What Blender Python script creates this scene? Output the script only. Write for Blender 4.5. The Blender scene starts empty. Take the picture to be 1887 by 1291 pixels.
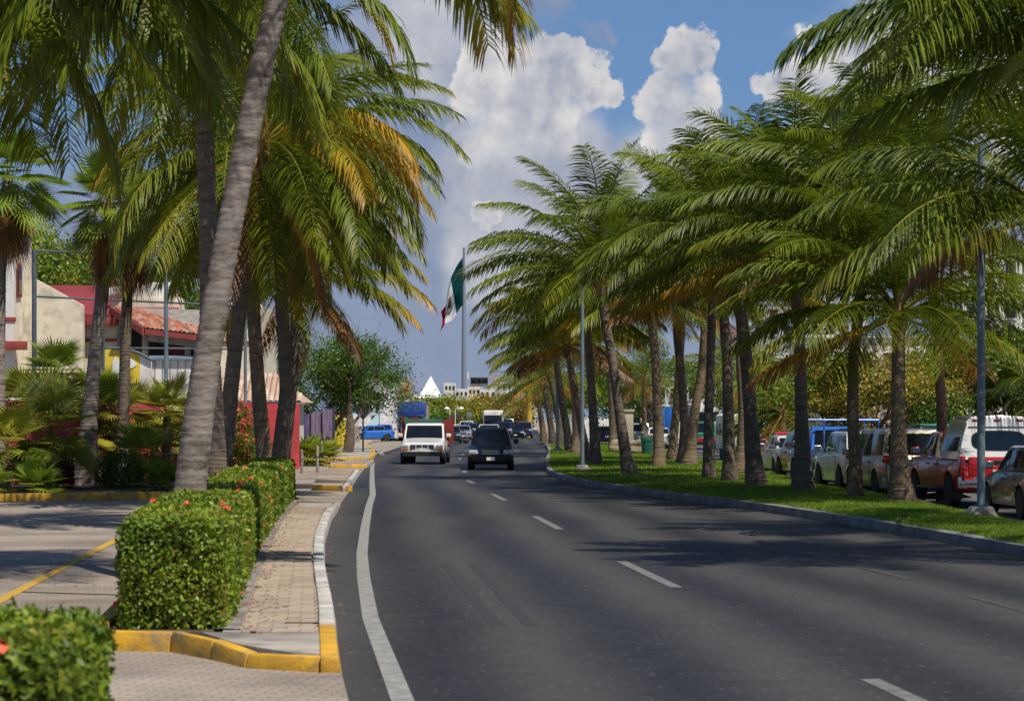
import bpy, bmesh, math, random
import numpy as np
from mathutils import Vector, Matrix

R = math.radians
PI = math.pi
rng = np.random.default_rng(7)
random.seed(7)
SC = bpy.context.scene
COL = SC.collection

# ---------------------------------------------------------------- camera
CAM_H = 2.0
FPX, CX, HY = 4456.0, 943.5, 772.0          # 85 mm lens on a 36 mm wide frame
cam = bpy.data.cameras.new("camera")
cam.lens = 85.0
cam.sensor_width = 36.0
cam.shift_y = (772.0 - 645.5) / 1887.0
cam.clip_end = 6000.0
cam.dof.use_dof = True
cam.dof.focus_distance = 90.0
cam.dof.aperture_fstop = 4.5
cam_o = bpy.data.objects.new("camera", cam)
COL.objects.link(cam_o)
cam_o.location = (0, 0, CAM_H)
cam_o.rotation_euler = (R(90), 0, 0)
SC.camera = cam_o

# ---------------------------------------------------------------- light
SUN_EL, SUN_AZ = R(59.0), R(139.0)           # azimuth clockwise from +Y (the view direction)
sdir = Vector((math.cos(SUN_EL) * math.sin(SUN_AZ), math.cos(SUN_EL) * math.cos(SUN_AZ), math.sin(SUN_EL)))
sun = bpy.data.lights.new("sun", 'SUN')
sun.energy = 5.0
sun.angle = R(0.55)
sun.color = (1.0, 0.93, 0.82)
sun_o = bpy.data.objects.new("sun", sun)
COL.objects.link(sun_o)
sun_o.rotation_euler = sdir.to_track_quat('Z', 'Y').to_euler()

SC.view_settings.view_transform = 'Standard'
SC.view_settings.look = 'None'
SC.view_settings.exposure = 0.0
SC.view_settings.gamma = 1.0
SC.view_settings.use_curve_mapping = False
SC.render.engine = 'CYCLES'
SC.cycles.use_denoising = True
SC.cycles.max_bounces = 6
SC.cycles.transparent_max_bounces = 8
SC.cycles.sample_clamp_indirect = 6.0

# ---------------------------------------------------------------- world: blue sky with cumulus
def pxdir(px, py):
    return Vector(((px - CX) / FPX, 1.0, (HY - py) / FPX)).normalized()

W = bpy.data.worlds.new("World")
SC.world = W
W.use_nodes = True
nt = W.node_tree
nt.nodes.clear()
N = nt.nodes
LK = nt.links.new
def nd(t, **k):
    n = N.new(t)
    for a, b in k.items():
        setattr(n, a, b)
    return n
def wmath(op, a, b=None, c=None, clamp=False):
    n = nd('ShaderNodeMath', operation=op, use_clamp=clamp)
    for i, v in enumerate((a, b, c)):
        if v is None: continue
        if isinstance(v, (int, float)): n.inputs[i].default_value = v
        else: LK(v, n.inputs[i])
    return n.outputs[0]
def wvec(op, a, b=None, scale=None):
    n = nd('ShaderNodeVectorMath', operation=op)
    for i, v in enumerate((a, b)):
        if v is None: continue
        if hasattr(v, 'is_linked') or isinstance(v, bpy.types.NodeSocket): LK(v, n.inputs[i])
        else: n.inputs[i].default_value = v
    if scale is not None: n.inputs['Scale'].default_value = scale
    return n.outputs['Value'] if op in ('DISTANCE', 'DOT_PRODUCT', 'LENGTH') else n.outputs[0]
def wnoise(vec, scale, detail=6, rough=0.55, col=False):
    n = nd('ShaderNodeTexNoise')
    LK(vec, n.inputs['Vector'])
    n.inputs['Scale'].default_value = scale
    n.inputs['Detail'].default_value = detail
    n.inputs['Roughness'].default_value = rough
    return n.outputs['Color'] if col else n.outputs['Fac']
def wrange(v, a, b, c=0.0, d=1.0, smooth=True):
    n = nd('ShaderNodeMapRange', interpolation_type='SMOOTHSTEP' if smooth else 'LINEAR')
    LK(v, n.inputs[0])
    for i, q in enumerate((a, b, c, d)): n.inputs[i + 1].default_value = q
    return n.outputs[0]
def wmix(f, a, b):
    n = nd('ShaderNodeMix', data_type='RGBA')
    for s, v in ((0, f), (6, a), (7, b)):
        if isinstance(v, (int, float)): n.inputs[s].default_value = v
        elif isinstance(v, tuple): n.inputs[s].default_value = (*v, 1)
        else: LK(v, n.inputs[s])
    return n.outputs[2]

sky = nd('ShaderNodeTexSky', sky_type='NISHITA', sun_disc=False)
sky.sun_elevation = SUN_EL
sky.sun_rotation = SUN_AZ
sky.air_density = 1.0
sky.dust_density = 0.6
sky.ozone_density = 2.2
tc = nd('ShaderNodeTexCoord')
D = tc.outputs['Generated']
# warp the direction so that cloud outlines billow
def warp(vec, scale, amp, detail):
    c = wnoise(vec, scale, detail, 0.58, True)
    c = wvec('SUBTRACT', c, (0.5, 0.5, 0.5))
    c = wvec('SCALE', c, None, amp)
    return wvec('ADD', vec, c)
Dc = warp(D, 16.0, 0.075, 6)
Ds = warp(D, 9.0, 0.11, 4)
eps = Vector((0.0062, 0.0, 0.0055))          # towards the sun across the picture
def field(vec, blobs):
    out = None
    for px, py, r in blobs:
        d = wvec('DISTANCE', vec, tuple(pxdir(px, py)))
        v = wmath('MULTIPLY_ADD', d, -1.0 / (r / FPX), 1.0)
        out = v if out is None else wmath('SMOOTH_MAX', out, v, 0.25)
    return out
WHITE = [(960, 170, 120), (900, 120, 75), (1040, 120, 75), (1085, 180, 60),
         (1265, 120, 75), (1300, 90, 42), (1240, 200, 85), (1310, 220, 75), (1270, 280, 95),
         (1480, 155, 58), (1580, 70, 62), (1620, 20, 60), (1560, 150, 80), (1640, 120, 90), (1500, 200, 60),
         (870, 400, 62), (905, 385, 48), (1700, 60, 120), (1760, 200, 160)]
GREY = [(760, 150, 190), (640, 300, 220), (760, 420, 260), (1000, 380, 200), (1150, 300, 120), (900, 620, 330),
        (880, 20, 130), (1010, 10, 110), (1110, 60, 75), (1180, 50, 45), (1250, 380, 160), (1400, 620, 300), (600, 600, 350),
        (1740, 330, 260), (1800, 60, 170), (1600, 130, 60), (1720, 260, 170), (200, 600, 380), (420, 150, 160), (2000, 500, 420)]
fW = field(Dc, WHITE)
fG = field(Ds, GREY)
# a general broken cumulus field for the rest of the sky
far = wrange(wvec('DISTANCE', D, tuple(pxdir(943, 400))), 0.30, 0.52)
flat = nd('ShaderNodeMapping'); LK(D, flat.inputs[0]); flat.inputs['Scale'].default_value = (1, 1, 2.2)
gen = wnoise(flat.outputs[0], 2.6, 6, 0.56)
genA = wmath('MULTIPLY', wrange(gen, 0.55, 0.68), far)
genB = wmath('MULTIPLY', wrange(gen, 0.62, 0.70), far)
mG = wmath('MAXIMUM', wrange(fG, -0.05, 0.55), genA, clamp=True)
fU = field(wvec('ADD', Dc, (0.0, 0.0, 0.012)), WHITE)
under = wrange(wmath('SUBTRACT', fU, fW), 0.05, 0.45)      # density rising upwards: a cloud base, which fades out
mxm = nd('ShaderNodeMix', data_type='FLOAT')
LK(under, mxm.inputs[0]); LK(wrange(fW, 0.0, 0.13), mxm.inputs[2]); LK(wrange(fW, 0.05, 0.95), mxm.inputs[3])
mW = wmath('MAXIMUM', mxm.outputs[0], genB, clamp=True)
MID = [(1110, 250, 100), (1330, 330, 130), (800, 90, 130), (1000, 260, 130), (920, 260, 120), (1180, 320, 150), (900, 420, 110), (955, 330, 190), (870, 270, 120), (1000, 450, 150), (1180, 330, 150), (900, 60, 110), (860, 430, 130), (1650, 130, 150), (1240, 300, 150), (1060, 250, 120)]
mM = wrange(field(Ds, MID), -0.05, 0.60)
# relief: the difference of a billowy noise towards the sun gives lit and shaded puffs
def bill(vec):
    a = wnoise(vec, 22.0, 5, 0.6)
    b = wnoise(vec, 9.0, 3, 0.5)
    return wmath('ADD', wmath('MULTIPLY', a, 0.6), wmath('MULTIPLY', b, 0.8))
De = wvec('ADD', D, tuple(eps))
rel = wmath('SUBTRACT', bill(D), bill(De))
lit = wmath('ADD', wmath('MULTIPLY', rel, 4.2), wmath('MULTIPLY', wrange(fW, 0.18, 0.65), -0.34))
lit = wmath('ADD', lit, 0.72, clamp=True)
colW = wmix(lit, (2.7, 3.1, 4.2), (8.0, 7.7, 7.4))
relG = wmath('ADD', wmath('MULTIPLY', rel, 1.5), 0.42, clamp=True)
colG = wmix(relG, (1.95, 2.55, 3.95), (3.6, 4.0, 5.2))
dsep = nd('ShaderNodeSeparateXYZ'); LK(D, dsep.inputs[0])
zen = wrange(dsep.outputs[2], 0.10, 0.75, 0.0, 1.0)
skyc = wmix(0.7, sky.outputs[0], wmix(zen, (0.82, 2.15, 4.9), (0.22, 0.72, 2.1)))
c1 = wmix(wmath('MULTIPLY', mG, 0.93), skyc, colG)
relM = wmath('ADD', wmath('MULTIPLY', rel, 3.0), 0.48, clamp=True)
c1b = wmix(wmath('MULTIPLY', mM, 0.88), c1, wmix(relM, (2.7, 3.15, 4.3), (7.2, 7.1, 7.1)))
c2 = wmix(wmath('MULTIPLY', mW, 0.95), c1b, colW)
bg = nd('ShaderNodeBackground')
LK(c2, bg.inputs[0])
bg.inputs[1].default_value = 0.10
wo = nd('ShaderNodeOutputWorld')
LK(bg.outputs[0], wo.inputs[0])
W.cycles.sampling_method = 'MANUAL'
W.cycles.sample_map_resolution = 512

# ---------------------------------------------------------------- helpers
def G(px, py, z=0.0):
    """ground point seen at photo pixel (px, py)"""
    y = FPX * (CAM_H - z) / (py - HY)
    return Vector(((px - CX) * y / FPX, y, z))
def P(px, py, y):
    """point seen at pixel (px, py), y metres away"""
    return Vector(((px - CX) * y / FPX, y, CAM_H + (HY - py) * y / FPX))

def tag(o, label=None, cat=None, group=None, kind=None):
    if label: o["label"] = label
    if cat: o["category"] = cat
    if group: o["group"] = group
    if kind: o["kind"] = kind
    return o
def empty(name, loc=(0, 0, 0), rz=0.0, label=None, cat=None, group=None):
    o = bpy.data.objects.new(name, None)
    o.empty_display_size = 0.3
    COL.objects.link(o)
    o.location = loc
    o.rotation_euler = (0, 0, rz)
    return tag(o, label, cat, group)

def mesh_obj(name, verts, faces, mat, parent=None, smooth=False, col=None, loc=None):
    me = bpy.data.meshes.new(name)
    me.from_pydata([tuple(v) for v in verts], [], [tuple(f) for f in faces])
    if smooth:
        me.polygons.foreach_set('use_smooth', [True] * len(me.polygons))
        me.set_sharp_from_angle(angle=R(38))
    return link(name, me, mat, parent, loc)
def link(name, me, mat, parent=None, loc=None):
    o = bpy.data.objects.new(name, me)
    COL.objects.link(o)
    if mat is not None and len(me.materials) == 0: me.materials.append(mat)
    if parent is not None: o.parent = parent
    if loc is not None: o.location = loc
    return o
def np_mesh(name, verts, loops, sizes, tint=None):
    """fast mesh from flat arrays; tint = (n,) value per vertex stored as 'tint'"""
    me = bpy.data.meshes.new(name)
    nv, nl, nf = len(verts), len(loops), len(sizes)
    me.vertices.add(nv)
    me.vertices.foreach_set('co', np.asarray(verts, dtype=np.float32).ravel())
    me.loops.add(nl)
    me.loops.foreach_set('vertex_index', np.asarray(loops, dtype=np.int32))
    me.polygons.add(nf)
    st = np.zeros(nf, dtype=np.int32); st[1:] = np.cumsum(sizes)[:-1]
    me.polygons.foreach_set('loop_start', st)
    me.polygons.foreach_set('loop_total', np.asarray(sizes, dtype=np.int32))
    me.update(calc_edges=True)
    if tint is not None:
        a = me.attributes.new('tint', 'FLOAT', 'POINT')
        a.data.foreach_set('value', np.asarray(tint, dtype=np.float32))
    return me

class MB:
    def __init__(s): s.v, s.f = [], []
    def add(s, vs, fs):
        n = len(s.v); s.v += [tuple(x) for x in vs]; s.f += [tuple(i + n for i in f) for f in fs]
        return s
    def box(s, c, d, rz=0.0, taper=1.0):
        x, y, z = (q / 2 for q in d); cs, sn = math.cos(rz), math.sin(rz)
        vs = []
        for k, t in ((-1, 1.0), (1, taper)):
            for i, j in ((-1, -1), (1, -1), (1, 1), (-1, 1)):
                a, b = i * x * t, j * y * t
                vs.append((c[0] + a * cs - b * sn, c[1] + a * sn + b * cs, c[2] + k * z))
        return s.add(vs, [(0, 3, 2, 1), (4, 5, 6, 7), (0, 1, 5, 4), (1, 2, 6, 5), (2, 3, 7, 6), (3, 0, 4, 7)])
    def quad(s, a, b, c, d): return s.add([a, b, c, d], [(0, 1, 2, 3)])
    def hexa(s, bot, top):
        return s.add(list(bot) + list(top), [(0, 3, 2, 1), (4, 5, 6, 7), (0, 1, 5, 4), (1, 2, 6, 5), (2, 3, 7, 6), (3, 0, 4, 7)])
    def prism(s, poly, z0, z1):
        n = len(poly)
        vs = [(p[0], p[1], z0) for p in poly] + [(p[0], p[1], z1) for p in poly]
        fs = [tuple(range(n - 1, -1, -1)), tuple(range(n, 2 * n))] + [(i, (i + 1) % n, n + (i + 1) % n, n + i) for i in range(n)]
        return s.add(vs, fs)
    def slab(s, poly3, dv):
        """polygon in space swept by vector dv"""
        n = len(poly3); dv = Vector(dv)
        vs = [Vector(p) for p in poly3] + [Vector(p) + dv for p in poly3]
        return s.add(vs, [tuple(range(n - 1, -1, -1)), tuple(range(n, 2 * n))] + [(i, (i + 1) % n, n + (i + 1) % n, n + i) for i in range(n)])
    def tube(s, pts, rad, n=8, cap=True):
        pts = [Vector(p) for p in pts]; k = len(pts)
        if isinstance(rad, (int, float)): rad = [rad] * k
        up = Vector((0, 0, 1)); vs = []; prev = None
        for i, p in enumerate(pts):
            t = (pts[min(i + 1, k - 1)] - pts[max(i - 1, 0)]).normalized()
            if prev is None:
                a = t.cross(up) if abs(t.dot(up)) < 0.95 else t.cross(Vector((1, 0, 0)))
            else: a = prev - t * prev.dot(t)
            a.normalize(); b = t.cross(a); prev = a
            for j in range(n):
                an = 2 * PI * j / n
                vs.append(p + (a * math.cos(an) + b * math.sin(an)) * rad[i])
        fs = [(i * n + j, i * n + (j + 1) % n, (i + 1) * n + (j + 1) % n, (i + 1) * n + j) for i in range(k - 1) for j in range(n)]
        if cap: fs += [tuple(range(n - 1, -1, -1)), tuple((k - 1) * n + j for j in range(n))]
        return s.add(vs, fs)
    def lathe(s, prof, axis='z', n=16, c=(0, 0, 0)):
        k = len(prof); vs = []
        for r, h in prof:
            for j in range(n):
                a = 2 * PI * j / n
                if axis == 'z': vs.append((c[0] + r * math.cos(a), c[1] + r * math.sin(a), c[2] + h))
                else: vs.append((c[0] + r * math.cos(a), c[1] + h, c[2] + r * math.sin(a)))
        fs = [(i * n + j, i * n + (j + 1) % n, (i + 1) * n + (j + 1) % n, (i + 1) * n + j) for i in range(k - 1) for j in range(n)]
        fs += [tuple(range(n - 1, -1, -1)), tuple((k - 1) * n + j for j in range(n))]
        return s.add(vs, fs)
    def build(s, name, mat, parent=None, smooth=False, bevel=0.0, seg=2, loc=None):
        me = bpy.data.meshes.new(name)
        me.from_pydata(s.v, [], s.f)
        bm = bmesh.new(); bm.from_mesh(me)
        if bevel > 0:
            ed = [e for e in bm.edges if len(e.link_faces) == 2 and e.calc_face_angle(0) > R(25)]
            bmesh.ops.bevel(bm, geom=ed, offset=bevel, segments=seg, affect='EDGES', profile=0.5, clamp_overlap=True)
        bmesh.ops.recalc_face_normals(bm, faces=bm.faces)
        bm.to_mesh(me); bm.free()
        if smooth or bevel > 0:
            me.polygons.foreach_set('use_smooth', [True] * len(me.polygons))
            me.set_sharp_from_angle(angle=R(35))
        return link(name, me, mat, parent, loc)

def copy_tree(o, parent=None):
    c = o.copy(); COL.objects.link(c); c.parent = parent
    for ch in o.children: copy_tree(ch, c)
    return c

# ---------------------------------------------------------------- materials
def newmat(name):
    m = bpy.data.materials.new(name); m.use_nodes = True
    n = m.node_tree.nodes; b = n['Principled BSDF']
    return m, n, m.node_tree.links.new, b
def pmat(name, c, rough=0.6, c2=None, scale=4.0, bump=0.0, bscale=None, metal=0.0, coat=0.0, spec=0.5, detail=5, stretch=None, lo=0.35, hi=0.65, c3=None, scale3=0.6):
    """principled with two or three colours mottled by noise in object space, and a fine bump"""
    m, n, l, b = newmat(name)
    b.inputs['Base Color'].default_value = (*c, 1)
    b.inputs['Roughness'].default_value = rough
    b.inputs['Metallic'].default_value = metal
    b.inputs['Coat Weight'].default_value = coat
    b.inputs['Coat Roughness'].default_value = 0.06
    b.inputs['Specular IOR Level'].default_value = spec
    co = n.new('ShaderNodeTexCoord'); v = co.outputs['Object']
    if stretch:
        mp = n.new('ShaderNodeMapping'); mp.inputs['Scale'].default_value = stretch; l(v, mp.inputs[0]); v = mp.outputs[0]
    def mixin(cur, c2, scale, lo, hi):
        t = n.new('ShaderNodeTexNoise'); t.inputs['Scale'].default_value = scale; t.inputs['Detail'].default_value = detail
        l(v, t.inputs['Vector'])
        r = n.new('ShaderNodeMapRange'); r.inputs[1].default_value = lo; r.inputs[2].default_value = hi; l(t.outputs[0], r.inputs[0])
        x = n.new('ShaderNodeMix'); x.data_type = 'RGBA'; l(r.outputs[0], x.inputs[0])
        if cur is None: x.inputs[6].default_value = (*c, 1)
        else: l(cur, x.inputs[6])
        x.inputs[7].default_value = (*c2, 1)
        return x.outputs[2]
    cur = None
    if c2: cur = mixin(None, c2, scale, lo, hi)
    if c3: cur = mixin(cur, c3, scale3, 0.5, 0.72)
    if cur is not None: l(cur, b.inputs['Base Color'])
    if bump:
        t = n.new('ShaderNodeTexNoise'); t.inputs['Scale'].default_value = bscale or scale * 4; t.inputs['Detail'].default_value = 4
        l(v, t.inputs['Vector'])
        bp = n.new('ShaderNodeBump'); bp.inputs['Strength'].default_value = bump; bp.inputs['Distance'].default_value = 0.02
        l(t.outputs[0], bp.inputs['Height']); l(bp.outputs[0], b.inputs['Normal'])
    return m
def leafmat(name, ramp, rough=0.45, transl=0.35, spec=0.45, vary=0.35):
    """foliage: colour from the per-vertex 'tint' (age of the leaf), light passing through"""
    m, n, l, b = newmat(name)
    at = n.new('ShaderNodeAttribute'); at.attribute_name = 'tint'
    cr = n.new('ShaderNodeValToRGB'); e = cr.color_ramp.elements
    while len(e) > 1: e.remove(e[-1])
    e[0].position = ramp[0][0]; e[0].color = (*ramp[0][1], 1)
    for p, c in ramp[1:]:
        k = e.new(p); k.color = (*c, 1)
    l(at.outputs['Fac'], cr.inputs[0])
    t = n.new('ShaderNodeTexNoise'); t.inputs['Scale'].default_value = 1.1; t.inputs['Detail'].default_value = 3
    co = n.new('ShaderNodeTexCoord'); l(co.outputs['Object'], t.inputs['Vector'])
    r = n.new('ShaderNodeMapRange'); r.inputs[1].default_value = 0.3; r.inputs[2].default_value = 0.7
    r.inputs[3].default_value = 1 - vary; r.inputs[4].default_value = 1 + vary; l(t.outputs[0], r.inputs[0])
    hs = n.new('ShaderNodeHueSaturation'); l(cr.outputs[0], hs.inputs['Color']); l(r.outputs[0], hs.inputs['Value'])
    l(hs.outputs[0], b.inputs['Base Color'])
    b.inputs['Roughness'].default_value = rough
    b.inputs['Specular IOR Level'].default_value = spec
    tr = n.new('ShaderNodeBsdfTranslucent'); l(hs.outputs[0], tr.inputs['Color'])
    mx = n.new('ShaderNodeMixShader'); mx.inputs[0].default_value = transl
    out = n['Material Output']
    l(b.outputs[0], mx.inputs[1]); l(tr.outputs[0], mx.inputs[2]); l(mx.outputs[0], out.inputs[0])
    return m

M = {}
PALM = [(0.0, (0.030, 0.068, 0.007)), (0.3, (0.155, 0.210, 0.012)), (0.5, (0.26, 0.245, 0.016)), (0.68, (0.55, 0.33, 0.028)), (0.82, (0.34, 0.155, 0.035)), (1.0, (0.17, 0.09, 0.045))]
M['palm'] = leafmat('palm_leaf', PALM, 0.46, 0.38, 0.42)
M['fan'] = leafmat('fan_leaf', [(0.0, (0.045, 0.12, 0.02)), (0.35, (0.20, 0.285, 0.026)), (0.6, (0.42, 0.33, 0.04)), (0.8, (0.42, 0.21, 0.06)), (1.0, (0.20, 0.10, 0.05))], 0.42, 0.33, 0.4)
M['hedge'] = leafmat('hedge_leaf', [(0.0, (0.04, 0.09, 0.008)), (0.4, (0.125, 0.205, 0.014)), (0.75, (0.29, 0.36, 0.028)), (0.9, (0.34, 0.28, 0.04)), (1.0, (0.24, 0.11, 0.03))], 0.5, 0.28, 0.35)
M['leaf'] = leafmat('tree_leaf', [(0.0, (0.035, 0.085, 0.010)), (0.45, (0.10, 0.20, 0.016)), (0.7, (0.22, 0.24, 0.02)), (0.85, (0.42, 0.30, 0.03)), (1.0, (0.24, 0.15, 0.07))], 0.45, 0.32, 0.4)
M['bark'] = pmat('bark', (0.16, 0.11, 0.075), 0.9, (0.07, 0.05, 0.035), 3.0, 0.5, 14, stretch=(1, 1, 0.3))
M['twig'] = pmat('twig', (0.20, 0.15, 0.11), 0.9, (0.10, 0.075, 0.055), 4.0)
M['petiole'] = pmat('petiole', (0.30, 0.26, 0.05), 0.5, (0.18, 0.20, 0.03), 2.0)
M['asphalt_dark'] = None
M['white_paint'] = pmat('white_paint', (0.60, 0.58, 0.54), 0.7, (0.40, 0.38, 0.35), 2.5, 0.35, 30, c3=(0.17, 0.155, 0.14), scale3=4, detail=9)
M['grey_kerb'] = pmat('grey_kerb', (0.25, 0.245, 0.24), 0.85, (0.14, 0.138, 0.135), 1.6, 0.4, 22, c3=(0.10, 0.10, 0.10), scale3=3)
M['yellow_paint'] = pmat('yellow_paint', (0.70, 0.39, 0.025), 0.65, (0.50, 0.27, 0.025), 2.6, 0.4, 24, c3=(0.24, 0.18, 0.10), scale3=4.5, detail=9)
M['concrete'] = pmat('concrete', (0.42, 0.38, 0.32), 0.9, (0.28, 0.255, 0.22), 1.3, 0.3, 30, c3=(0.17, 0.155, 0.14), scale3=2.2)
M['chrome'] = pmat('chrome', (0.65, 0.66, 0.68), 0.22, metal=1.0)
M['alloy'] = pmat('alloy', (0.48, 0.49, 0.51), 0.35, (0.36, 0.37, 0.38), 5, metal=0.8)
M['tyre'] = pmat('tyre', (0.018, 0.018, 0.019), 0.85, (0.035, 0.033, 0.03), 6.0)
M['black'] = pmat('black_plastic', (0.012, 0.012, 0.013), 0.55)
M['glass'] = pmat('dark_glass', (0.006, 0.008, 0.011), 0.04, spec=0.7)
M['lamp_clear'] = pmat('lamp_clear', (0.55, 0.58, 0.60), 0.08, (0.25, 0.27, 0.28), 9.0, coat=1.0)
M['lamp_red'] = pmat('lamp_red', (0.45, 0.012, 0.012), 0.12, (0.26, 0.006, 0.008), 8.0, coat=1.0)
M['lamp_amber'] = pmat('lamp_amber', (0.62, 0.20, 0.02), 0.15, coat=1.0)
M['plate'] = pmat('plate', (0.72, 0.72, 0.68), 0.4)
M['steel'] = pmat('galvanised', (0.20, 0.255, 0.285), 0.55, (0.13, 0.17, 0.195), 1.2, metal=0.2)
M['steel_dark'] = pmat('painted_steel', (0.06, 0.085, 0.11), 0.5, (0.09, 0.12, 0.14), 2.0)
# ================================================================ the ground
def ypath(pix, near=None, far=None):
    pts = [G(*p) for p in pix]
    arr = [(p.y, p.x) for p in pts]
    if near: arr = [near] + arr
    if far: arr = arr + far
    arr.sort()
    ys = np.array([a[0] for a in arr]); xs = np.array([a[1] for a in arr])
    return lambda y: float(np.interp(y, ys, xs))
LEFT = [(630, 1238), (622, 1180), (619, 1140), (605, 1078), (599, 1038), (599.5, 999), (604, 983), (611.5, 959), (622, 943),
        (630, 924.5), (643, 904.7), (659, 879.5), (664.5, 871.5), (684, 850), (692, 838)]
RIGHT = [(1887, 1027), (1750, 1000), (1617, 977), (1483, 953.5), (1332, 932), (1231, 919), (1152, 907), (1072, 894), (1041, 886),
         (1017, 878), (1006, 870), (1003.6, 854), (1008, 841), (1009, 830)]
DASH = [(1590, 1245.5), (1143, 1033), (986, 951), (908, 910), (862, 885), (847, 843.7)]
EDGE = [(742, 1291), (683, 1140), (670, 1065), (667, 1020), (672.5, 972), (680, 932), (687, 911), (685.5, 887), (685.7, 861), (688, 852)]
Lx = ypath(LEFT, near=(0.0, 0.5), far=[(600, -13.0)])
Rx = ypath(RIGHT, near=(0.0, 11.6), far=[(600, 6.0)])
Dx = ypath(DASH, near=(2.0, 4.2), far=[(300, -4.0), (600, -3.5)])
Ex = ypath(EDGE, near=(2.0, 0.7))
SWL = ypath([(430, 1203), (465, 1095), (490, 1025), (518, 969), (546, 934), (556, 902), (585, 880), (600, 860)], near=(15, -2.0))

# asphalt with tyre-polished lanes, aggregate and patches
def asphalt(name, base=(0.038, 0.0385, 0.042)):
    m, n, l, b = newmat(name)
    co = n.new('ShaderNodeTexCoord')
    at = n.new('ShaderNodeAttribute'); at.attribute_name = 'tint'      # metres from the lane line
    wob = n.new('ShaderNodeTexNoise'); wob.inputs['Scale'].default_value = 0.09; wob.inputs['Detail'].default_value = 2
    l(co.outputs['Object'], wob.inputs['Vector'])
    ad = n.new('ShaderNodeMath'); ad.operation = 'MULTIPLY_ADD'; l(wob.outputs[0], ad.inputs[0]); ad.inputs[1].default_value = 1.1; l(at.outputs['Fac'], ad.inputs[2])
    sn = n.new('ShaderNodeMath'); sn.operation = 'MULTIPLY'; l(ad.outputs[0], sn.inputs[0]); sn.inputs[1].default_value = 2 * PI / 1.75
    cs = n.new('ShaderNodeMath'); cs.operation = 'COSINE'; l(sn.outputs[0], cs.inputs[0])
    st = n.new('ShaderNodeMapping'); st.inputs['Scale'].default_value = (0.5, 0.05, 0.5); l(co.outputs['Object'], st.inputs[0])
    big = n.new('ShaderNodeTexNoise'); big.inputs['Scale'].default_value = 1.6; big.inputs['Detail'].default_value = 6; l(st.outputs[0], big.inputs['Vector'])
    fine = n.new('ShaderNodeTexNoise'); fine.inputs['Scale'].default_value = 60; fine.inputs['Detail'].default_value = 3; l(co.outputs['Object'], fine.inputs['Vector'])
    vo = n.new('ShaderNodeTexVoronoi'); vo.inputs['Scale'].default_value = 34; l(co.outputs['Object'], vo.inputs['Vector'])
    vr = n.new('ShaderNodeMapRange'); l(vo.outputs['Distance'], vr.inputs[0]); vr.inputs[1].default_value = 0.10; vr.inputs[2].default_value = 0.26; vr.inputs[3].default_value = 0.85; vr.inputs[4].default_value = 0.0
    vo2 = n.new('ShaderNodeTexVoronoi'); vo2.inputs['Scale'].default_value = 9; l(co.outputs['Object'], vo2.inputs['Vector'])
    vr2 = n.new('ShaderNodeMapRange'); l(vo2.outputs['Distance'], vr2.inputs[0]); vr2.inputs[1].default_value = 0.12; vr2.inputs[2].default_value = 0.24; vr2.inputs[3].default_value = 1.0; vr2.inputs[4].default_value = 0.0
    vs2 = n.new('ShaderNodeSeparateColor'); l(vo2.outputs['Color'], vs2.inputs[0])
    vm2 = n.new('ShaderNodeMath'); vm2.operation = 'MULTIPLY'; l(vr2.outputs[0], vm2.inputs[0])
    pw = n.new('ShaderNodeMath'); pw.operation = 'POWER'; l(vs2.outputs[0], pw.inputs[0]); pw.inputs[1].default_value = 2.0; l(pw.outputs[0], vm2.inputs[1])
    md = n.new('ShaderNodeTexNoise'); md.inputs['Scale'].default_value = 2.2; md.inputs['Detail'].default_value = 9; md.inputs['Roughness'].default_value = 0.75; l(co.outputs['Object'], md.inputs['Vector'])
    def ma(a, k, c):
        q = n.new('ShaderNodeMath'); q.operation = 'MULTIPLY_ADD'; l(a, q.inputs[0]); q.inputs[1].default_value = k
        if isinstance(c, float): q.inputs[2].default_value = c
        else: l(c, q.inputs[2])
        return q.outputs[0]
    val = ma(cs.outputs[0], 0.33, 0.60)
    val = ma(big.outputs[0], 0.70, val)
    val = ma(fine.outputs[0], 0.55, val)
    val = ma(vr.outputs[0], 1.15, val)
    val = ma(vm2.outputs[0], 2.4, val)
    val = ma(md.outputs[0], 1.1, val)
    val = ma(val, 1.0, -1.02)
    c = n.new('ShaderNodeMix'); c.data_type = 'RGBA'; c.blend_type = 'MIX'
    c.inputs[6].default_value = (*base, 1); c.inputs[7].default_value = (base[0] * 1.16, base[1] * 1.02, base[2] * 0.86, 1); l(big.outputs[0], c.inputs[0])
    vm = n.new('ShaderNodeVectorMath'); vm.operation = 'SCALE'; l(c.outputs[2], vm.inputs[0]); l(val, vm.inputs['Scale'])
    l(vm.outputs[0], b.inputs['Base Color'])
    rr = n.new('ShaderNodeMapRange'); l(cs.outputs[0], rr.inputs[0]); rr.inputs[1].default_value = -1; rr.inputs[2].default_value = 1; rr.inputs[3].default_value = 0.62; rr.inputs[4].default_value = 0.8
    l(rr.outputs[0], b.inputs['Roughness'])
    bp = n.new('ShaderNodeBump'); bp.inputs['Strength'].default_value = 0.5; bp.inputs['Distance'].default_value = 0.006
    l(fine.outputs[0], bp.inputs['Height']); l(bp.outputs[0], b.inputs['Normal'])
    return m
M['asphalt'] = asphalt('asphalt')
M['asphalt_side'] = asphalt('asphalt_side', (0.095, 0.094, 0.093))
M['dust'] = pmat('dust_ground', (0.34, 0.29, 0.23), 0.95, (0.24, 0.20, 0.16), 0.7, 0.3, 12, c3=(0.16, 0.15, 0.10), scale3=0.3)

gnd = MB().quad((-900, -60, -0.05), (900, -60, -0.05), (900, 2600, -0.05), (-900, 2600, -0.05)).build('ground', M['dust'])
tag(gnd, 'pale dusty ground beyond the roads', 'ground', kind='structure')

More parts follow.
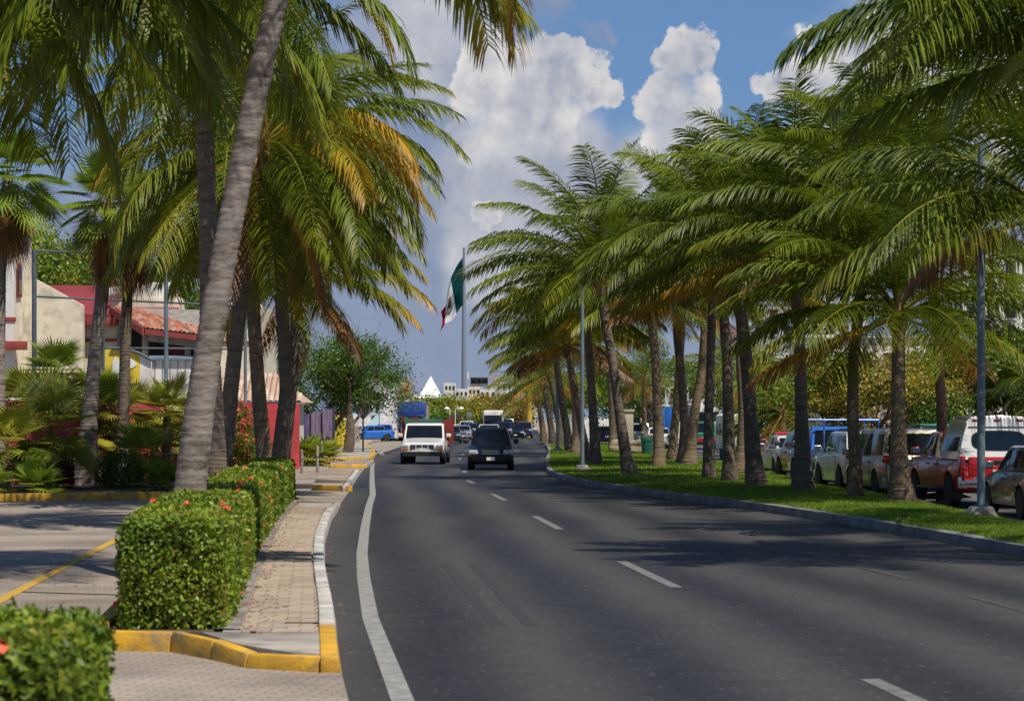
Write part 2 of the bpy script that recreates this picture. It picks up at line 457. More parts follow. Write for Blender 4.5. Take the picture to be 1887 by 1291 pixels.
def strip(name, fl, fr, ys, z, mat, ncol=14, lat=None):
    vs, tn = [], []
    for y in ys:
        a, b = fl(y), fr(y)
        for i in range(ncol + 1):
            x = a + (b - a) * i / ncol
            vs.append((x, y, z)); tn.append(x - (lat(y) if lat else 0.0))
    lo, sz = [], []
    k = ncol + 1
    for r in range(len(ys) - 1):
        for i in range(ncol):
            lo += [r * k + i, r * k + i + 1, (r + 1) * k + i + 1, (r + 1) * k + i]; sz.append(4)
    me = np_mesh(name, np.array(vs), lo, sz, np.array(tn))
    return link(name, me, mat)
ysr = list(np.arange(-10, 140, 1.0)) + list(np.arange(140, 620, 8.0))
road = strip('road', Lx, Rx, ysr, 0.0, M['asphalt'], 14, Dx)
tag(road, 'grey asphalt avenue curving between the kerbs', 'road', kind='structure')
def SLx(y): return 9.25 if y < 170 else float(np.interp(y, [170, 240], [9.25, Rx(240) + 0.15]))
side = strip('side_road', lambda y: 9.25 + 0.6 * max(0, (40 - y) / 40), lambda y: 19.0, list(np.arange(-10, 200, 2.0)), -0.004, M['asphalt_side'], 10, lambda y: 12.5)
tag(side, 'asphalt service road behind the palm median', 'road', kind='structure')

# paver material for the forecourt (the pieces are thinner than two pixels there)
def pavermat(name, c1, c2, cm, sx, rot=0.0, bw=0.5, rh=0.25):
    m, n, l, b = newmat(name)
    co = n.new('ShaderNodeTexCoord'); mp = n.new('ShaderNodeMapping'); l(co.outputs['Object'], mp.inputs[0])
    mp.inputs['Rotation'].default_value = (0, 0, rot)
    br = n.new('ShaderNodeTexBrick'); l(mp.outputs[0], br.inputs['Vector'])
    br.inputs['Color1'].default_value = (*c1, 1); br.inputs['Color2'].default_value = (*c2, 1); br.inputs['Mortar'].default_value = (*cm, 1)
    br.inputs['Scale'].default_value = sx; br.inputs['Mortar Size'].default_value = 0.02; br.inputs['Mortar Smooth'].default_value = 0.2
    br.inputs['Brick Width'].default_value = bw; br.inputs['Row Height'].default_value = rh
    no = n.new('ShaderNodeTexNoise'); no.inputs['Scale'].default_value = 0.55; no.inputs['Detail'].default_value = 7; l(co.outputs['Object'], no.inputs['Vector'])
    mr = n.new('ShaderNodeMapRange'); l(no.outputs[0], mr.inputs[0]); mr.inputs[1].default_value = 0.3; mr.inputs[2].default_value = 0.72; mr.inputs[3].default_value = 0.62; mr.inputs[4].default_value = 1.28
    vm = n.new('ShaderNodeVectorMath'); vm.operation = 'SCALE'; l(br.outputs[0], vm.inputs[0]); l(mr.outputs[0], vm.inputs['Scale'])
    l(vm.outputs[0], b.inputs['Base Color']); b.inputs['Roughness'].default_value = 0.9
    bp = n.new('ShaderNodeBump'); bp.inputs['Strength'].default_value = 0.5; bp.inputs['Distance'].default_value = 0.01
    l(br.outputs['Fac'], bp.inputs['Height']); bp.invert = True; l(bp.outputs[0], b.inputs['Normal'])
    return m
M['forecourt'] = pavermat('forecourt_pavers', (0.345, 0.285, 0.225), (0.28, 0.235, 0.19), (0.15, 0.13, 0.115), 2.4, R(8))
fc = strip('forecourt', lambda y: -46.0, lambda y: Lx(y) - 0.0, list(np.arange(-10, 112, 1.0)), -0.003, M['forecourt'], 10)
tag(fc, 'paved brick forecourt left of the avenue', 'pavement', kind='structure')

# ---- painted markings
def ribbon(name, f, y0, y1, w, z, mat, parent, step=0.8):
    ys = np.arange(y0, y1 + step * 0.5, step); vs, fs = [], []
    for y in ys:
        x = f(y); s = (f(y + 0.3) - f(y - 0.3)) / 0.6
        nx, ny = 1 / math.hypot(1, s), -s / math.hypot(1, s)
        vs += [(x - nx * w / 2, y - ny * w / 2, z), (x + nx * w / 2, y + ny * w / 2, z)]
    for i in range(len(ys) - 1): fs.append((2 * i, 2 * i + 1, 2 * i + 3, 2 * i + 2))
    return mesh_obj(name, vs, fs, mat, parent)
def wornmat(name, c, under, lo, hi, scale=7):
    m, n, l, b = newmat(name)
    co = n.new('ShaderNodeTexCoord'); t = n.new('ShaderNodeTexNoise'); t.inputs['Scale'].default_value = scale; t.inputs['Detail'].default_value = 8; t.inputs['Roughness'].default_value = 0.7
    l(co.outputs['Object'], t.inputs['Vector'])
    r = n.new('ShaderNodeMapRange'); r.inputs[1].default_value = lo; r.inputs[2].default_value = hi; l(t.outputs[0], r.inputs[0])
    x = n.new('ShaderNodeMix'); x.data_type = 'RGBA'; l(r.outputs[0], x.inputs[0]); x.inputs[6].default_value = (*under, 1); x.inputs[7].default_value = (*c, 1)
    l(x.outputs[2], b.inputs['Base Color']); b.inputs['Roughness'].default_value = 0.8
    return m
M['mark_white'] = wornmat('worn_white_marking', (0.30, 0.295, 0.275), (0.13, 0.13, 0.125), 0.30, 0.58)
M['mark_dash'] = wornmat('worn_lane_dash', (0.22, 0.22, 0.21), (0.09, 0.09, 0.09), 0.36, 0.66)
M['mark_faint'] = wornmat('faint_yellow_marking', (0.115, 0.08, 0.035), (0.045, 0.045, 0.047), 0.46, 0.72)
M['mark_yellow'] = wornmat('yellow_marking', (0.52, 0.31, 0.03), (0.30, 0.22, 0.10), 0.28, 0.50)
M['skid'] = pmat('skid_rubber', (0.024, 0.024, 0.026), 0.75, (0.044, 0.0435, 0.046), 14, detail=9, stretch=(1, 3, 1), lo=0.38, hi=0.62)
e1 = ribbon('edge_line', Ex, 2.0, 110.0, 0.165, 0.005, M['mark_white'], road)
for a, b in ((18.9, 13.2), (34.1, 28.7), (49.8, 43.9), (64.6, 59.4), (79.0, 75.4), (94.0, 90.0), (124.5, 119.5), (140.0, 135.0), (155, 150), (170, 165)):
    ribbon('lane_dash', Dx, b, a, 0.15, 0.005, M['mark_dash'], road, 0.6)
Yx = ypath([(1881, 1123.7), (1784, 1097), (1640, 1057), (1523, 1030), (1430, 1003)], near=(2.0, 7.0), far=[(60, 2.4)])
for a, b in ((27.2, 25.0), (32.4, 30.2), (36.0, 33.5), (40.5, 38.2)):
    ribbon('faint_lane_dash', Yx, b, a, 0.12, 0.005, M['mark_faint'], road, 0.6)
def seg(p, q): return lambda y: p.x + (q.x - p.x) * (y - p.y) / (q.y - p.y)
for a, b in (((818, 1035), (916, 1152)), ((868, 1035), (978, 1152))):
    p, q = G(*a), G(*b)
    ribbon('skid_mark', seg(p, q), q.y, p.y, 0.13, 0.0025, M['skid'], road, 1.0)
# turn line and side-street stripe beyond the pickup
p, q = G(690, 843), G(745, 832)
mesh_obj('turn_line', [(p.x, p.y - .6, .005), (q.x, q.y - .6, .005), (q.x, q.y + .8, .005), (p.x, p.y + .8, .005)], [(0, 1, 2, 3)], M['mark_white'], road)
p, q = G(695, 828), G(705, 838)
mesh_obj('turn_line', [(p.x - .15, p.y, .005), (q.x - .15, q.y, .005), (q.x + .15, q.y, .005), (p.x + .15, p.y, .005)], [(0, 1, 2, 3)], M['mark_white'], road)
# forecourt yellow lines
p, q = G(0, 1106), G(222, 990)
d = (q - p).normalized(); nn = Vector((-d.y, d.x, 0)) * 0.07
p2 = p - d * 6
mesh_obj('bay_line', [p2 - nn + Vector((0, 0, .004)), q - nn + Vector((0, 0, .004)), q + nn + Vector((0, 0, .004)), p2 + nn + Vector((0, 0, .004))], [(0, 1, 2, 3)], M['mark_yellow'], fc)
p, q = G(40, 1090), G(235, 1096)
mesh_obj('bay_line', [p + Vector((0, -.05, .004)), q + Vector((0, -.05, .004)), q + Vector((0, .05, .004)), p + Vector((0, .05, .004))], [(0, 1, 2, 3)], M['mark_faint'], fc)

# ---- kerbs: one stone after the other along a path
def resample(pts, step):
    pts = [Vector(p) for p in pts]
    d = [0.0]
    for a, b in zip(pts, pts[1:]): d.append(d[-1] + (b - a).length)
    n = max(1, round(d[-1] / step)); out = []
    for i in range(n + 1):
        t = d[-1] * i / n
        out.append(Vector([float(np.interp(t, d, [p[k] for p in pts])) for k in range(3)]))
    return out
def kerb(pts, h, w, mat, parent, step=1.0, name='kerb_stone', side=1.0, z0=-0.03, bev=0.018):
    """stones from the path (road-side foot) to `side`*w behind it; h number or list per path point"""
    P3 = [Vector((p[0], p[1], 0)) for p in pts]
    if isinstance(h, (int, float)): hs = [h] * len(P3)
    else: hs = h
    P3 = [Vector((p.x, p.y, hh)) for p, hh in zip(P3, hs)]
    rs = resample(P3, step); out = []
    nrm = []
    for i in range(len(rs)):
        t = (rs[min(i + 1, len(rs) - 1)] - rs[max(i - 1, 0)]); t.z = 0; t.normalize()
        nrm.append(Vector((t.y, -t.x, 0)) * side)
    for i in range(len(rs) - 1):
        a, b = rs[i], rs[i + 1]; t = (b - a); t.z = 0; g = t.normalized() * 0.006
        j1, j2 = rng.normal(0, 0.006, 2)
        A, B = Vector((a.x, a.y, 0)) + g, Vector((b.x, b.y, 0)) - g
        na, nb = nrm[i] * w, nrm[i + 1] * w
        sl = 0.025
        bot = [A + Vector((0, 0, z0)), B + Vector((0, 0, z0)), B + nb + Vector((0, 0, z0)), A + na + Vector((0, 0, z0))]
        top = [A + na * (sl / w) + Vector((0, 0, a.z + j1)), B + nb * (sl / w) + Vector((0, 0, b.z + j1)), B + nb + Vector((0, 0, b.z + j2)), A + na + Vector((0, 0, a.z + j2))]
        out.append(MB().hexa(bot, top).build(name, mat, parent, bevel=bev, seg=2))
    return out

# left white kerb along the pavement (block A), yellow nose and planter front
sw = empty('pavement_block', (0, 0, 0))
tag(sw, 'raised brick pavement with white kerb beside the hedge', 'pavement', kind='structure')
KA = [G(*p) for p in LEFT[2:9]]
KA0 = [G(622, 1180), G(619, 1140)]
kerb([Vector((Lx(y), y, 0)) for y in np.arange(21.9, 51.5, 1.6)], 0.155, 0.17, M['white_paint'], sw, 1.9, side=-1.0)
kerb([G(630, 1238), Vector((Lx(21.85), 21.85, 0))], [0.13, 0.155], 0.17, M['yellow_paint'], sw, 2.2, side=-1.0)
kerb([Vector((SWL(21.1) - 1.30, 21.0, 0)), G(318, 1200), G(365, 1208), G(413, 1221), G(470, 1234), G(525, 1238), Vector((G(630, 1238).x - 0.19, G(630, 1238).y, 0))],
     [0.17, 0.17, 0.16, 0.14, 0.10, 0.10, 0.12], 0.15, M['yellow_paint'], sw, 0.85, side=-1.0)
# low yellow kerb where the pavement drops to the crossing
kerb([Vector((Lx(51.6), 51.6, 0)), Vector((Lx(57), 57, 0))], [0.14, 0.04], 0.17, M['concrete'], sw, 1.8, side=-1.0)

ys = np.arange(20.6, 58.0, 1.0)
vs, fs = [], []
for y in ys: vs += [(SWL(y) - 0.12, y, 0.118 if y < 52 else 0.118 - 0.08 * (y - 52) / 6), (Lx(y) - 0.172, y, 0.118 if y < 52 else 0.118 - 0.08 * (y - 52) / 6)]
for i in range(len(ys) - 1): fs.append((2 * i, 2 * i + 1, 2 * i + 3, 2 * i + 2))
mesh_obj('pavement_bed', vs, fs, M['concrete'], sw)
MB().prism([(-2.25, 20.12), (-1.95, 19.72), (-1.75, 19.40), (Lx(19.4) - .165, 19.30), (Lx(21.3) - .165, 21.3), (SWL(21.3) - .3, 21.3)], 0.03, 0.128).build('concrete_ramp', M['concrete'], sw, bevel=0.01)
# pavers of the pavement: the nearest one by one, the farther ones as one part
M['paver'] = pmat('paver', (0.40, 0.315, 0.23), 0.9, (0.29, 0.225, 0.165), 1.1, 0.3, 40, c3=(0.19, 0.15, 0.12), scale3=4)
pav_me = None
PW, PL = 0.26, 0.26
def paver_mesh(seed):
    b = MB().box((0, 0, 0), (PL - 0.018, PW - 0.018, 0.04)); o = b.build('paver', M['paver'], sw, bevel=0.006, seg=1); return o
proto = [paver_mesh(i) for i in range(1)][0]
first, far_b, npv = True, MB(), 0
row = 0
y = 21.3
while y < 51.2:
    x0, x1 = SWL(y) + 0.05, Lx(y) - 0.19
    off = (row % 2) * PL / 2
    x = x0 - off + PL / 2
    sl = math.atan((Lx(y + 0.5) - Lx(y - 0.5)))
    while x < x1 + PL * 0.2:
        a, b = max(x - PL / 2, x0), min(x + PL / 2, x1)
        if b - a > 0.06:
            zc = 0.123 + rng.normal(0, 0.0025)
            if npv < 300:
                o = proto if first else proto.copy()
                if not first: COL.objects.link(o)
                first = False
                o.location = ((a + b) / 2, y, zc); o.scale = ((b - a) / PL, 1, 1)
                o.rotation_euler = (rng.normal(0, .004), rng.normal(0, .004), -sl * 0.0)
            else: far_b.box(((a + b) / 2, y, zc), (b - a - 0.018, PW - 0.018, 0.04))
            npv += 1
        x += PL
    y += PW; row += 1
fo = far_b.build('paver_field', M['paver'], sw); fo["kind"] = "stuff"
# dark strip of soil and leaf litter beside the hedge
vs, fs = [], []
for y in ys[1:]: vs += [(SWL(y) - 0.2, y, 0.135), (SWL(y) + 0.035, y, 0.131)]
for i in range(len(ys) - 2): fs.append((2 * i, 2 * i + 1, 2 * i + 3, 2 * i + 2))
mesh_obj('edging_strip', vs, fs, pmat('old_concrete', (0.27, 0.25, 0.24), 0.95, (0.16, 0.145, 0.13), 2.0, 0.4, 30), sw)
# drain grate at the end of the pavers
MB().box((G(562, 1177).x, G(562, 1177).y, 0.146), (0.36, 0.07, 0.012)).build('drain_grate', M['black'], sw)

# farther pavement blocks B, C, D
def block(name, label, poly, h, top, front=None, sidek=None, smat=None):
    r = empty(name); tag(r, label, 'pavement', kind='structure')
    MB().prism([(p.x, p.y) for p in poly], -0.03, h - 0.004).build('slab', top, r)
    if front: kerb(front, h, 0.17, M['yellow_paint'], r, 1.2, side=-1.0)
    if sidek: kerb(sidek, h, 0.17, smat or M['white_paint'], r, 1.6, side=-1.0)
    return r
M['paver_far'] = pavermat('pavement_pavers', (0.40, 0.315, 0.235), (0.32, 0.25, 0.19), (0.20, 0.165, 0.135), 1.9)
a, b, c, d = G(575, 903), G(642, 905), G(663, 872), G(595, 872)
block('pavement_block', 'brick pavement slab with yellow front kerb beyond the first crossing', [a + Vector((0, .2, 0)), b + Vector((-.2, .2, 0)), c + Vector((-.2, 0, 0)), d], 0.16, M['paver_far'], [a, b], [b + Vector((0, .1, 0)), c])
a, b, c, d = G(608, 862), G(676, 862), G(690, 853), G(612, 853)
block('pavement_block', 'short brick pavement slab with yellow edge before the diamond sign', [a + Vector((0, .2, 0)), b + Vector((-.2, .2, 0)), c + Vector((-.2, 0, 0)), d], 0.16, M['paver_far'], [a, b], [b + Vector((0, .1, 0)), c], M['concrete'])
poly = [G(p, q) for p, q in ((545, 849), (680, 848), (690, 840), (687, 828), (676, 821), (688, 814), (712, 811), (745, 811), (745, 807.5), (600, 809), (560, 820))]
kp = [G(p, q) for p, q in ((545, 849), (600, 849), (650, 849), (682, 848), (691, 844), (692, 837), (685, 828), (675, 821), (680, 816), (690, 813.5), (712, 811), (745, 810.5))]
kp_in = []
block('pavement_block', 'wide pavement with rounded yellow kerb around the diamond sign', poly, 0.155, M['concrete'])
kr = empty('kerb'); tag(kr, 'yellow kerb rounding the pavement corner by the diamond sign', 'kerb', kind='structure')
kerb(kp, 0.17, 0.2, M['yellow_paint'], kr, 2.5, side=-1.0)
# back kerb of the forecourt, before the planted bed
kerb([Vector((SWL(y) - 1.32, y, 0)) for y in np.arange(21.15, 60, 2.0)], 0.18, 0.17, M['yellow_paint'], sw, 1.8, side=1.0)
kr = empty('kerb'); tag(kr, 'yellow kerb along the planted bed behind the forecourt', 'kerb', kind='structure')
kb = [G(-160, 940), G(0, 923), G(150, 921), G(300, 920), G(420, 920)]
kerb([kb[0]] + [Vector((p.x, p.y, 0)) for p in kb[1:]], 0.19, 0.18, M['yellow_paint'], kr, 1.5, side=-1.0)
bed = MB().prism([(p.x, p.y + .18) for p in kb] + [(-6.6, 66), (-8.9, 99), (-13, 70), (-36, 70)], -0.03, 0.13).build('planting_bed', pmat('bed_soil', (0.10, 0.07, 0.05), 0.95, (0.055, 0.04, 0.03), 2, 0.6, 12))
tag(bed, 'dark soil of the planted bed', 'soil', kind='structure')
hb = MB()
hv = np.arange(21.4, 62, 1.5)
hb.prism([(SWL(y) - 0.2, y) for y in hv] + [(SWL(y) - 1.14, y) for y in hv[::-1]], -0.03, 0.12)
hbo = hb.build('hedge_bed', pmat('hedge_soil', (0.13, 0.095, 0.07), 0.95, (0.07, 0.05, 0.04), 3, 0.6, 14))
tag(hbo, 'soil strip under the hedge', 'soil', kind='structure')

# ---- the grass median
med = empty('median'); tag(med, 'grass median planted with coconut palms', 'median', kind='structure')
yk = list(np.arange(4.0, 188.0, 2.0))
kerb([Vector((Rx(y), y, 0)) for y in yk], 0.17, 0.20, M['grey_kerb'], med, 2.6, side=1.0)
def Mb(y): return 9.05 + 0.6 * max(0, (40 - y) / 40)
kerb([Vector((Mb(y) + 0.14, y, 0)) for y in yk[::-1]], 0.12, 0.13, M['concrete'], med, 3.0, side=1.0)
M['turf'] = pmat('turf', (0.085, 0.14, 0.014), 0.95, (0.14, 0.21, 0.02), 1.2, 0.5, 30, c3=(0.17, 0.16, 0.05), scale3=0.8)
vs, fs = [], []
ys = np.arange(2, 189, 1.0)
for y in ys:
    a, b = Rx(y) + 0.2, Mb(y)
    for i in range(9):
        t = i / 8; vs.append((a + (b - a) * t, y, 0.13 + 0.05 * math.sin(PI * t) + 0.012 * math.sin(3 * y + 7 * t)))
for r_ in range(len(ys) - 1):
    for i in range(8): fs.append((r_ * 9 + i, r_ * 9 + i + 1, r_ * 9 + 10 + i, r_ * 9 + 9 + i))
mesh_obj('turf_bed', vs, fs, M['turf'], med, smooth=True)
# grass blades
def grass(n, y0, y1, h, w):
    y = y0 * (y1 / y0) ** rng.random(n)
    a = np.array([Rx(v) for v in y]) + 0.19; b = np.array([Mb(v) for v in y])
    x = a + (b - a) * rng.random(n)
    ok = (x - 0.0) < (y * 0.225 + 0.6)
    x, y, a, b = x[ok], y[ok], a[ok], b[ok]; n = len(x)
    t = (x - a) / (b - a); z = 0.125 + 0.05 * np.sin(PI * t)
    an = rng.random(n) * 2 * PI; hh = h * (0.55 + 0.8 * rng.random(n)); lean = rng.normal(0, 0.45, (n, 2)) * hh[:, None]
    v = np.zeros((n, 3, 3)); dx, dy = np.cos(an) * w / 2, np.sin(an) * w / 2
    v[:, 0] = np.c_[x - dx, y - dy, z]; v[:, 1] = np.c_[x + dx, y + dy, z]; v[:, 2] = np.c_[x + lean[:, 0], y + lean[:, 1], z + hh]
    tn = np.clip(rng.normal(0.45, 0.18, n), 0, 1)
    return v.reshape(-1, 3), np.repeat(tn, 3)
g1, t1 = grass(170000, 30, 75, 0.075, 0.016)
g2, t2 = grass(110000, 70, 185, 0.085, 0.035)
gv = np.vstack([g1, g2]); gt = np.concatenate([t1, t2]); nf = len(gv) // 3
M['grass'] = leafmat('grass_blade', [(0.0, (0.08, 0.15, 0.012)), (0.5, (0.18, 0.29, 0.020)), (0.85, (0.27, 0.34, 0.03)), (1.0, (0.34, 0.30, 0.10))], 0.5, 0.3, 0.3)
go = link('grass', np_mesh('grass', gv, np.arange(nf * 3), np.full(nf, 3), gt), M['grass'])
tag(go, 'short bright green grass covering the median', 'grass', kind='stuff')
# ================================================================ vegetation
def nrm(a): return a / np.maximum(np.linalg.norm(a, axis=-1, keepdims=True), 1e-9)
WIND = np.array([-1.0, 0.15, 0.0])

def frond_mesh(az, elev, L, droop, limp=0.6, wind=0.2, tint=0.2, tip=0.12, nl=92, lw=0.036, ll=1.05, petiole=0.15, seed=0, split=0.0):
    """one coconut frond in crown space: arching rachis and two rows of hanging leaflets"""
    r = np.random.default_rng(seed)
    K = 26; s = np.linspace(0, 1, K)
    pit = elev - droop * s ** 1.35
    yaw = az + r.normal(0, 0.10) * s
    d = np.c_[np.cos(pit) * np.cos(yaw), np.cos(pit) * np.sin(yaw), np.sin(pit)]
    d = nrm(d + WIND * (wind * s ** 1.2)[:, None])
    step = L / (K - 1)
    p = np.vstack([[0, 0, 0], np.cumsum(d[:-1] * step, 0)])
    up = np.array([0, 0, 1.0])
    side = nrm(np.cross(d, up) + 1e-6 * np.array([math.sin(az), -math.cos(az), 0]))
    # twist about the rachis, frond blades roll as they arch
    tw = r.normal(0, 0.35) * s
    nor = np.cross(side, d)
    side = side * np.cos(tw)[:, None] + nor * np.sin(tw)[:, None]
    nor = np.cross(side, d)
    # rachis: tapered triangular tube
    V, Lp, Sz, T = [], [], [], []
    rad = 0.042 * (1 - s) ** 0.8 + 0.006
    rv = np.stack([p + side * rad[:, None], p + nor * rad[:, None], p - side * rad[:, None], p - nor * (rad * 0.6)[:, None]], 1).reshape(-1, 3)
    V.append(rv); T.append(np.clip(np.full(len(rv), max(tint, 0.46) + 0.04), 0, 1))
    i = np.arange(K - 1)[:, None] * 4; j = np.arange(4)[None]
    q = np.stack([i + j, i + (j + 1) % 4, i + 4 + (j + 1) % 4, i + 4 + j], -1).reshape(-1, 4)
    Lp.append(q.ravel()); Sz.append(np.full(len(q), 4))
    # leaflets
    t = petiole + (1 - petiole) * (np.arange(nl) + 0.5) / nl
    t = np.repeat(t, 2) + r.normal(0, 0.004, nl * 2); t = np.clip(t, 0, 0.999)
    sg = np.tile([1.0, -1.0], nl)
    f = t * (K - 1); k0 = np.minimum(f.astype(int), K - 2); w = (f - k0)[:, None]
    lp = p[k0] * (1 - w) + p[k0 + 1] * w; ld = nrm(d[k0] * (1 - w) + d[k0 + 1] * w)
    ls = side[k0] * sg[:, None]; ln = nor[k0]
    u = (t - petiole) / (1 - petiole)
    length = ll * (0.30 + 0.70 * np.sin(PI * np.clip(u * 0.86 + 0.10, 0, 1)) ** 0.8) * r.uniform(0.82, 1.1, len(t))
    fw = 0.30 + 0.50 * u + r.normal(0, 0.10, len(t))
    d0 = nrm(ls + ld * fw[:, None] + ln * (0.22 + r.normal(0, 0.10, len(t)))[:, None])
    down = np.array([0, 0, -1.0])
    g = np.clip(limp * r.uniform(0.75, 1.25, len(t)), 0, 1.3)
    pts = [lp]; dirs = []
    segs = np.array([0.30, 0.36, 0.34])
    for k, gg in enumerate((0.15, 0.75, 1.35)):
        dk = nrm(d0 + down * (g * gg)[:, None] + WIND * (wind * 0.4 * gg) + ld * 0.10 * gg + r.normal(0, 0.05, (len(t), 3)))
        dirs.append(dk); pts.append(pts[-1] + dk * (length * segs[k])[:, None])
    wd = lw * (0.75 + 0.4 * np.sin(PI * u)) * r.uniform(0.8, 1.15, len(t))
    vv = []
    for k, ww in enumerate((0.45, 1.0, 0.72)):
        dk = dirs[min(k, 2)]
        wv = nrm(ld - dk * (ld * dk).sum(-1, keepdims=True) + ln * 0.25) * (wd * ww * 0.5)[:, None]
        vv += [pts[k] - wv, pts[k] + wv]
    vv.append(pts[3])
    lv = np.stack(vv, 1)
    n = len(t); base = len(rv) + np.arange(n)[:, None] * 7
    q1 = base + np.array([[0, 1, 3, 2]]); q2 = base + np.array([[2, 3, 5, 4]]); t3 = base + np.array([[4, 5, 6]])
    V.append(lv.reshape(-1, 3))
    tb = np.clip(tint + r.normal(0, 0.045, n) + tip * u ** 2, 0, 1)
    tt = np.stack([tb] * 6 + [np.clip(tb + 0.12, 0, 1)], 1); tt[:, 4:6] += 0.03
    T.append(np.clip(tt, 0, 1).ravel())
    Lp += [q1.ravel(), q2.ravel(), t3.ravel()]; Sz += [np.full(n, 4), np.full(n, 4), np.full(n, 3)]
    me = np_mesh('frond', np.vstack(V), np.concatenate(Lp), np.concatenate(Sz), np.concatenate(T))
    me.materials.append(M['palm'])
    return me

# ringed palm trunk
def trunkmat(name, c1, c2, c3, ring):
    m, n, l, b = newmat(name)
    co = n.new('ShaderNodeTexCoord')
    mp = n.new('ShaderNodeMapping'); mp.inputs['Scale'].default_value = (1, 1, ring); l(co.outputs['Object'], mp.inputs[0])
    t = n.new('ShaderNodeTexNoise'); t.inputs['Scale'].default_value = 2.6; t.inputs['Detail'].default_value = 8; t.inputs['Roughness'].default_value = 0.7; l(mp.outputs[0], t.inputs['Vector'])
    cr = n.new('ShaderNodeValToRGB'); e = cr.color_ramp.elements
    e[0].position = 0.34; e[0].color = (*c2, 1); e[1].position = 0.56; e[1].color = (*c1, 1)
    k = e.new(0.41); k.color = tuple((a + b_) / 2 for a, b_ in zip(c1, c2)) + (1,)
    l(t.outputs[0], cr.inputs[0])
    t2 = n.new('ShaderNodeTexNoise'); t2.inputs['Scale'].default_value = 3.4; t2.inputs['Detail'].default_value = 10; t2.inputs['Roughness'].default_value = 0.68; l(co.outputs['Object'], t2.inputs['Vector'])
    r = n.new('ShaderNodeMapRange'); r.inputs[1].default_value = 0.50; r.inputs[2].default_value = 0.68; l(t2.outputs[0], r.inputs[0])
    x = n.new('ShaderNodeMix'); x.data_type = 'RGBA'; l(r.outputs[0], x.inputs[0]); l(cr.outputs[0], x.inputs[6]); x.inputs[7].default_value = (*c3, 1)
    l(x.outputs[2], b.inputs['Base Color']); b.inputs['Roughness'].default_value = 0.95; b.inputs['Specular IOR Level'].default_value = 0.15
    bp = n.new('ShaderNodeBump'); bp.inputs['Strength'].default_value = 1.0; bp.inputs['Distance'].default_value = 0.03
    l(t.outputs[0], bp.inputs['Height']); l(bp.outputs[0], b.inputs['Normal'])
    return m
M['trunk_grey'] = trunkmat('palm_trunk_grey', (0.31, 0.265, 0.23), (0.06, 0.045, 0.035), (0.15, 0.12, 0.095), 3.6)
M['trunk_brown'] = trunkmat('palm_trunk_brown', (0.24, 0.175, 0.115), (0.085, 0.062, 0.045), (0.13, 0.105, 0.08), 6.5)
M['trunk_dark'] = trunkmat('palm_trunk_dark', (0.20, 0.16, 0.125), (0.075, 0.058, 0.045), (0.11, 0.09, 0.075), 6.0)

def trunk_mesh(path, rads, mat, parent, ring=0.075, n=14, amp=0.035, seed=0):
    """path in tree space; leaf-scar rings stand proud of the stem, unevenly"""
    r = np.random.default_rng(seed)
    pts = np.array([list(p) for p in path], float)
    d = np.r_[0, np.cumsum(np.linalg.norm(np.diff(pts, axis=0), axis=1))]
    tot = d[-1]; nr = int(tot / ring)
    # smooth the path
    tt = []; rr = []
    for k in range(nr):
        h = r.uniform(0.85, 1.15)
        tt += [k + 0.02, k + 0.62 * h, k + 0.92]; 
        a = amp * r.uniform(0.4, 1.5)
        rr += [1.0 - a * 0.6, 1.0 + a, 1.0 + a * 0.5]
    tt = np.array(tt) / nr * tot
    def sm(vals):
        x = np.interp(tt, d, vals); k = 7 * 3
        pad = np.r_[np.full(k, x[0]) + (np.arange(-k, 0) * (x[1] - x[0])), x, np.full(k, x[-1]) + np.arange(1, k + 1) * (x[-1] - x[-2])]
        ker = np.hanning(2 * k + 1); ker /= ker.sum()
        return np.convolve(pad, ker, 'valid')
    cx, cy, cz = sm(pts[:, 0]), sm(pts[:, 1]), sm(pts[:, 2])
    cz[0] = min(cz[0], pts[0, 2])
    rad = np.interp(tt, d, rads) * np.array(rr)
    an = np.arange(n) / n * 2 * PI
    ph = r.uniform(0, 2 * PI, len(tt)); ph = np.repeat(ph[::3], 3)
    tilt = 0.012 * np.cos(an[None] + ph[:, None])
    lump = 1 + 0.025 * np.sin(2 * an[None] + cz[:, None] * 1.3) + r.normal(0, 0.008, (len(tt), n))
    V = np.stack([cx[:, None] + rad[:, None] * lump * np.cos(an), cy[:, None] + rad[:, None] * lump * np.sin(an), cz[:, None] + tilt], -1)
    k = len(tt); i = np.arange(k - 1)[:, None] * n; j = np.arange(n)[None]
    q = np.stack([i + j, i + (j + 1) % n, i + n + (j + 1) % n, i + n + j], -1).reshape(-1, 4)
    lo = np.r_[q.ravel(), np.arange((k - 1) * n, k * n)]; sz = np.r_[np.full(len(q), 4), n]
    me = np_mesh('trunk', V.reshape(-1, 3), lo, sz)
    me.polygons.foreach_set('use_smooth', [True] * len(me.polygons)); me.set_sharp_from_angle(angle=R(50))
    return link('trunk', me, mat, parent)

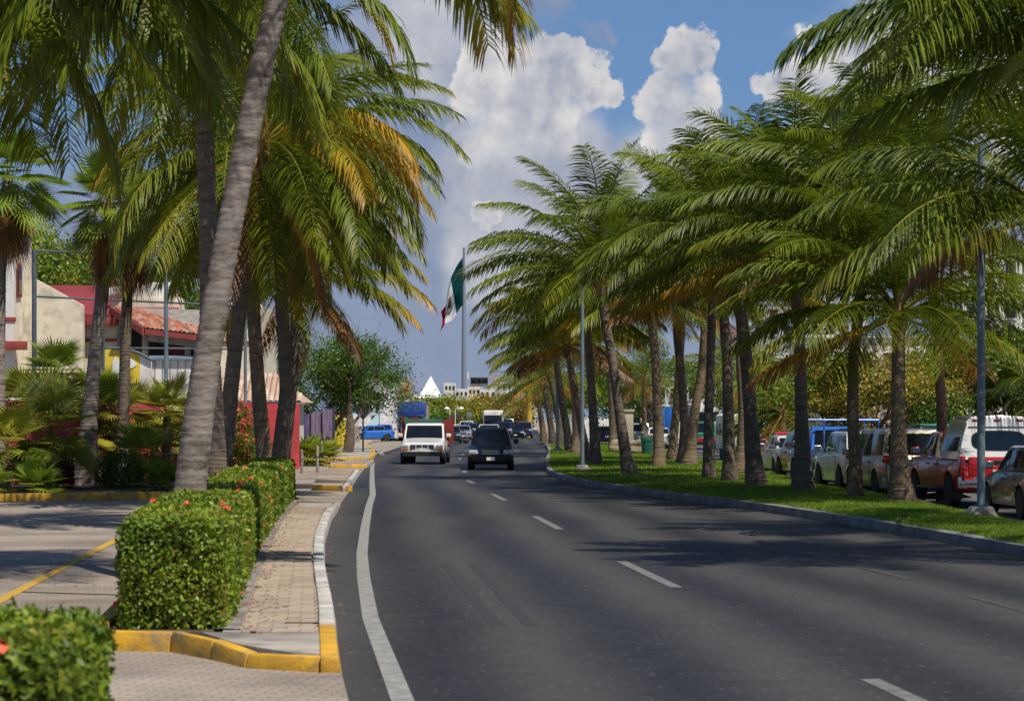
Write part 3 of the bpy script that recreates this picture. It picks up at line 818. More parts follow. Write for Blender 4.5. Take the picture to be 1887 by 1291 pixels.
M['coconut'] = pmat('coconut_husk', (0.22, 0.24, 0.03), 0.5, (0.30, 0.20, 0.04), 3)
M['fibre'] = pmat('crown_fibre', (0.20, 0.115, 0.05), 0.95, (0.10, 0.06, 0.03), 6, 0.6, 18)
seedc = [100]
def palm(base, path, rads, mat, label, group=None, nf=22, L=4.3, wind=0.22, age=0.18, limp=0.85, fronds=None, nl=90, lw=0.036, ll=1.05,
         low=-0.9, nuts=0, old=3, ring=0.075, n=14, azr=None, drp=1.0, ep=1.12):
    """coconut palm: base in world, path relative to base; fronds spiral from upright young to hanging old"""
    seedc[0] += 97; sd = seedc[0]; r = np.random.default_rng(sd)
    o = empty('coconut_palm', base, 0, label, 'palm', group)
    trunk_mesh(path, rads, mat, o, ring=ring, n=n, seed=sd, amp=0.028 if n > 20 else 0.035)
    top = Vector(path[-1])
    # leaf-base boss at the crown
    MB().lathe([(rads[-1] * 0.9, -0.45), (rads[-1] * 1.55, -0.15), (rads[-1] * 1.35, 0.15), (0.02, 0.45)], n=10, c=top).build('crown_shaft', M['fibre'], o, smooth=True)
    ga = r.uniform(0, 2 * PI)
    for i in range(nf):
        u = i / (nf - 1)
        az = ga + i * 2.39996 + r.normal(0, 0.12)
        if azr is not None and not azr(math.atan2(math.sin(az), math.cos(az)), u): continue
        elev = 1.42 - (1.42 - low) * u ** ep + r.normal(0, 0.09)
        droop = (0.70 + 0.85 * math.sin(PI * min(1, u * 0.9 + 0.12))) * r.uniform(0.85, 1.15)
        droop *= drp
        if elev < -0.2: droop *= 0.55
        ln = L * (0.72 + 0.33 * math.sin(PI * min(1, 0.2 + u * 0.75))) * r.uniform(0.92, 1.08)
        tn = age + r.normal(0, 0.035) + (0.16 * max(0, u - 0.6) / 0.4)
        tip = 0.10
        if i >= nf - old: tn += r.uniform(0.12, 0.42); tip = 0.22
        lim = limp * (0.35 + 1.05 * min(1, u * 1.25)) * r.uniform(0.85, 1.15)
        me = frond_mesh(az, elev, ln, droop, lim, wind * (0.2 + 1.3 * (1 - u)) * r.uniform(0.4, 1.6), tn, tip, nl, lw, ll, seed=sd * 31 + i)
        f = link('frond', me, None, o); f.location = top + Vector((0, 0, 0.12 * (1 - u)))
    for e in (fronds or []):
        me = frond_mesh(e[0], e[1], e[2], e[3], e[4], e[5], e[6], e[7] if len(e) > 7 else 0.12, nl, lw, ll, seed=sd * 57 + int(1000 * e[0]))
        f = link('frond', me, None, o); f.location = top
    for k in range(nuts):
        a = r.uniform(0, 2 * PI)
        MB().lathe([(0.01, -0.13), (0.075, -0.09), (0.10, 0.0), (0.08, 0.09), (0.02, 0.14)], n=10, c=top + Vector((0.26 * math.cos(a), 0.26 * math.sin(a), -0.28 - 0.15 * r.random()))).build('coconut', M['coconut'], o, smooth=True)
    return o

def trunk_path(base, way, yb=None):
    """way: list of (px,py) photo pixels of the stem centre at the palm's distance -> points relative to base"""
    y = base.y
    return [Vector((0, 0, -0.05))] + [P(px, py, y) - base for px, py in way]

# ---- left row by the pavement
GL = 'coconut palms rising from the hedge'
b = G(338, 1075)
palm(b, trunk_path(b, [(345, 940), (372, 720), (400, 540), (440, 330), (480, 130), (510, 0), (540, -140), (552, -230)]), [0.215, 0.195, 0.178, 0.165, 0.152, 0.145, 0.14, 0.14, 0.14], M['trunk_grey'],
     'thick pale grey coconut palm leaning over the hedge by the driveway', nf=18, L=3.8, wind=0.0, age=0.12, low=-0.25, old=0, ring=0.10, n=24, nl=80,
     fronds=[(0.25, -0.05, 3.7, 1.45, 1.1, 0.0, 0.18, 0.5), (-0.15, 0.1, 3.6, 1.7, 1.0, 0.0, 0.22, 0.5), (0.6, 0.0, 3.6, 1.5, 1.1, 0, 0.2, 0.4),
             (2.95, 0.05, 5.4, 1.35, 1.1, 0.0, 0.06, 0.15), (3.3, 0.2, 5.2, 1.75, 1.1, 0.0, 0.08, 0.25), (2.7, -0.2, 4.8, 1.05, 1.0, 0.0, 0.08, 0.2), (3.6, -0.1, 5.2, 1.4, 1.0, 0, .10, .3), (3.05, -0.25, 5.6, 0.9, 1.1, 0, .06, .2), (3.2, 0.45, 5.8, 1.75, 1.1, 0, .08, .2), (2.55, 0.15, 5.6, 1.35, 1.1, 0, .06, .2), (2.85, 0.35, 5.8, 1.55, 1.1, 0, .10, .3)])
b = G(404, 975)
palm(b, trunk_path(b, [(400, 900), (385, 600), (384, 420), (378, 250), (371, 80), (369, 0), (366, -90)]), [0.24, 0.2, 0.175, 0.165, 0.16, 0.155, 0.15, 0.14], M['trunk_dark'],
     'dark slender coconut palm standing straight behind the leaning grey one', nf=36, L=4.8, wind=0.0, age=0.18, low=-1.0, ep=0.75, old=1, n=16, limp=1.1,
     fronds=[(2.9, 0.2, 4.8, 1.5, 1.0, 0, 0.30, 0.25), (3.4, 0.0, 4.6, 1.2, 1.1, 0, 0.2, 0.2), (0.2, 0.2, 4.4, 1.6, 1.1, 0, 0.3, 0.3), (3.1, -0.3, 4.8, 1.0, 1.2, 0, 0.24, 0.25), (2.7, 0.05, 4.8, 1.3, 1.2, 0, 0.28, 0.3), (3.7, 0.1, 4.8, 1.3, 1.2, 0, 0.26, 0.3), (2.4, 0.3, 4.8, 1.5, 1.2, 0, 0.3, 0.3), (-2.2, 0.2, 4.6, 1.5, 1.2, 0, 0.3, 0.3)])
b = G(404, 935)
palm(b, trunk_path(b, [(408, 880), (425, 720), (440, 580), (455, 450), (470, 330), (480, 275)]), [0.25, 0.215, 0.18, 0.17, 0.165, 0.16, 0.15], M['trunk_dark'],
     'coconut palm with dark trunk tilting right out of the hedge', nf=44, L=4.8, wind=0.0, age=0.24, limp=1.2, low=-1.0, ep=0.8, old=3, n=16,
     fronds=[(3.0, 0.5, 4.4, 1.7, 1.1, 0, 0.36, 0.2), (2.6, 0.1, 4.2, 1.4, 1.1, 0, 0.42, 0.2), (-2.9, 0.3, 4.2, 1.6, 1.1, 0, 0.3, 0.2), (-0.45, 0.62, 4.7, 1.95, 1.0, 0, 0.56, 0.16), (-0.15, 0.4, 4.5, 1.8, 1.1, 0, 0.54, 0.2), (-0.75, 0.3, 4.3, 1.7, 1.1, 0, 0.46, 0.25)])
b = G(492, 918)
palm(b, trunk_path(b, [(488, 860), (475, 700), (466, 560), (472, 440), (482, 340), (492, 262)]), [0.24, 0.2, 0.18, 0.17, 0.165, 0.16, 0.15], M['trunk_brown'],
     'coconut palm with bent brown trunk and a golden yellow frond', GL, nf=40, L=4.7, wind=0.0, age=0.23, limp=1.1, low=-1.0, ep=0.8, old=2, n=16,
     fronds=[(0.12, 0.55, 4.3, 1.75, 1.05, 0, 0.52, 0.16), (-0.2, 0.45, 4.3, 1.8, 1.05, 0, 0.50, 0.18), (-0.5, 0.1, 4.2, 1.5, 1.1, 0, 0.34, 0.2), (-1.3, 0.1, 4.0, 1.5, 1.1, 0, 0.36, 0.3)])
b = G(512, 914)
palm(b, trunk_path(b, [(512, 860), (528, 720), (522, 600), (512, 470), (510, 380), (512, 300)]), [0.24, 0.2, 0.18, 0.175, 0.165, 0.16, 0.15], M['trunk_dark'],
     'coconut palm with thick dark trunk at the end of the hedge', nf=40, L=4.8, wind=0.0, age=0.20, limp=1.1, low=-1.0, ep=0.8, old=2, n=16,
     fronds=[(0.1, 0.7, 4.9, 1.9, 1.0, 0, 0.22, 0.2), (-0.1, 0.25, 4.6, 1.4, 1.1, 0, 0.28, 0.3), (0.5, 0.35, 4.6, 1.6, 1.1, 0, 0.26, 0.3), (-0.6, 0.0, 4.6, 1.2, 1.1, 0, 0.4, 0.35)])
b = G(521, 900)
palm(b, trunk_path(b, [(524, 840), (538, 720), (545, 600), (540, 505)]), [0.22, 0.17, 0.15, 0.14, 0.13], M['trunk_dark'],
     'short coconut palm with nuts behind the dark trunks of the hedge', nf=20, L=3.7, wind=0.0, age=0.26, limp=1.0, low=-0.95, old=4, n=12, nuts=5,
     fronds=[(0.1, 0.25, 4.3, 1.15, 1.0, 0, 0.30, 0.4), (-0.25, 0.0, 4.2, 0.9, 1.1, 0, 0.28, 0.4), (0.3, 0.6, 4.3, 1.5, 1.0, 0, .26, .3)])

# ---- the palms of the median
GM = 'coconut palms along the grass median'
M['mound'] = pmat('bare_soil', (0.14, 0.10, 0.065), 0.95, (0.09, 0.085, 0.03), 4, 0.6, 20)
LM = 'coconut palm with ringed brown trunk on the grass median'
def mpalm(bx, by, way, label=LM, group=GM, r0=0.36, r1=0.17, mat='trunk_brown', **k):
    b = G(bx, by, 0.0); b.z = 0.13; b = Vector((b.x, b.y, 0.14))
    path = trunk_path(b, way)
    n = len(path); hs = [p.z for p in path]
    rads = []
    for p in path:
        z = p.z
        rads.append(0.86 * (r1 + (r0 - r1) * math.exp(-max(0, z) / 0.5) + 0.02 * (1 - z / hs[-1])))
    kw = dict(nf=30, L=4.4, wind=0.10, age=0.17, limp=1.25, low=-0.22, drp=0.84, old=2, nl=86, n=14)
    kw.update(k)
    o = palm(b, path, rads, M[mat], label, group, **kw)
    MB().lathe([(0.62 + 0.3 * r0, -0.02), (0.40 + 0.3 * r0, 0.055), (r0 * 0.8, 0.10)], n=16).build('root_mound', M['mound'], o, smooth=True)
    return o
mpalm(1664, 938, [(1657, 870), (1655, 760), (1656, 660), (1655, 585)], 'coconut palm with broad flared base beside the red pickup', None, r0=0.40, mat='trunk_brown', L=4.2, limp=0.8, age=0.2,
      fronds=[(3.0, 0.55, 4.2, 1.25, 0.75, 0.1, 0.2), (2.6, 0.25, 4.4, 1.1, 0.8, 0.1, 0.24), (0.1, 0.5, 4.2, 1.35, 0.85, 0, 0.2), (0.4, 0.2, 4.0, 1.2, 0.9, 0, 0.2), (-1.5, 0.15, 3.6, 1.3, 0.8, 0, 0.22)])
mpalm(1575, 930, [(1577, 860), (1571, 760), (1573, 660), (1585, 540), (1612, 440)], 'slim tall coconut palm between the minivan and the lawn', None, r0=0.22, r1=0.145, L=4.6, wind=0.3)
mpalm(1480, 917, [(1479, 860), (1477, 760), (1474, 660), (1468, 540), (1462, 450)], 'coconut palm with stout trunk before the blue pickup', None, r0=0.40, mat='trunk_dark', L=4.5)
mpalm(1397, 907, [(1388, 850), (1383, 760), (1375, 660), (1364, 560), (1352, 470)], 'thick trunked coconut palm beside the white sedan', None, r0=0.40, r1=0.20, mat='trunk_dark', L=4.4,
      fronds=[(2.9, 0.5, 4.6, 1.3, 0.8, 0.1, 0.22), (-2.6, 0.3, 4.4, 1.3, 0.8, .1, .22)])
mpalm(1345, 899, [(1344, 850), (1342, 760), (1340, 660), (1332, 560), (1322, 485)], 'coconut palm with straight dark trunk nearest the stout double pair by the white van', GM, r0=0.30, mat='trunk_dark')
mpalm(1366, 883, [(1368, 830), (1370, 760), (1364, 660), (1370, 540), (1380, 460)], 'coconut palm with wide pale foot behind the thick trunked palm beside the white van', GM, r0=0.42, mat='trunk_brown', L=4.3)
mpalm(1307, 893, [(1306, 850), (1306, 760), (1309, 690), (1312, 580), (1315, 520)], 'slim dark coconut palm alone on the lawn before the green and red pickup', GM, r0=0.28, r1=0.15, mat='trunk_dark')
mpalm(1214, 869, [(1214, 830), (1212, 760), (1208, 660), (1202, 600), (1198, 545)], 'straight brown coconut palm alone on the lawn by the green litter bin', GM, r0=0.34, r1=0.20)
mpalm(1271, 865, [(1272, 830), (1280, 760), (1294, 680), (1300, 600), (1300, 510)], 'coconut palm bending right with swollen foot before the green pickup', GM, r0=0.42, r1=0.20)
mpalm(1255, 863, [(1260, 830), (1262, 780), (1256, 700), (1248, 620), (1246, 545)], 'dark coconut palm leaning left against the right bending one', GM, r0=0.32, r1=0.19, mat='trunk_dark')
mpalm(1237, 855, [(1240, 820), (1245, 770), (1250, 700), (1255, 630), (1258, 560)], 'coconut palm of the paired trunks before the blue box truck', GM, r0=0.30, r1=0.19)
mpalm(1162, 884, [(1152, 830), (1140, 750), (1128, 660), (1112, 570), (1102, 510)], 'tall coconut palm leaning left over the avenue kerb', None, r0=0.34, r1=0.17, mat='trunk_dark', L=4.9, wind=0.3, nf=26,
      fronds=[(3.1, 0.55, 4.8, 1.35, 0.8, 0.1, 0.22, 0.2), (2.8, 0.2, 4.6, 1.1, 0.9, 0.1, 0.26, 0.25), (-2.9, 0.0, 4.6, 1.0, 0.9, 0.1, 0.3, 0.25), (3.1, -0.15, 4.4, 0.8, 0.9, .1, .36, .2), (1.2, 1.25, 4.6, 0.6, 0.4, 0.0, 0.16)])
mpalm(1098, 863, [(1097, 830), (1093, 760), (1086, 660), (1078, 580)], 'dark coconut palm right next to the kerb side lamp post', GM, r0=0.32, r1=0.19, mat='trunk_dark', L=4.0)
mpalm(1083, 858, [(1078, 820), (1066, 760), (1055, 690), (1045, 640)], 'coconut palm with yellowing low fronds behind the lamp post', None, r0=0.3, r1=0.16, L=3.8, age=0.3, old=6)
mpalm(1052, 836, [(1046, 800), (1036, 740), (1028, 690), (1022, 640)], 'stout dark coconut palm by the farther lamp post', GM, r0=0.4, r1=0.22, mat='trunk_dark', L=4.2)
mpalm(1060, 842, [(1062, 800), (1060, 740), (1052, 690), (1046, 600)], 'coconut palm with thick trunk just behind the farther lamp post', GM, r0=0.36, r1=0.2, L=4.4, age=0.24)
mpalm(1131, 838, [(1130, 800), (1128, 740), (1124, 690), (1126, 600)], 'coconut palm seen in the gap beside the stone pillar and boulder', GM, r0=0.36, r1=0.22, L=4.4, nl=44)
mpalm(1020, 822, [(1016, 790), (1008, 740), (1002, 710)], 'dark coconut palm near the far tip of the median', GM, r0=0.4, r1=0.24, mat='trunk_dark', L=4.4, nl=44, old=4)
mpalm(1035, 826, [(1032, 790), (1024, 740), (1014, 690)], 'coconut palm with yellowish crown near the far tip of the median', GM, r0=0.4, r1=0.24, mat='trunk_dark', L=4.6, nl=44, age=0.28)
mpalm(1003, 818, [(1000, 790), (996, 760), (990, 735)], 'last coconut palm at the far tip of the median by the yellow mast', GM, r0=0.4, r1=0.24, L=4.2, nl=40)
# the two whose crowns hang into the picture from the right
mpalm(1985, 985, [(1980, 900), (1970, 760), (1955, 600), (1945, 470), (1940, 400)], 'coconut palm whose long arched frond reaches over the lamp post', None, r0=0.36, L=4.6, wind=0.2, nl=70,
      fronds=[(3.05, 0.42, 4.7, 1.05, 0.85, 0.0, 0.2), (-2.9, 0.15, 4.4, 1.2, 0.9, 0.0, 0.2), (2.75, 0.75, 4.6, 1.3, 0.8, 0.0, 0.14), (-2.5, 0.35, 4.2, 1.5, 0.9, 0, 0.22)])
mpalm(2075, 1042, [(2062, 900), (2045, 600), (2015, 350), (1995, 180), (1988, 110)], 'tallest coconut palm of the median, crown high over the lanes beside the lamp post', None, r0=0.3, L=4.1, wind=0.05, nl=90, age=0.12,
      fronds=[(2.9, 0.6, 4.0, 1.4, 1.1, 0.0, 0.12), (3.3, 0.25, 4.0, 1.2, 1.2, 0.0, 0.14), (-2.4, 0.5, 4.6, 1.5, 1.1, 0.0, 0.14), (2.5, 0.9, 4.6, 1.2, 0.8, 0.0, 0.12)])
mpalm(1740, 925, [(1738, 860), (1735, 740), (1725, 600), (1712, 470), (1705, 390)], 'coconut palm hidden to its crown behind the broad based one', None, r0=0.22, r1=0.13, L=4.5, wind=0.3)

b = G(-175, 1060)
palm(b, trunk_path(b, [(-170, 900), (-150, 600), (-120, 200), (-90, -60), (-80, -180)]), [0.24, 0.2, 0.18, 0.165, 0.155, 0.15], M['trunk_grey'],
     'coconut palm beside the forecourt with fronds hanging into the upper corner', nf=30, L=4.6, wind=0.0, age=0.16, limp=1.1, low=-0.9, ep=0.8, old=0, n=14,
     fronds=[(0.3, 0.0, 4.4, 1.2, 1.1, 0, 0.2, 0.2), (-0.2, 0.2, 4.4, 1.4, 1.1, 0, 0.18, 0.2), (0.0, -0.35, 4.6, 0.8, 1.2, 0, 0.08, 0.2), (0.5, -0.2, 4.6, 1.0, 1.2, 0, 0.1, 0.2), (-0.45, -0.1, 4.4, 1.1, 1.2, 0, 0.1, 0.2)])
# ---------------------------------------------------------------- fan palms
def fan_mesh(az, elev, pet, Rr, arc=2.35, nseg=34, tint=0.3, droop=0.35, roll=0.0, seed=0, tilt=0.35, joined=0.5, mat='fan'):
    """petiole and pleated fan blade with free, drooping tips"""
    r = np.random.default_rng(seed)
    d = np.array([math.cos(elev) * math.cos(az), math.cos(elev) * math.sin(az), math.sin(elev)])
    s = nrm(np.cross(d, [0, 0, 1.0]) + 1e-6); n = np.cross(s, d)
    s, n = s * math.cos(roll) + n * math.sin(roll), n * math.cos(roll) - s * math.sin(roll)
    K = 6; t = np.linspace(0, 1, K)
    bend = -0.10 * pet
    pp = d[None] * (t * pet)[:, None] + np.array([0, 0, 1.0])[None] * (bend * t ** 2)[:, None]
    hub = pp[-1]
    rad = 0.022 * (1 - 0.45 * t)
    rv = np.stack([pp + s * rad[:, None], pp + n * rad[:, None] * 0.6, pp - s * rad[:, None], pp - n * rad[:, None] * 0.6], 1).reshape(-1, 3)
    i = np.arange(K - 1)[:, None] * 4; j = np.arange(4)[None]
    q = np.stack([i + j, i + (j + 1) % 4, i + 4 + (j + 1) % 4, i + 4 + j], -1).reshape(-1, 4)
    V = [rv]; T = [np.full(len(rv), min(1, tint + 0.14))]; Lp = [q.ravel()]; Sz = [np.full(len(q), 4)]
    # blade frame leans forward from the petiole
    bd = nrm(d * math.cos(tilt) - n * math.sin(tilt)); bn = np.cross(s, bd)
    th = np.linspace(-arc, arc, nseg + 1)
    up = np.array([0, 0, 1.0])
    base = len(rv)
    vv, tt = [], []
    prof = ((0.03, 0.0), (joined, 0.5), (0.78, 0.8), (1.0, 1.0))
    for k in range(nseg):
        a0, a1 = th[k], th[k + 1]; am = (a0 + a1) / 2
        ln = Rr * (0.72 + 0.28 * math.cos(am * 0.55)) * r.uniform(0.9, 1.08)
        dm = bd * math.cos(am) + s * math.sin(am)
        fr = joined + r.uniform(-0.06, 0.08)
        e0 = bd * math.cos(a0) + s * math.sin(a0); e1 = bd * math.cos(a1) + s * math.sin(a1)
        cup = 0.16 * Rr
        def pt(dirv, rr, off=0.0):
            return hub + dirv * (rr * ln) + bn * (cup * (rr ** 1.5) * (0.2 + abs(math.sin(am)) * 0.6) + off) - up * (droop * Rr * max(0, rr - 0.45) ** 1.7)
        pl = 0.012
        vv += [pt(dm, 0.03), pt(e0, fr, -pl), pt(dm, fr, pl), pt(e1, fr, -pl)]
        mid = 0.5 + 0.5 * fr
        w0 = e0 * 0.36 + dm * 0.64; w1 = e1 * 0.36 + dm * 0.64
        vv += [pt(w0, mid), pt(w1, mid), pt(dm, 1.0)]
        c = tint + r.normal(0, 0.03)
        tt += [c - .03, c, c, c, c + .02, c + .02, c + 0.10]
    n7 = base + np.arange(nseg)[:, None] * 7
    f1 = n7 + np.array([[0, 1, 2]]); f2 = n7 + np.array([[0, 2, 3]]); f3 = n7 + np.array([[1, 4, 5, 2]]); f4 = n7 + np.array([[2, 5, 3]]); f5 = n7 + np.array([[4, 6, 5]])
    V.append(np.array(vv)); T.append(np.clip(tt, 0, 1))
    Lp += [f1.ravel(), f2.ravel(), f3.ravel(), f4.ravel(), f5.ravel()]
    Sz += [np.full(nseg, 3), np.full(nseg, 3), np.full(nseg, 4), np.full(nseg, 3), np.full(nseg, 3)]
    me = np_mesh('fan_leaf', np.vstack(V), np.concatenate(Lp), np.concatenate(Sz), np.concatenate(T))
    me.materials.append(M[mat]); return me
def fanpalm(base, path, rads, label, nl=22, pet=0.9, Rr=0.85, tint=0.28, low=-0.6, skirt=0, group=None, mat='trunk_brown', extra=(), nseg=34, droop=0.35, name='fan_palm', boss=True):
    seedc[0] += 89; sd = seedc[0]; r = np.random.default_rng(sd)
    o = empty(name, base, 0, label, 'palm', group)
    if path:
        trunk_mesh(path, rads, M[mat], o, ring=0.09, n=14, amp=0.03, seed=sd); top = Vector(path[-1])
    else: top = Vector((0, 0, 0.05))
    ga = r.uniform(0, 6.28)
    for i in range(nl):
        u = i / max(1, nl - 1); az = ga + i * 2.39996
        el = 1.35 - (1.35 - low) * u + r.normal(0, 0.08)
        me = fan_mesh(az, el, pet * r.uniform(0.8, 1.15), Rr * r.uniform(0.85, 1.1), tint=tint + 0.06 * u + r.normal(0, 0.03), droop=droop * (0.7 + 0.6 * u), seed=sd * 13 + i, nseg=nseg)
        link('fan_leaf', me, None, o).location = top
    for i in range(skirt):
        az = r.uniform(0, 6.28); z = -r.uniform(0, 0.9)
        me = fan_mesh(az, -1.15 - r.uniform(0, 0.3), pet * 0.55 * r.uniform(0.7, 1.2), Rr * 0.95, arc=0.75, nseg=16, tint=r.uniform(0.72, 0.98), droop=0.9, seed=sd * 17 + i, tilt=0.1, joined=0.3)
        link('dead_leaf', me, None, o).location = top + Vector((0, 0, z))
    for e in extra:
        me = fan_mesh(e[0], e[1], e[2], e[3], tint=e[4], droop=e[5] if len(e) > 5 else 0.3, seed=sd + int(abs(e[0]) * 100), nseg=40, roll=e[6] if len(e) > 6 else 0.0, tilt=e[7] if len(e) > 7 else 0.35)
        link('fan_leaf', me, None, o).location = top
    return o

b = G(152, 903)
fanpalm(b, trunk_path(b, [(158, 860), (165, 760), (175, 660), (186, 560), (196, 460), (203, 380)]), [0.42, 0.33, 0.22, 0.20, 0.19, 0.18, 0.17],
        'slender fan palm with a brown skirt of dead leaves above the planted bed', nl=24, pet=1.0, Rr=1.0, skirt=44, low=-0.7, mat='trunk_grey', tint=0.3)
b = G(222, 898)
fanpalm(b, trunk_path(b, [(226, 800), (232, 600), (238, 480), (243, 400)]), [0.2, 0.17, 0.16, 0.15, 0.15],
        'fan palm with hanging dead leaves close behind the slender one', nl=18, pet=1.0, Rr=1.0, skirt=40, low=-0.8, mat='trunk_dark', tint=0.34)
b = G(-4, 905)
fanpalm(b, trunk_path(b, [(-3, 800), (-2, 650), (0, 500), (8, 400), (14, 330)]), [0.26, 0.2, 0.17, 0.16, 0.15, 0.15],
        'tall fan palm beside the cream tower', nl=24, pet=1.1, Rr=1.1, skirt=20, low=-0.8, mat='trunk_grey', tint=0.27)
b = G(84, 908)
fanpalm(b, trunk_path(b, [(88, 860), (92, 800)]), [0.34, 0.33, 0.26],
        'low fan palm with one huge upright fan leaf in the planted bed', nl=15, pet=0.8, Rr=0.95, low=-0.55, tint=0.42, mat='trunk_brown',
        extra=[(-1.45, 1.05, 1.25, 1.25, 0.43, 0.12, 0.0, -0.75), (-1.0, 0.5, 1.1, 1.0, 0.4, 0.35), (-0.7, -0.25, 0.9, 1.0, 0.42, 0.5), (-0.35, -0.45, 0.9, 0.95, 0.60, 0.6), (-2.3, 0.35, 1.0, 1.0, 0.36, 0.4), (-1.9, -0.3, 0.8, 0.95, 0.38, 0.5)])
for px, py, zt, lab, nlv, rr in ((205, 896, 2.1, 'bushy fan palm leaning towards the yellow panel', 17, 0.9), (12, 912, 1.2, 'low grey green fan palm at the outer end of the planted bed', 14, 0.95),
                                 (255, 905, 0.9, 'small fan palm beside the red wall and the grey trunk', 13, 0.8), (100, 880, 3.5, 'dark fan palm before the cream stair wall', 18, 0.95), (150, 886, 1.7, 'fan palm filling the bed beneath the slender trunk', 14, 0.9)):
    b = G(px, py)
    fanpalm(b, [Vector((0, 0, -.05)), Vector((0.02, 0, zt * 0.5)), Vector((0.05, 0, zt))], [0.16, 0.14, 0.12], lab, nl=nlv, pet=0.75, Rr=rr, low=-0.5, tint=0.34 + 0.08 * (py > 895))
for px, py, lab, tn in ((70, 916, 'ground level palm clump with thin leaves before the low fan palm', 0.3), (300, 912, 'tuft of narrow fan leaves at the kerb beside the grey trunk', 0.34), (-30, 918, 'palmetto clump at the outer kerb of the bed', 0.28)):
    b = G(px, py); b.z = 0.13
    fanpalm(b, None, None, lab, nl=13, pet=0.5, Rr=0.62, low=0.05, tint=tn, nseg=22, name='palmetto')
for px, py, lab in ((566, 858, 'pale green palmetto by the end of the red wall'), (590, 856, 'bushy palmetto between the bollards and the purple banner')):
    b = G(px, py)
    fanpalm(b, None, None, lab, nl=22, pet=0.85, Rr=0.8, low=0.0, tint=0.38, nseg=20, name='palmetto', droop=0.5)

for px, py, zt, lab, nlv, rr, tn in ((40, 893, 2.4, 'leafy fan palm before the tower wall', 18, 1.0, 0.34), (175, 880, 2.6, 'fan palm with glossy leaves in front of the yellow panel', 18, 0.95, 0.30), (130, 898, 1.4, 'pale green fan palm between dry shrub and slender trunk', 15, 0.95, 0.40),
                                   (245, 884, 2.0, 'fan palm against the red wall left of the grey trunk', 16, 0.85, 0.34), (282, 890, 1.2, 'knee high fan palm touching the red wall', 13, 0.75, 0.38), (305, 893, 2.1, 'tall leafy fan palm hiding the red wall beside the grey trunk', 18, 0.85, 0.36), (330, 884, 1.3, 'fan palm peeping out right behind the grey trunk', 14, 0.8, 0.36), (-40, 896, 2.0, 'wide fan palm beside the tall one at the tower', 16, 1.0, 0.3)):
    b = G(px, py)
    fanpalm(b, [Vector((0, 0, -.05)), Vector((0.02, 0, zt * 0.5)), Vector((0.05, 0, zt))], [0.16, 0.14, 0.12], lab, nl=nlv, pet=0.8, Rr=rr, low=-0.55, tint=tn + 0.07)

# ---------------------------------------------------------------- leaves, hedges, bushes
def leaf_arrays(pts, nor, size, asp=0.5, tint=0.4, tsd=0.12, r=rng, spread=0.9, fold=0.12):
    n = len(pts)
    nn = nrm(nor + r.normal(0, spread, (n, 3)))
    a = nrm(np.cross(nn, r.normal(0, 1, (n, 3)))); b = np.cross(nn, a)
    sz = size * r.uniform(0.65, 1.3, n)[:, None]
    v = np.stack([pts - a * sz * .5, pts + b * sz * asp * .5 - nn * sz * fold, pts + a * sz * .5, pts - b * sz * asp * .5 - nn * sz * fold], 1)
    tn = np.clip(r.normal(tint, tsd, n) if np.isscalar(tint) else tint + r.normal(0, tsd, n), 0, 1)
    return v.reshape(-1, 3), np.repeat(tn, 4)
def leaf_obj(name, parts, mat, parent, kind=None):
    v = np.vstack([p[0] for p in parts]); t = np.concatenate([p[1] for p in parts]); n = len(v) // 4
    o = link(name, np_mesh(name, v, np.arange(n * 4), np.full(n, 4), t), mat, parent)
    if kind: o["kind"] = kind
    return o
M['ixora'] = pmat('red_flower', (0.72, 0.06, 0.035), 0.6, (0.80, 0.17, 0.06), 12)
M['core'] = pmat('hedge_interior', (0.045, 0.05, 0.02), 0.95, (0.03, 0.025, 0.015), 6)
def flower(pos, size, parent, r):
    v = []
    n = 16
    p = r.normal(0, 1, (n, 3)); p = nrm(p); p[:, 2] = np.abs(p[:, 2])
    a = leaf_arrays(np.array(pos)[None] + p * size * 0.5, p, size * 0.6, 0.7, 0.5, 0.1, r, 0.3)
    o = link('flower', np_mesh('flower', a[0], np.arange(n * 4), np.full(n, 4)), M['ixora'], parent)
    return o
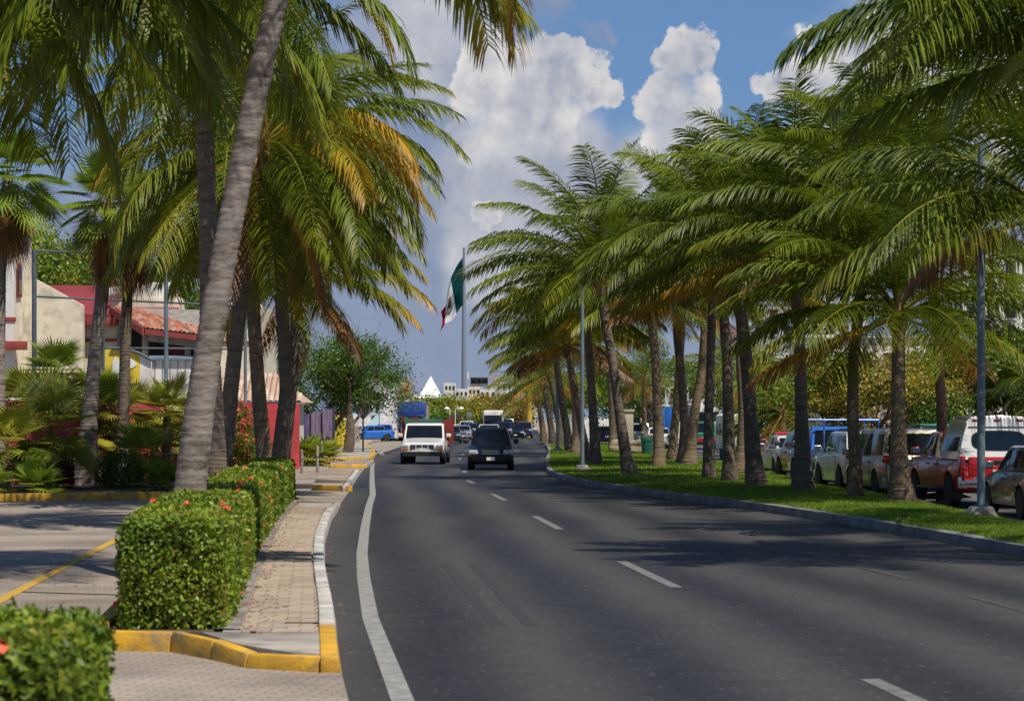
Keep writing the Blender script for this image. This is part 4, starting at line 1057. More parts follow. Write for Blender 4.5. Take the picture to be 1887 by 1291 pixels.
def hedge(name, label, fl, fr, y0, y1, h, dens, size, nflow, seed, tint=0.45, zb=0.12, rnd=0.14, cull=None):
    """clipped hedge between two boundary curves: dense leaf shell over a dark twiggy core"""
    r = np.random.default_rng(seed)
    o = empty(name, ((fl(y0) + fr(y0)) / 2, y0, zb), 0, label, 'hedge'); ox = Vector(o.location)
    ysn = np.linspace(y0 + 0.14, y1 - 0.14, max(3, int((y1 - y0) / 0.8)))
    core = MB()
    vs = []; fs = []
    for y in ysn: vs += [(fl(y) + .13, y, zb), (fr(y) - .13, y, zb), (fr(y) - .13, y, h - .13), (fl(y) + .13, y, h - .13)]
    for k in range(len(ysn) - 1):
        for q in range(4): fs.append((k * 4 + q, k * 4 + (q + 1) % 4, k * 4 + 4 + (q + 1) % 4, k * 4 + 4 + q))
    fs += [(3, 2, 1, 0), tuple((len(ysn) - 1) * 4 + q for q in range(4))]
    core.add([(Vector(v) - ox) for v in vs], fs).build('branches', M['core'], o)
    W_ = fr((y0 + y1) / 2) - fl((y0 + y1) / 2); Ly = y1 - y0; H_ = h - zb
    areas = np.array([W_ * H_, W_ * Ly, H_ * Ly, H_ * Ly, W_ * H_ * 0.6]); pts, nors = [], []
    for fc_, ar in enumerate(areas):
        n = int(ar * dens)
        a, b_ = r.random(n), r.random(n)
        if fc_ == 0: y = np.full(n, y0); x = a; z = zb + b_ * H_; nn = np.array([0, -1, 0])
        elif fc_ == 1: y = y0 + b_ * Ly; x = a; z = np.full(n, h); nn = np.array([0, 0, 1])
        elif fc_ == 2: y = y0 + a * Ly; x = np.ones(n); z = zb + b_ * H_; nn = np.array([1, 0, 0])
        elif fc_ == 3: y = y0 + a * Ly; x = np.zeros(n); z = zb + b_ * H_; nn = np.array([-1, 0, 0])
        else: y = np.full(n, y1); x = a; z = zb + b_ * H_; nn = np.array([0, 1, 0])
        lx = np.interp(y, ysn, [fl(q) for q in ysn]); rx = np.interp(y, ysn, [fr(q) for q in ysn])
        X = lx + (rx - lx) * x
        Pn = np.c_[X, y, z]
        # rounded corners and an uneven clip
        c = np.c_[np.clip(X, lx + rnd, rx - rnd), np.clip(y, y0 + rnd, y1 - rnd), np.clip(z, zb, h - rnd)]
        dv = Pn - c; ln = np.linalg.norm(dv, axis=1, keepdims=True); dd = nrm(dv)
        lump = 0.022 * np.sin(X * 3.1 + y * 2.3) * np.sin(z * 4.0 + y * 1.7) + 0.02 * np.sin(X * 9 + z * 8 + y * 7)
        Pn = c + dd * (rnd + lump[:, None] + r.normal(0, 0.022, (n, 1)) - np.abs(r.normal(0, 0.035, (n, 1))))
        pts.append(Pn - np.array(ox)); nors.append(dd)
    pts = np.vstack(pts); nors = np.vstack(nors)
    pat = 0.10 * np.sin(pts[:, 0] * 2.1 + pts[:, 1] * 1.3) + 0.10 * np.sin(pts[:, 2] * 5 + pts[:, 1] * 2.9)
    fol = leaf_obj('foliage', [leaf_arrays(pts, nors, size, 0.55, tint + pat, 0.17, r, 0.75)], M['hedge'], o, 'stuff')
    idx = r.choice(len(pts), nflow, replace=False)
    for k in idx: flower(pts[k] + nors[k] * 0.02, 0.09 * r.uniform(0.6, 1.2), o, r)
    return o
hr = lambda y: SWL(y) - 0.10
hl = lambda y: SWL(y) - 1.04
hedge('hedge', 'clipped green hedge block with red flowers at the driveway corner', hl, hr, 21.6, 29.75, 1.10, 3000, 0.052, 22, 5, 0.5, rnd=0.09)
hedge('hedge', 'middle hedge block with many red flowers around the palm trunks', hl, hr, 29.8, 44.75, 1.06, 1500, 0.068, 60, 6, 0.5, rnd=0.09)
hedge('hedge', 'far dark hedge block at the end of the row by the crossing', hl, hr, 44.8, 59.0, 1.02, 900, 0.085, 10, 7, 0.36)
hedge('hedge', 'blurred round topped hedge with red flowers on the near side of the driveway', lambda y: -4.4, lambda y: -2.02 - 0.04 * (y - 11), 10.6, 12.7, 1.02, 2000, 0.062, 14, 8, 0.5, zb=0.0, rnd=0.22)

def bush(name, label, base, rx, ry, rz, n, size, mat, tint, seed, cat='bush', tsd=0.15, flowers=0):
    r = np.random.default_rng(seed)
    o = empty(name, base, 0, label, cat)
    d = nrm(r.normal(0, 1, (n, 3))); rad = r.uniform(0.55, 1.0, (n, 1)) ** 0.5
    lump = 1 + 0.22 * np.sin(d[:, :1] * 5 + seed) * np.sin(d[:, 2:] * 4 + d[:, 1:2] * 5)
    p = d * rad * lump * np.array([rx, ry, rz]); p[:, 2] = np.abs(p[:, 2] + rz * 0.85)
    leaf_obj('foliage', [leaf_arrays(p, d, size, 0.5, tint, tsd, r, 0.8)], mat, o, 'stuff')
    t = MB()
    for k in range(6):
        a = r.uniform(0, 6.28); t.tube([(0, 0, -0.03), (0.2 * rx * math.cos(a), 0.2 * ry * math.sin(a), rz * 0.6), (0.7 * rx * math.cos(a), 0.7 * ry * math.sin(a), rz * 1.3)], [0.03, 0.02, 0.008], 5)
    t.build('stems', M['twig'], o)
    for k in r.choice(n, flowers, replace=False): flower(p[k] + d[k] * 0.05, 0.13, o, r)
    return o
M['redleaf'] = leafmat('red_leaf', [(0, (0.30, 0.015, 0.03)), (0.6, (0.45, 0.03, 0.04)), (1, (0.12, 0.02, 0.02))], 0.4, 0.3)
M['brownleaf'] = leafmat('dry_leaf', [(0, (0.22, 0.12, 0.07)), (0.6, (0.30, 0.17, 0.10)), (1, (0.12, 0.07, 0.05))], 0.7, 0.2)
def gb(px, py, z=0.13):
    p = G(px, py); p.z = z; return p
bush('bush', 'round glossy green bush between the slender trunk and the grey palm', gb(226, 908), 0.5, 0.5, 0.58, 2600, 0.075, M['hedge'], 0.25, 21)
bush('bush', 'red flowering shrub low before the red wall', gb(285, 900), 0.55, 0.4, 0.42, 1200, 0.09, M['hedge'], 0.4, 23, flowers=30)
bush('bush', 'dry brown shrub beneath the huge fan leaf', gb(100, 908), 0.45, 0.3, 0.7, 900, 0.11, M['brownleaf'], 0.4, 24)
bush('bush', 'dark red cordyline beside the thick fan palm foot', gb(128, 908), 0.12, 0.12, 0.75, 260, 0.2, M['redleaf'], 0.4, 25)
bush('bush', 'dark green bush at the outer end of the planted bed', gb(20, 900), 0.9, 0.5, 0.75, 2600, 0.10, M['hedge'], 0.2, 26)
bush('bush', 'dark green bush under the fan palms by the dry shrub', gb(58, 902), 0.8, 0.5, 0.6, 2400, 0.10, M['hedge'], 0.22, 27)
bush('bush', 'tall flowering bush between the grey trunk and the red wall', gb(410, 880), 0.75, 0.5, 0.95, 4200, 0.085, M['hedge'], 0.42, 28, flowers=46)
bush('bush', 'flowering bush spilling behind the middle hedge block', gb(452, 890), 0.85, 0.5, 0.75, 3600, 0.085, M['hedge'], 0.48, 29, flowers=55)
bush('bush', 'climbing vine with red flowers against the red wall', gb(440, 876), 0.7, 0.25, 1.3, 3400, 0.10, M['hedge'], 0.33, 30, flowers=36)
bush('bush', 'leafy green shrub at the kerb under the yellow dry fan leaf', gb(196, 906), 0.35, 0.3, 0.5, 1300, 0.08, M['hedge'], 0.3, 31)

# ---------------------------------------------------------------- broadleaf trees
def tree(base, H, spread, tr, label, nleaf=9000, size=0.14, tint=0.4, tsd=0.12, seed=1, levels=4, fork=0.28, lean=(0, 0), bare=0.0, clump=0.45, mat='leaf', bark='bark', group=None, name='tree', nb=(3, 4), flat=1.0, twigs=0):
    r = np.random.default_rng(seed)
    o = empty(name, base, 0, label, 'tree', group)
    mb = MB(); tips = []
    def grow(p, d, ln, rad, lev):
        k = 4; pts = [p.copy()]; rd = [rad]
        q = p.copy(); dd = d.copy()
        for i in range(k):
            dd = (dd + Vector(r.normal(0, 0.16, 3))).normalized()
            if lev > 0: dd = (dd + Vector((0, 0, 0.06))).normalized()
            q = q + dd * (ln / k); pts.append(q.copy()); rd.append(rad * (1 - 0.45 * (i + 1) / k))
        mb.tube(pts, rd, 8 if lev < 2 else 5 if lev < 3 else 4, cap=False)
        if lev >= levels:
            tips.append((q, dd)); tips.append((pts[2], dd)); return
        if lev >= levels - 1: tips.append((pts[3], dd))
        m = int(r.integers(nb[0], nb[1] + 1)); a0 = r.uniform(0, 6.28)
        for i in range(m):
            a = a0 + i * 2 * PI / m + r.normal(0, 0.3)
            ang = r.uniform(0.45, 0.95) * spread
            s1 = dd.orthogonal().normalized(); s2 = dd.cross(s1)
            nd_ = dd * math.cos(ang) + (s1 * math.cos(a) + s2 * math.sin(a)) * math.sin(ang)
            nd_.z *= flat; nd_.normalize()
            st = pts[-1] if i < m - 1 else pts[3]
            grow(st, nd_, ln * r.uniform(0.62, 0.88), rd[-1] * r.uniform(0.6, 0.85), lev + 1)
    d0 = Vector((lean[0], lean[1], 1)).normalized()
    grow(Vector((0, 0, -0.1)), d0, H * fork, tr, 0)
    # scale so that the crown reaches H
    zmax = max(t[0].z for t in tips); sc = H / (zmax + clump * 0.6)
    mb.v = [(v[0] * sc, v[1] * sc, v[2] * sc) for v in mb.v]
    mb.build('trunk', M[bark], o, smooth=True)
    tp = np.array([list(t[0] * sc) for t in tips])
    keep = r.random(len(tp)) >= bare; tp2 = tp[keep] if keep.any() else tp[:1]
    own = r.integers(0, len(tp2), nleaf)
    off = r.normal(0, 1, (nleaf, 3)) * np.array([clump, clump, clump * 0.62]) * r.uniform(0.5, 1.1, len(tp2))[own][:, None]
    pts = tp2[own] + off
    cl = r.normal(0, tsd * 0.8, len(tp2))[own] + tint
    nor = nrm(off + np.array([0, 0, 0.6]))
    leaf_obj('crown', [leaf_arrays(pts, nor, size, 0.55, cl, tsd * 0.7, r, 0.7)], M[mat], o)
    if twigs:
        tw = MB()
        for k in r.integers(0, len(tp), twigs):
            p = Vector(tp[k]); d = Vector((r.normal(0, .5), r.normal(0, .4), abs(r.normal(0.6, .4)))).normalized() * r.uniform(.6, 1.4)
            tw.tube([p, p + d * .5 + Vector((0, 0, .05)), p + d], [0.018, 0.012, 0.004], 4, cap=False)
        tw.build('twigs', M[bark], o)["kind"] = "stuff"
    return o
# left: the spreading tree past the red wall
tree(G(640, 838), 7.1, 1.15, 0.26, 'spreading broadleaf tree above the purple banner with bare twigs', 13000, 0.15, 0.28, 0.10, seed=11, lean=(0.15, 0), bare=0.25, clump=0.42, levels=4, nb=(3, 4), flat=0.72, twigs=90)
tree(G(560, 838), 7.2, 1.0, 0.22, 'green tree crowding behind the tiled gatehouse roof', 14000, 0.15, 0.42, 0.10, seed=12, bare=0.1, clump=0.5)
tree(G(600, 832), 7.6, 1.0, 0.22, 'taller thin tree rising behind the spreading one', 9000, 0.15, 0.36, 0.10, seed=13, bare=0.3, clump=0.45, twigs=60)
# behind the house
tree(Vector((-25.5, 138, 0)), 13.6, 0.95, 0.3, 'dense bright green tree behind the house with the tower', 30000, 0.26, 0.56, 0.10, seed=14, clump=0.75)
tree(Vector((-21.0, 142, 0)), 12.0, 0.95, 0.3, 'bright green tree behind the red metal roof', 16000, 0.24, 0.48, 0.10, seed=15, clump=0.75)
# far trees across the end of the avenue
GF = 'trees at the far end of the avenue'
for i, (px, y, h, lab, tn, bare) in enumerate(((768, 330, 4.6, 'small olive green tree beside the white pyramid roof', 0.62, 0.1), (800, 350, 5.6, 'olive tree left of the flagpole foot', 0.62, 0.15),
        (838, 360, 5.8, 'dull green tree beneath the flagpole', 0.68, 0.2), (876, 340, 4.9, 'yellow flowering tree above the bus', 0.74, 0.05), (850, 330, 3.9, 'low bright yellow green tree left of the bus', 0.70, 0.05), (902, 370, 6.0, 'greyish half bare tree behind the yellow tree', 0.93, 0.45),
        (935, 380, 6.0, 'brown leafless looking tree right of the bus', 0.95, 0.4), (965, 390, 6.0, 'brownish green tree next to the median palms', 0.85, 0.3), (795, 300, 3.0, 'fresh green shrub like tree by the twin lamp', 0.45, 0.0),
        (1000, 400, 8.5, 'dark green tree behind the last median palms', 0.4, 0.0), (1040, 380, 9, 'deep green tree seen between the median trunks', 0.35, 0.0), (1075, 330, 9, 'deep green tree filling the gap by the lamp post', 0.35, 0.0))):
    tree(Vector(((px - CX) * y / FPX, y, 0)), h, 1.1, 0.22, lab, 5200, 0.42, tn, 0.09, seed=40 + i, levels=3, bare=bare, clump=1.0, nb=(3, 4), flat=0.8)
# right: trees beyond the service road
for i, (px, py, h, lab, tn, bare, sz) in enumerate(((1545, 868, 5.2, 'bushy tree with bright green leaves behind the blue pickup', 0.55, 0.0, 0.15), (1620, 872, 5.0, 'tree with yellowing leaves behind the white hatchback', 0.74, 0.0, 0.15),
        (1680, 868, 5.2, 'tree with orange and yellow leaves behind the minivan', 0.78, 0.05, 0.14), (1755, 862, 6.4, 'half bare tree with crooked branches behind the red pickup', 0.72, 0.72, 0.14),
        (1725, 872, 3.0, 'dark green shrub like tree behind the camper top', 0.25, 0.0, 0.12), (1850, 868, 5.6, 'broad leaved green tree beyond the lamp post', 0.5, 0.0, 0.2), (1940, 866, 6.2, 'large green tree beyond the dark sedan', 0.42, 0.0, 0.2),
        (1500, 850, 4.6, 'green tree behind the brown car', 0.45, 0.0, 0.16), (1210, 822, 7.0, 'dense green tree behind the blue box truck', 0.42, 0, 0.22), (1130, 818, 7.5, 'bright green tree behind the grey estate car', 0.52, 0, 0.22), (1350, 826, 7.2, 'green tree behind the green and red pickup', 0.45, 0, 0.2), (1430, 838, 5.6, 'yellowish green tree behind the white van', 0.58, 0, 0.18))):
    b = G(px, py)
    tree(b, h, 1.05, 0.17, lab, 9000, sz, tn, 0.13, seed=70 + i, levels=4 if h < 6.5 else 3, bare=bare, clump=0.42 if h < 6.5 else 0.8, nb=(3, 3), twigs=80 if bare > .5 else 0, flat=0.85, mat='leaf')
# palms on the far side of the service road
def fpalm(px, py, h, lab, **k):
    b = G(px, py)
    kw = dict(nf=18, L=3.4, wind=0.1, age=0.3, limp=0.8, low=-0.7, old=3, nl=44, n=10)
    kw.update(k)
    return palm(b, [Vector((0, 0, -.05)), Vector((.1, 0, h * .5)), Vector((0.05, 0, h))], [0.2, 0.16, 0.14], M['trunk_brown'], lab, **kw)
fpalm(1440, 852, 2.2, 'low yellow green palm behind the white sedan')
fpalm(1862, 866, 2.0, 'dark feathery palm beyond the lamp post', age=0.06, L=3.2)
fpalm(1915, 872, 2.4, 'dark feathery palm beyond the dark sedan', age=0.06, L=3.2)
fpalm(1185, 824, 4.8, 'tall palm behind the grey estate car', age=0.3)
fpalm(1335, 834, 4.6, 'palm behind the white pickup with yellowish fronds', age=0.32)
fpalm(1395, 840, 4.0, 'palm behind the white van beside the blue sign', age=0.34)

# fallen leaves along the hedge, the kerbs and on the lawn
r = np.random.default_rng(77)
n = 420
y = r.uniform(21, 58, n); x = np.array([SWL(v) for v in y]) + np.abs(r.normal(0, 0.16, n)) - 0.05; z = np.full(n, 0.152)
y2 = r.uniform(24, 60, 260); x2 = r.uniform(-16, -4.6, 260) ; z2 = np.full(260, 0.006)
y3 = r.uniform(36, 110, 260); t3 = r.random(260); x3 = np.array([Rx(v) + .3 + (Mb(v) - Rx(v) - .5) * t for v, t in zip(y3, t3)]); z3 = np.full(260, 0.215)
y4 = r.uniform(18, 60, 50); x4 = np.array([Lx(v) for v in y4]) + np.abs(r.normal(0, .06, 50)) + .02; z4 = np.full(50, 0.008)
pp = np.vstack([np.c_[x, y, z], np.c_[x2, y2, z2], np.c_[x3, y3, z3], np.c_[x4, y4, z4]])
lo_ = leaf_obj('leaf_litter', [leaf_arrays(pp, np.tile([0, 0, 1.0], (len(pp), 1)), 0.07, 0.5, 0.4, 0.25, r, 0.12)], M['brownleaf'], None)
tag(lo_, 'fallen brown leaves along the hedge and on the lawn', 'leaves', kind='stuff')
# ================================================================ buildings, walls, posts, signs
def root(name, loc, label, cat, group=None): return empty(name, loc, 0, label, cat, group)
def wb(mb, name, mat, r, **k):
    """build a mesh given in world coordinates as a part of r"""
    o = r.matrix_basis.translation
    mb.v = [(v[0] - o.x, v[1] - o.y, v[2] - o.z) for v in mb.v]
    return mb.build(name, mat, r, **k)
def rect(px0, px1, py0, py1, y, dep):
    a, b = P(px0, py1, y), P(px1, py0, y)
    return MB().box(((a.x + b.x) / 2, y + dep / 2, (a.z + b.z) / 2), (b.x - a.x, dep, b.z - a.z))
def gy(y): return HY + FPX * CAM_H / y
M['cream'] = pmat('cream_stucco', (0.76, 0.69, 0.53), 0.85, (0.68, 0.61, 0.47), 1.2, 0.25, 18, c3=(0.45, 0.40, 0.31), scale3=1.6)
M['white_wall'] = pmat('white_stucco', (0.76, 0.75, 0.71), 0.85, (0.66, 0.65, 0.61), 1.0, 0.2, 16, c3=(0.52, 0.50, 0.46), scale3=1.3)
M['red_wall'] = pmat('red_stucco', (0.58, 0.055, 0.065), 0.8, (0.47, 0.045, 0.055), 1.6, 0.7, 9, c3=(0.36, 0.05, 0.05), scale3=0.9)
M['red_roof'] = pmat('red_roof', (0.27, 0.032, 0.035), 0.7, (0.20, 0.028, 0.03), 0.9, 0.2, 10)
M['red_trim'] = pmat('red_trim', (0.30, 0.045, 0.04), 0.65, (0.23, 0.04, 0.035), 2)
M['porch_shade'] = pmat('painted_porch_shade', (0.02, 0.018, 0.016), 0.8)  # near-black colour standing in for the shade inside the porch
M['yellow_panel'] = pmat('yellow_panel', (0.72, 0.55, 0.04), 0.6, (0.60, 0.45, 0.04), 1.5, 0.1, 8)
M['blue_rail'] = pmat('blue_grey_rail', (0.22, 0.32, 0.42), 0.5, (0.16, 0.24, 0.33), 3)
M['grey_wood'] = pmat('grey_timber', (0.30, 0.27, 0.24), 0.85, (0.19, 0.17, 0.15), 3, stretch=(1, 1, 0.2))
M['tile_red'] = pmat('clay_tile', (0.42, 0.135, 0.06), 0.85, (0.30, 0.11, 0.06), 1.6, 0.4, 20, c3=(0.42, 0.37, 0.31), scale3=3.2)
M['tile_pale'] = pmat('faded_tile', (0.52, 0.36, 0.26), 0.9, (0.44, 0.28, 0.19), 2.0, 0.4, 20, c3=(0.50, 0.44, 0.36), scale3=2.5)

def vary_by_object(m, cols):
    n = m.node_tree.nodes; l = m.node_tree.links.new; b = n['Principled BSDF']
    src = b.inputs['Base Color'].links[0].from_socket
    oi = n.new('ShaderNodeObjectInfo'); cr = n.new('ShaderNodeValToRGB'); cr.color_ramp.interpolation = 'CONSTANT'; e = cr.color_ramp.elements
    e[0].position = 0; e[0].color = (*cols[0], 1); e[1].position = 1 / len(cols); e[1].color = (*cols[1], 1)
    for i in range(2, len(cols)): k = e.new(i / len(cols)); k.color = (*cols[i], 1)
    l(oi.outputs['Random'], cr.inputs[0])
    x = n.new('ShaderNodeMix'); x.data_type = 'RGBA'; x.inputs[0].default_value = 0.65; l(src, x.inputs[6]); l(cr.outputs[0], x.inputs[7]); l(x.outputs[2], b.inputs['Base Color'])
vary_by_object(M['tile_red'], [(0.45, 0.14, 0.06), (0.30, 0.10, 0.06), (0.40, 0.34, 0.27), (0.16, 0.08, 0.06), (0.50, 0.20, 0.10), (0.34, 0.13, 0.08)])
vary_by_object(M['tile_pale'], [(0.55, 0.40, 0.30), (0.42, 0.26, 0.18), (0.58, 0.50, 0.42), (0.46, 0.30, 0.22)])
vary_by_object(M['paver'], [(0.42, 0.34, 0.25), (0.34, 0.26, 0.19), (0.38, 0.31, 0.24), (0.30, 0.245, 0.19)])
def tile_mesh(w, l, mat):
    n = 5; v = []; f = []
    for k, (y, s) in enumerate(((0, 1.0), (l, 0.82))):
        for i in range(n + 1):
            a = PI * i / n; v.append((-math.cos(a) * w / 2 * s, y, math.sin(a) * w * 0.32 * s))
        for i in range(n + 1):
            a = PI * i / n; v.append((-math.cos(a) * (w / 2 - .012) * s, y, math.sin(a) * (w * 0.32 - .012) * s))
    m = n + 1
    for i in range(n):
        f.append((i, i + 1, 2 * m + i + 1, 2 * m + i)); f.append((m + i + 1, m + i, 3 * m + i, 3 * m + i + 1)); f.append((i + 1, i, m + i, m + i + 1))
    me = bpy.data.meshes.new('roof_tile'); me.from_pydata(v, [], f); me.materials.append(mat); return me
def tiled(parent, o, e, u, ne, nu, w, l, mat, clip=None, lift=0.03):
    """tiles over a slope: o eave corner, e unit along the eave, u unit up the slope (world), clip(i_e metres, i_u metres)"""
    me = tile_mesh(w, l * 1.25, mat); n = e.cross(u).normalized()
    if n.z < 0: n = -n
    base = parent.matrix_basis.translation
    for j in range(nu):
        for i in range(ne):
            a, b = (i + 0.5) * w, j * l
            if clip and not clip(a, b): continue
            p = o + e * a + u * b + n * (lift + 0.012 * rng.random()) - base
            t = bpy.data.objects.new('roof_tile', me); COL.objects.link(t); t.parent = parent
            y = (u + n * 0.05 + e * rng.normal(0, 0.02)).normalized(); x = y.cross(n).normalized(); z = x.cross(y)
            t.matrix_basis = Matrix(((x.x, y.x, z.x, p.x), (x.y, y.y, z.y, p.y), (x.z, y.z, z.z, p.z), (0, 0, 0, 1)))

# ---- the house with the tower
YH = 112.0
hs = root('house', P(150, gy(YH), YH), 'cream house with tower, red roofs and tiled porch behind the palms', 'house')
g0 = gy(YH)
wb(rect(-60, 26, 428, g0, YH, 3.4), 'tower_wall', M['white_wall'], hs)
a, b = P(26, 428, YH), P(44, 428, YH + 1.6)
wb(MB().prism([(P(26, 0, YH).x + .002, YH), (P(44, 0, YH + 1.6).x, YH + 1.6), (P(44, 0, YH + 1.6).x, YH + 3.4), (P(26, 0, YH).x + .002, YH + 3.4)], 0, P(0, 428, YH).z), 'tower_side', M['cream'], hs)
r_ = wb(MB().add([P(-75, 432, YH - .6), P(36, 432, YH - .6), P(64, 430, YH + 2), P(60, 430, YH + 4.2), P(-75, 430, YH + 4.2), P(-75, 414, YH - .6), P(36, 414, YH - .6), P(64, 412, YH + 2), P(60, 412, YH + 4.2), P(-75, 412, YH + 4.2), P(-6, 360, YH + 1.8)],
                [(4, 3, 2, 1, 0), (0, 1, 6, 5), (1, 2, 7, 6), (2, 3, 8, 7), (3, 4, 9, 8), (4, 0, 5, 9), (5, 6, 10), (6, 7, 10), (7, 8, 10), (8, 9, 10), (9, 5, 10)]), 'tower_roof', M['red_trim'], hs)
e0, e1 = P(-75, 414, YH - .6), P(36, 414, YH - .6); ap = P(-6, 360, YH + 1.8)
ev = (e1 - e0).normalized(); mid = e0 + ev * ((ap - e0).dot(ev)); uv = (ap - mid).normalized()
W_ = (e1 - e0).length; A_ = (ap - e0).dot(ev); Hh = (ap - mid).length
tiled(hs, e0, ev, uv, int(W_ / 0.22), int(Hh / 0.34), 0.22, 0.34, M['tile_red'], lambda q, h: q > A_ * h / Hh and q < W_ - (W_ - A_) * h / Hh)
wb(rect(-60, 28, 584, 592, YH - .06, .2), 'string_course', M['red_trim'], hs, bevel=.02)
wb(rect(-60, 46, 628, 644, YH - .5, .6), 'canopy_strip', M['red_trim'], hs, bevel=.02)
win = wb(MB().slab([P(29.5, 548, YH + .3) + Vector((.03, -.03, 0)), P(38, 548, YH + 1.05) + Vector((.03, -.03, 0)), P(38, 494, YH + 1.05) + Vector((.03, -.03, 0)), P(35, 484, YH + .8) + Vector((.03, -.03, 0)), P(32, 484, YH + .55) + Vector((.03, -.03, 0)), P(29.5, 496, YH + .3) + Vector((.03, -.03, 0))], (.06, -.05, 0)), 'window', M['red_trim'], hs)
w2 = MB().slab([P(31, 543, YH + .43) + Vector((.11, -.09, 0)), P(36.5, 543, YH + .92) + Vector((.11, -.09, 0)), P(36.5, 497, YH + .92) + Vector((.11, -.09, 0)), P(33.7, 490, YH + .68) + Vector((.11, -.09, 0)), P(31, 497, YH + .43) + Vector((.11, -.09, 0))], (.02, -.02, 0))
wb(w2, 'pane', M['glass'], hs)
# sloping stair parapet and body
def poly_wall(pts, y, dep): return MB().slab([P(px, py, y) for px, py in pts], (0, dep, 0))
wb(poly_wall([(44, g0), (44, 508), (58, 510), (152, 562), (155, g0)], YH + 1.8, .5), 'stair_parapet', M['cream'], hs)
wb(rect(110, 480, 583, g0, YH + 3.2, 8), 'wall', M['cream'], hs)
wb(MB().slab([P(70, 583, YH + 2.6), P(330, 583, YH + 2.6), P(330, 530, YH + 9), P(70, 530, YH + 9)], (0, 0, .12)), 'metal_roof', M['red_roof'], hs)
wb(rect(152, 217, 584, 600, YH + 2.5, .3), 'fascia', M['red_trim'], hs, bevel=.02)
wb(rect(150, 217, 624, 629, YH + 3.1, .2), 'string_course', M['red_trim'], hs)
wb(rect(203, 330, 547, 572, YH + 4.0, 2.0), 'parapet', M['cream'], hs, bevel=.05)
wb(MB().tube([P(201, 541, YH + 3.8), P(214, 538, YH + 3.8), P(226, 532, YH + 4.2)], .28, 10), 'roof_spout', M['white_wall'], hs, smooth=True)
wb(rect(240, 320, 520, 548, YH + 5, 1.5), 'gable', M['white_wall'], hs, bevel=.05)
# porch
el, er = P(268, 606, YH - 1.2), P(400, 622, YH - 1.2)
rl, rr2 = P(207, 566, YH + 3.0), P(400, 572, YH + 3.0)
wb(MB().slab([el, er, rr2, rl], (0, 0, -.16)), 'porch_roof', M['grey_wood'], hs)
ev = (er - el).normalized(); uu = (rl - el); 
un = uu.normalized()
ne = int((er - el).length / .21); nu = int(uu.length / .36)
me_t = tiled(hs, el, ev, un, ne, nu, .21, .36, M['tile_red'])
wb(MB().slab([el + Vector((-.06, -.05, -.28)), rl + Vector((-.06, -.05, -.28)), rl + Vector((-.06, -.05, .05)), el + Vector((-.06, -.05, .05))], (-.08, -.06, 0)), 'barge_board', M['red_trim'], hs)
wb(MB().slab([el + Vector((0, -.06, -.24)), er + Vector((0, -.06, -.24)), er + Vector((0, -.06, .0)), el + Vector((0, -.06, .0))], (0, -.08, 0)), 'fascia', M['red_trim'], hs)
wb(MB().slab([el + Vector((0.1, .2, -.55)), er + Vector((0, .2, -.55)), er + Vector((0, .2, -.25)), el + Vector((.1, .2, -.25))], (0, .25, 0)), 'porch_beam', M['grey_wood'], hs)
for px, y, w in ((220, YH + 2.2, 9), (267, YH - .9, 11), (345, YH - .9, 10)):
    wb(rect(px - w / 2, px + w / 2, 598 if px < 240 else 612, 664, y, .28), 'column', M['grey_wood'], hs, bevel=.02)
wb(rect(226, 400, 600, 664, YH + 3.1, .08), 'porch_shade_panel', M['porch_shade'], hs)  # flat dark sheet on the wall: the porch's shade painted as colour
wb(rect(305, 340, 618, 660, YH + 2.9, .15), 'shutter', M['red_trim'], hs)
wb(rect(262, 400, 660, g0, YH - .8, 3.5), 'balcony_wall', M['white_wall'], hs)
wb(rect(274, 400, 655, 663, YH - 1.0, .3), 'balcony_rail', M['blue_rail'], hs, bevel=.03)
for k in range(5): wb(rect(285 + k * 14, 286.2 + k * 14, 664, 712, YH - .83, .02), 'panel_joint', M['grey_wood'], hs)
wb(rect(333, 339, 684, 697, YH - .95, .14), 'meter_box', M['grey_wood'], hs, bevel=.01)
yp = [(189, 705), (189, 645), (205, 642), (225, 643), (245, 647), (258, 652), (258, 705)]
wb(poly_wall(yp, YH - 1.3, .4), 'yellow_panel', M['yellow_panel'], hs)
for pts in ([(205, 700), (207, 668), (212, 655), (218, 664), (224, 662), (228, 676), (222, 690), (221, 700)], [(232, 676), (230, 664), (237, 658), (246, 663), (252, 672), (244, 678)]):
    wb(poly_wall(pts, YH - 1.34, .035), 'painted_shape', M['white_wall'], hs)
wb(MB().slab([P(258, 652, YH - 1.3), P(278, 664, YH - 1.3), P(278, 712, YH - 1.3), P(258, 712, YH - 1.3)], (0, .4, 0)), 'curved_wing', M['white_wall'], hs)
wb(MB().tube([P(205, 641, YH - 1.4), P(230, 642, YH - 1.4), P(256, 650, YH - 1.4), P(270, 658, YH - 1.4), P(282, 664, YH - 1.4)], .07, 8), 'coping', M['steel_dark'], hs, smooth=True)
wb(rect(262, 345, 706, 712, YH - 1.0, .3), 'ledge', M['grey_wood'], hs)
wb(rect(395, 478, 560, g0, YH + 1, 6), 'wing_wall', M['cream'], hs)
wb(MB().slab([P(392, 562, YH + .6), P(482, 572, YH + .6), P(482, 548, YH + 5), P(392, 548, YH + 5)], (0, 0, .12)), 'wing_roof', M['white_wall'], hs)
wb(rect(395, 478, 628, 633, YH + .93, .1), 'string_course', M['red_trim'], hs)

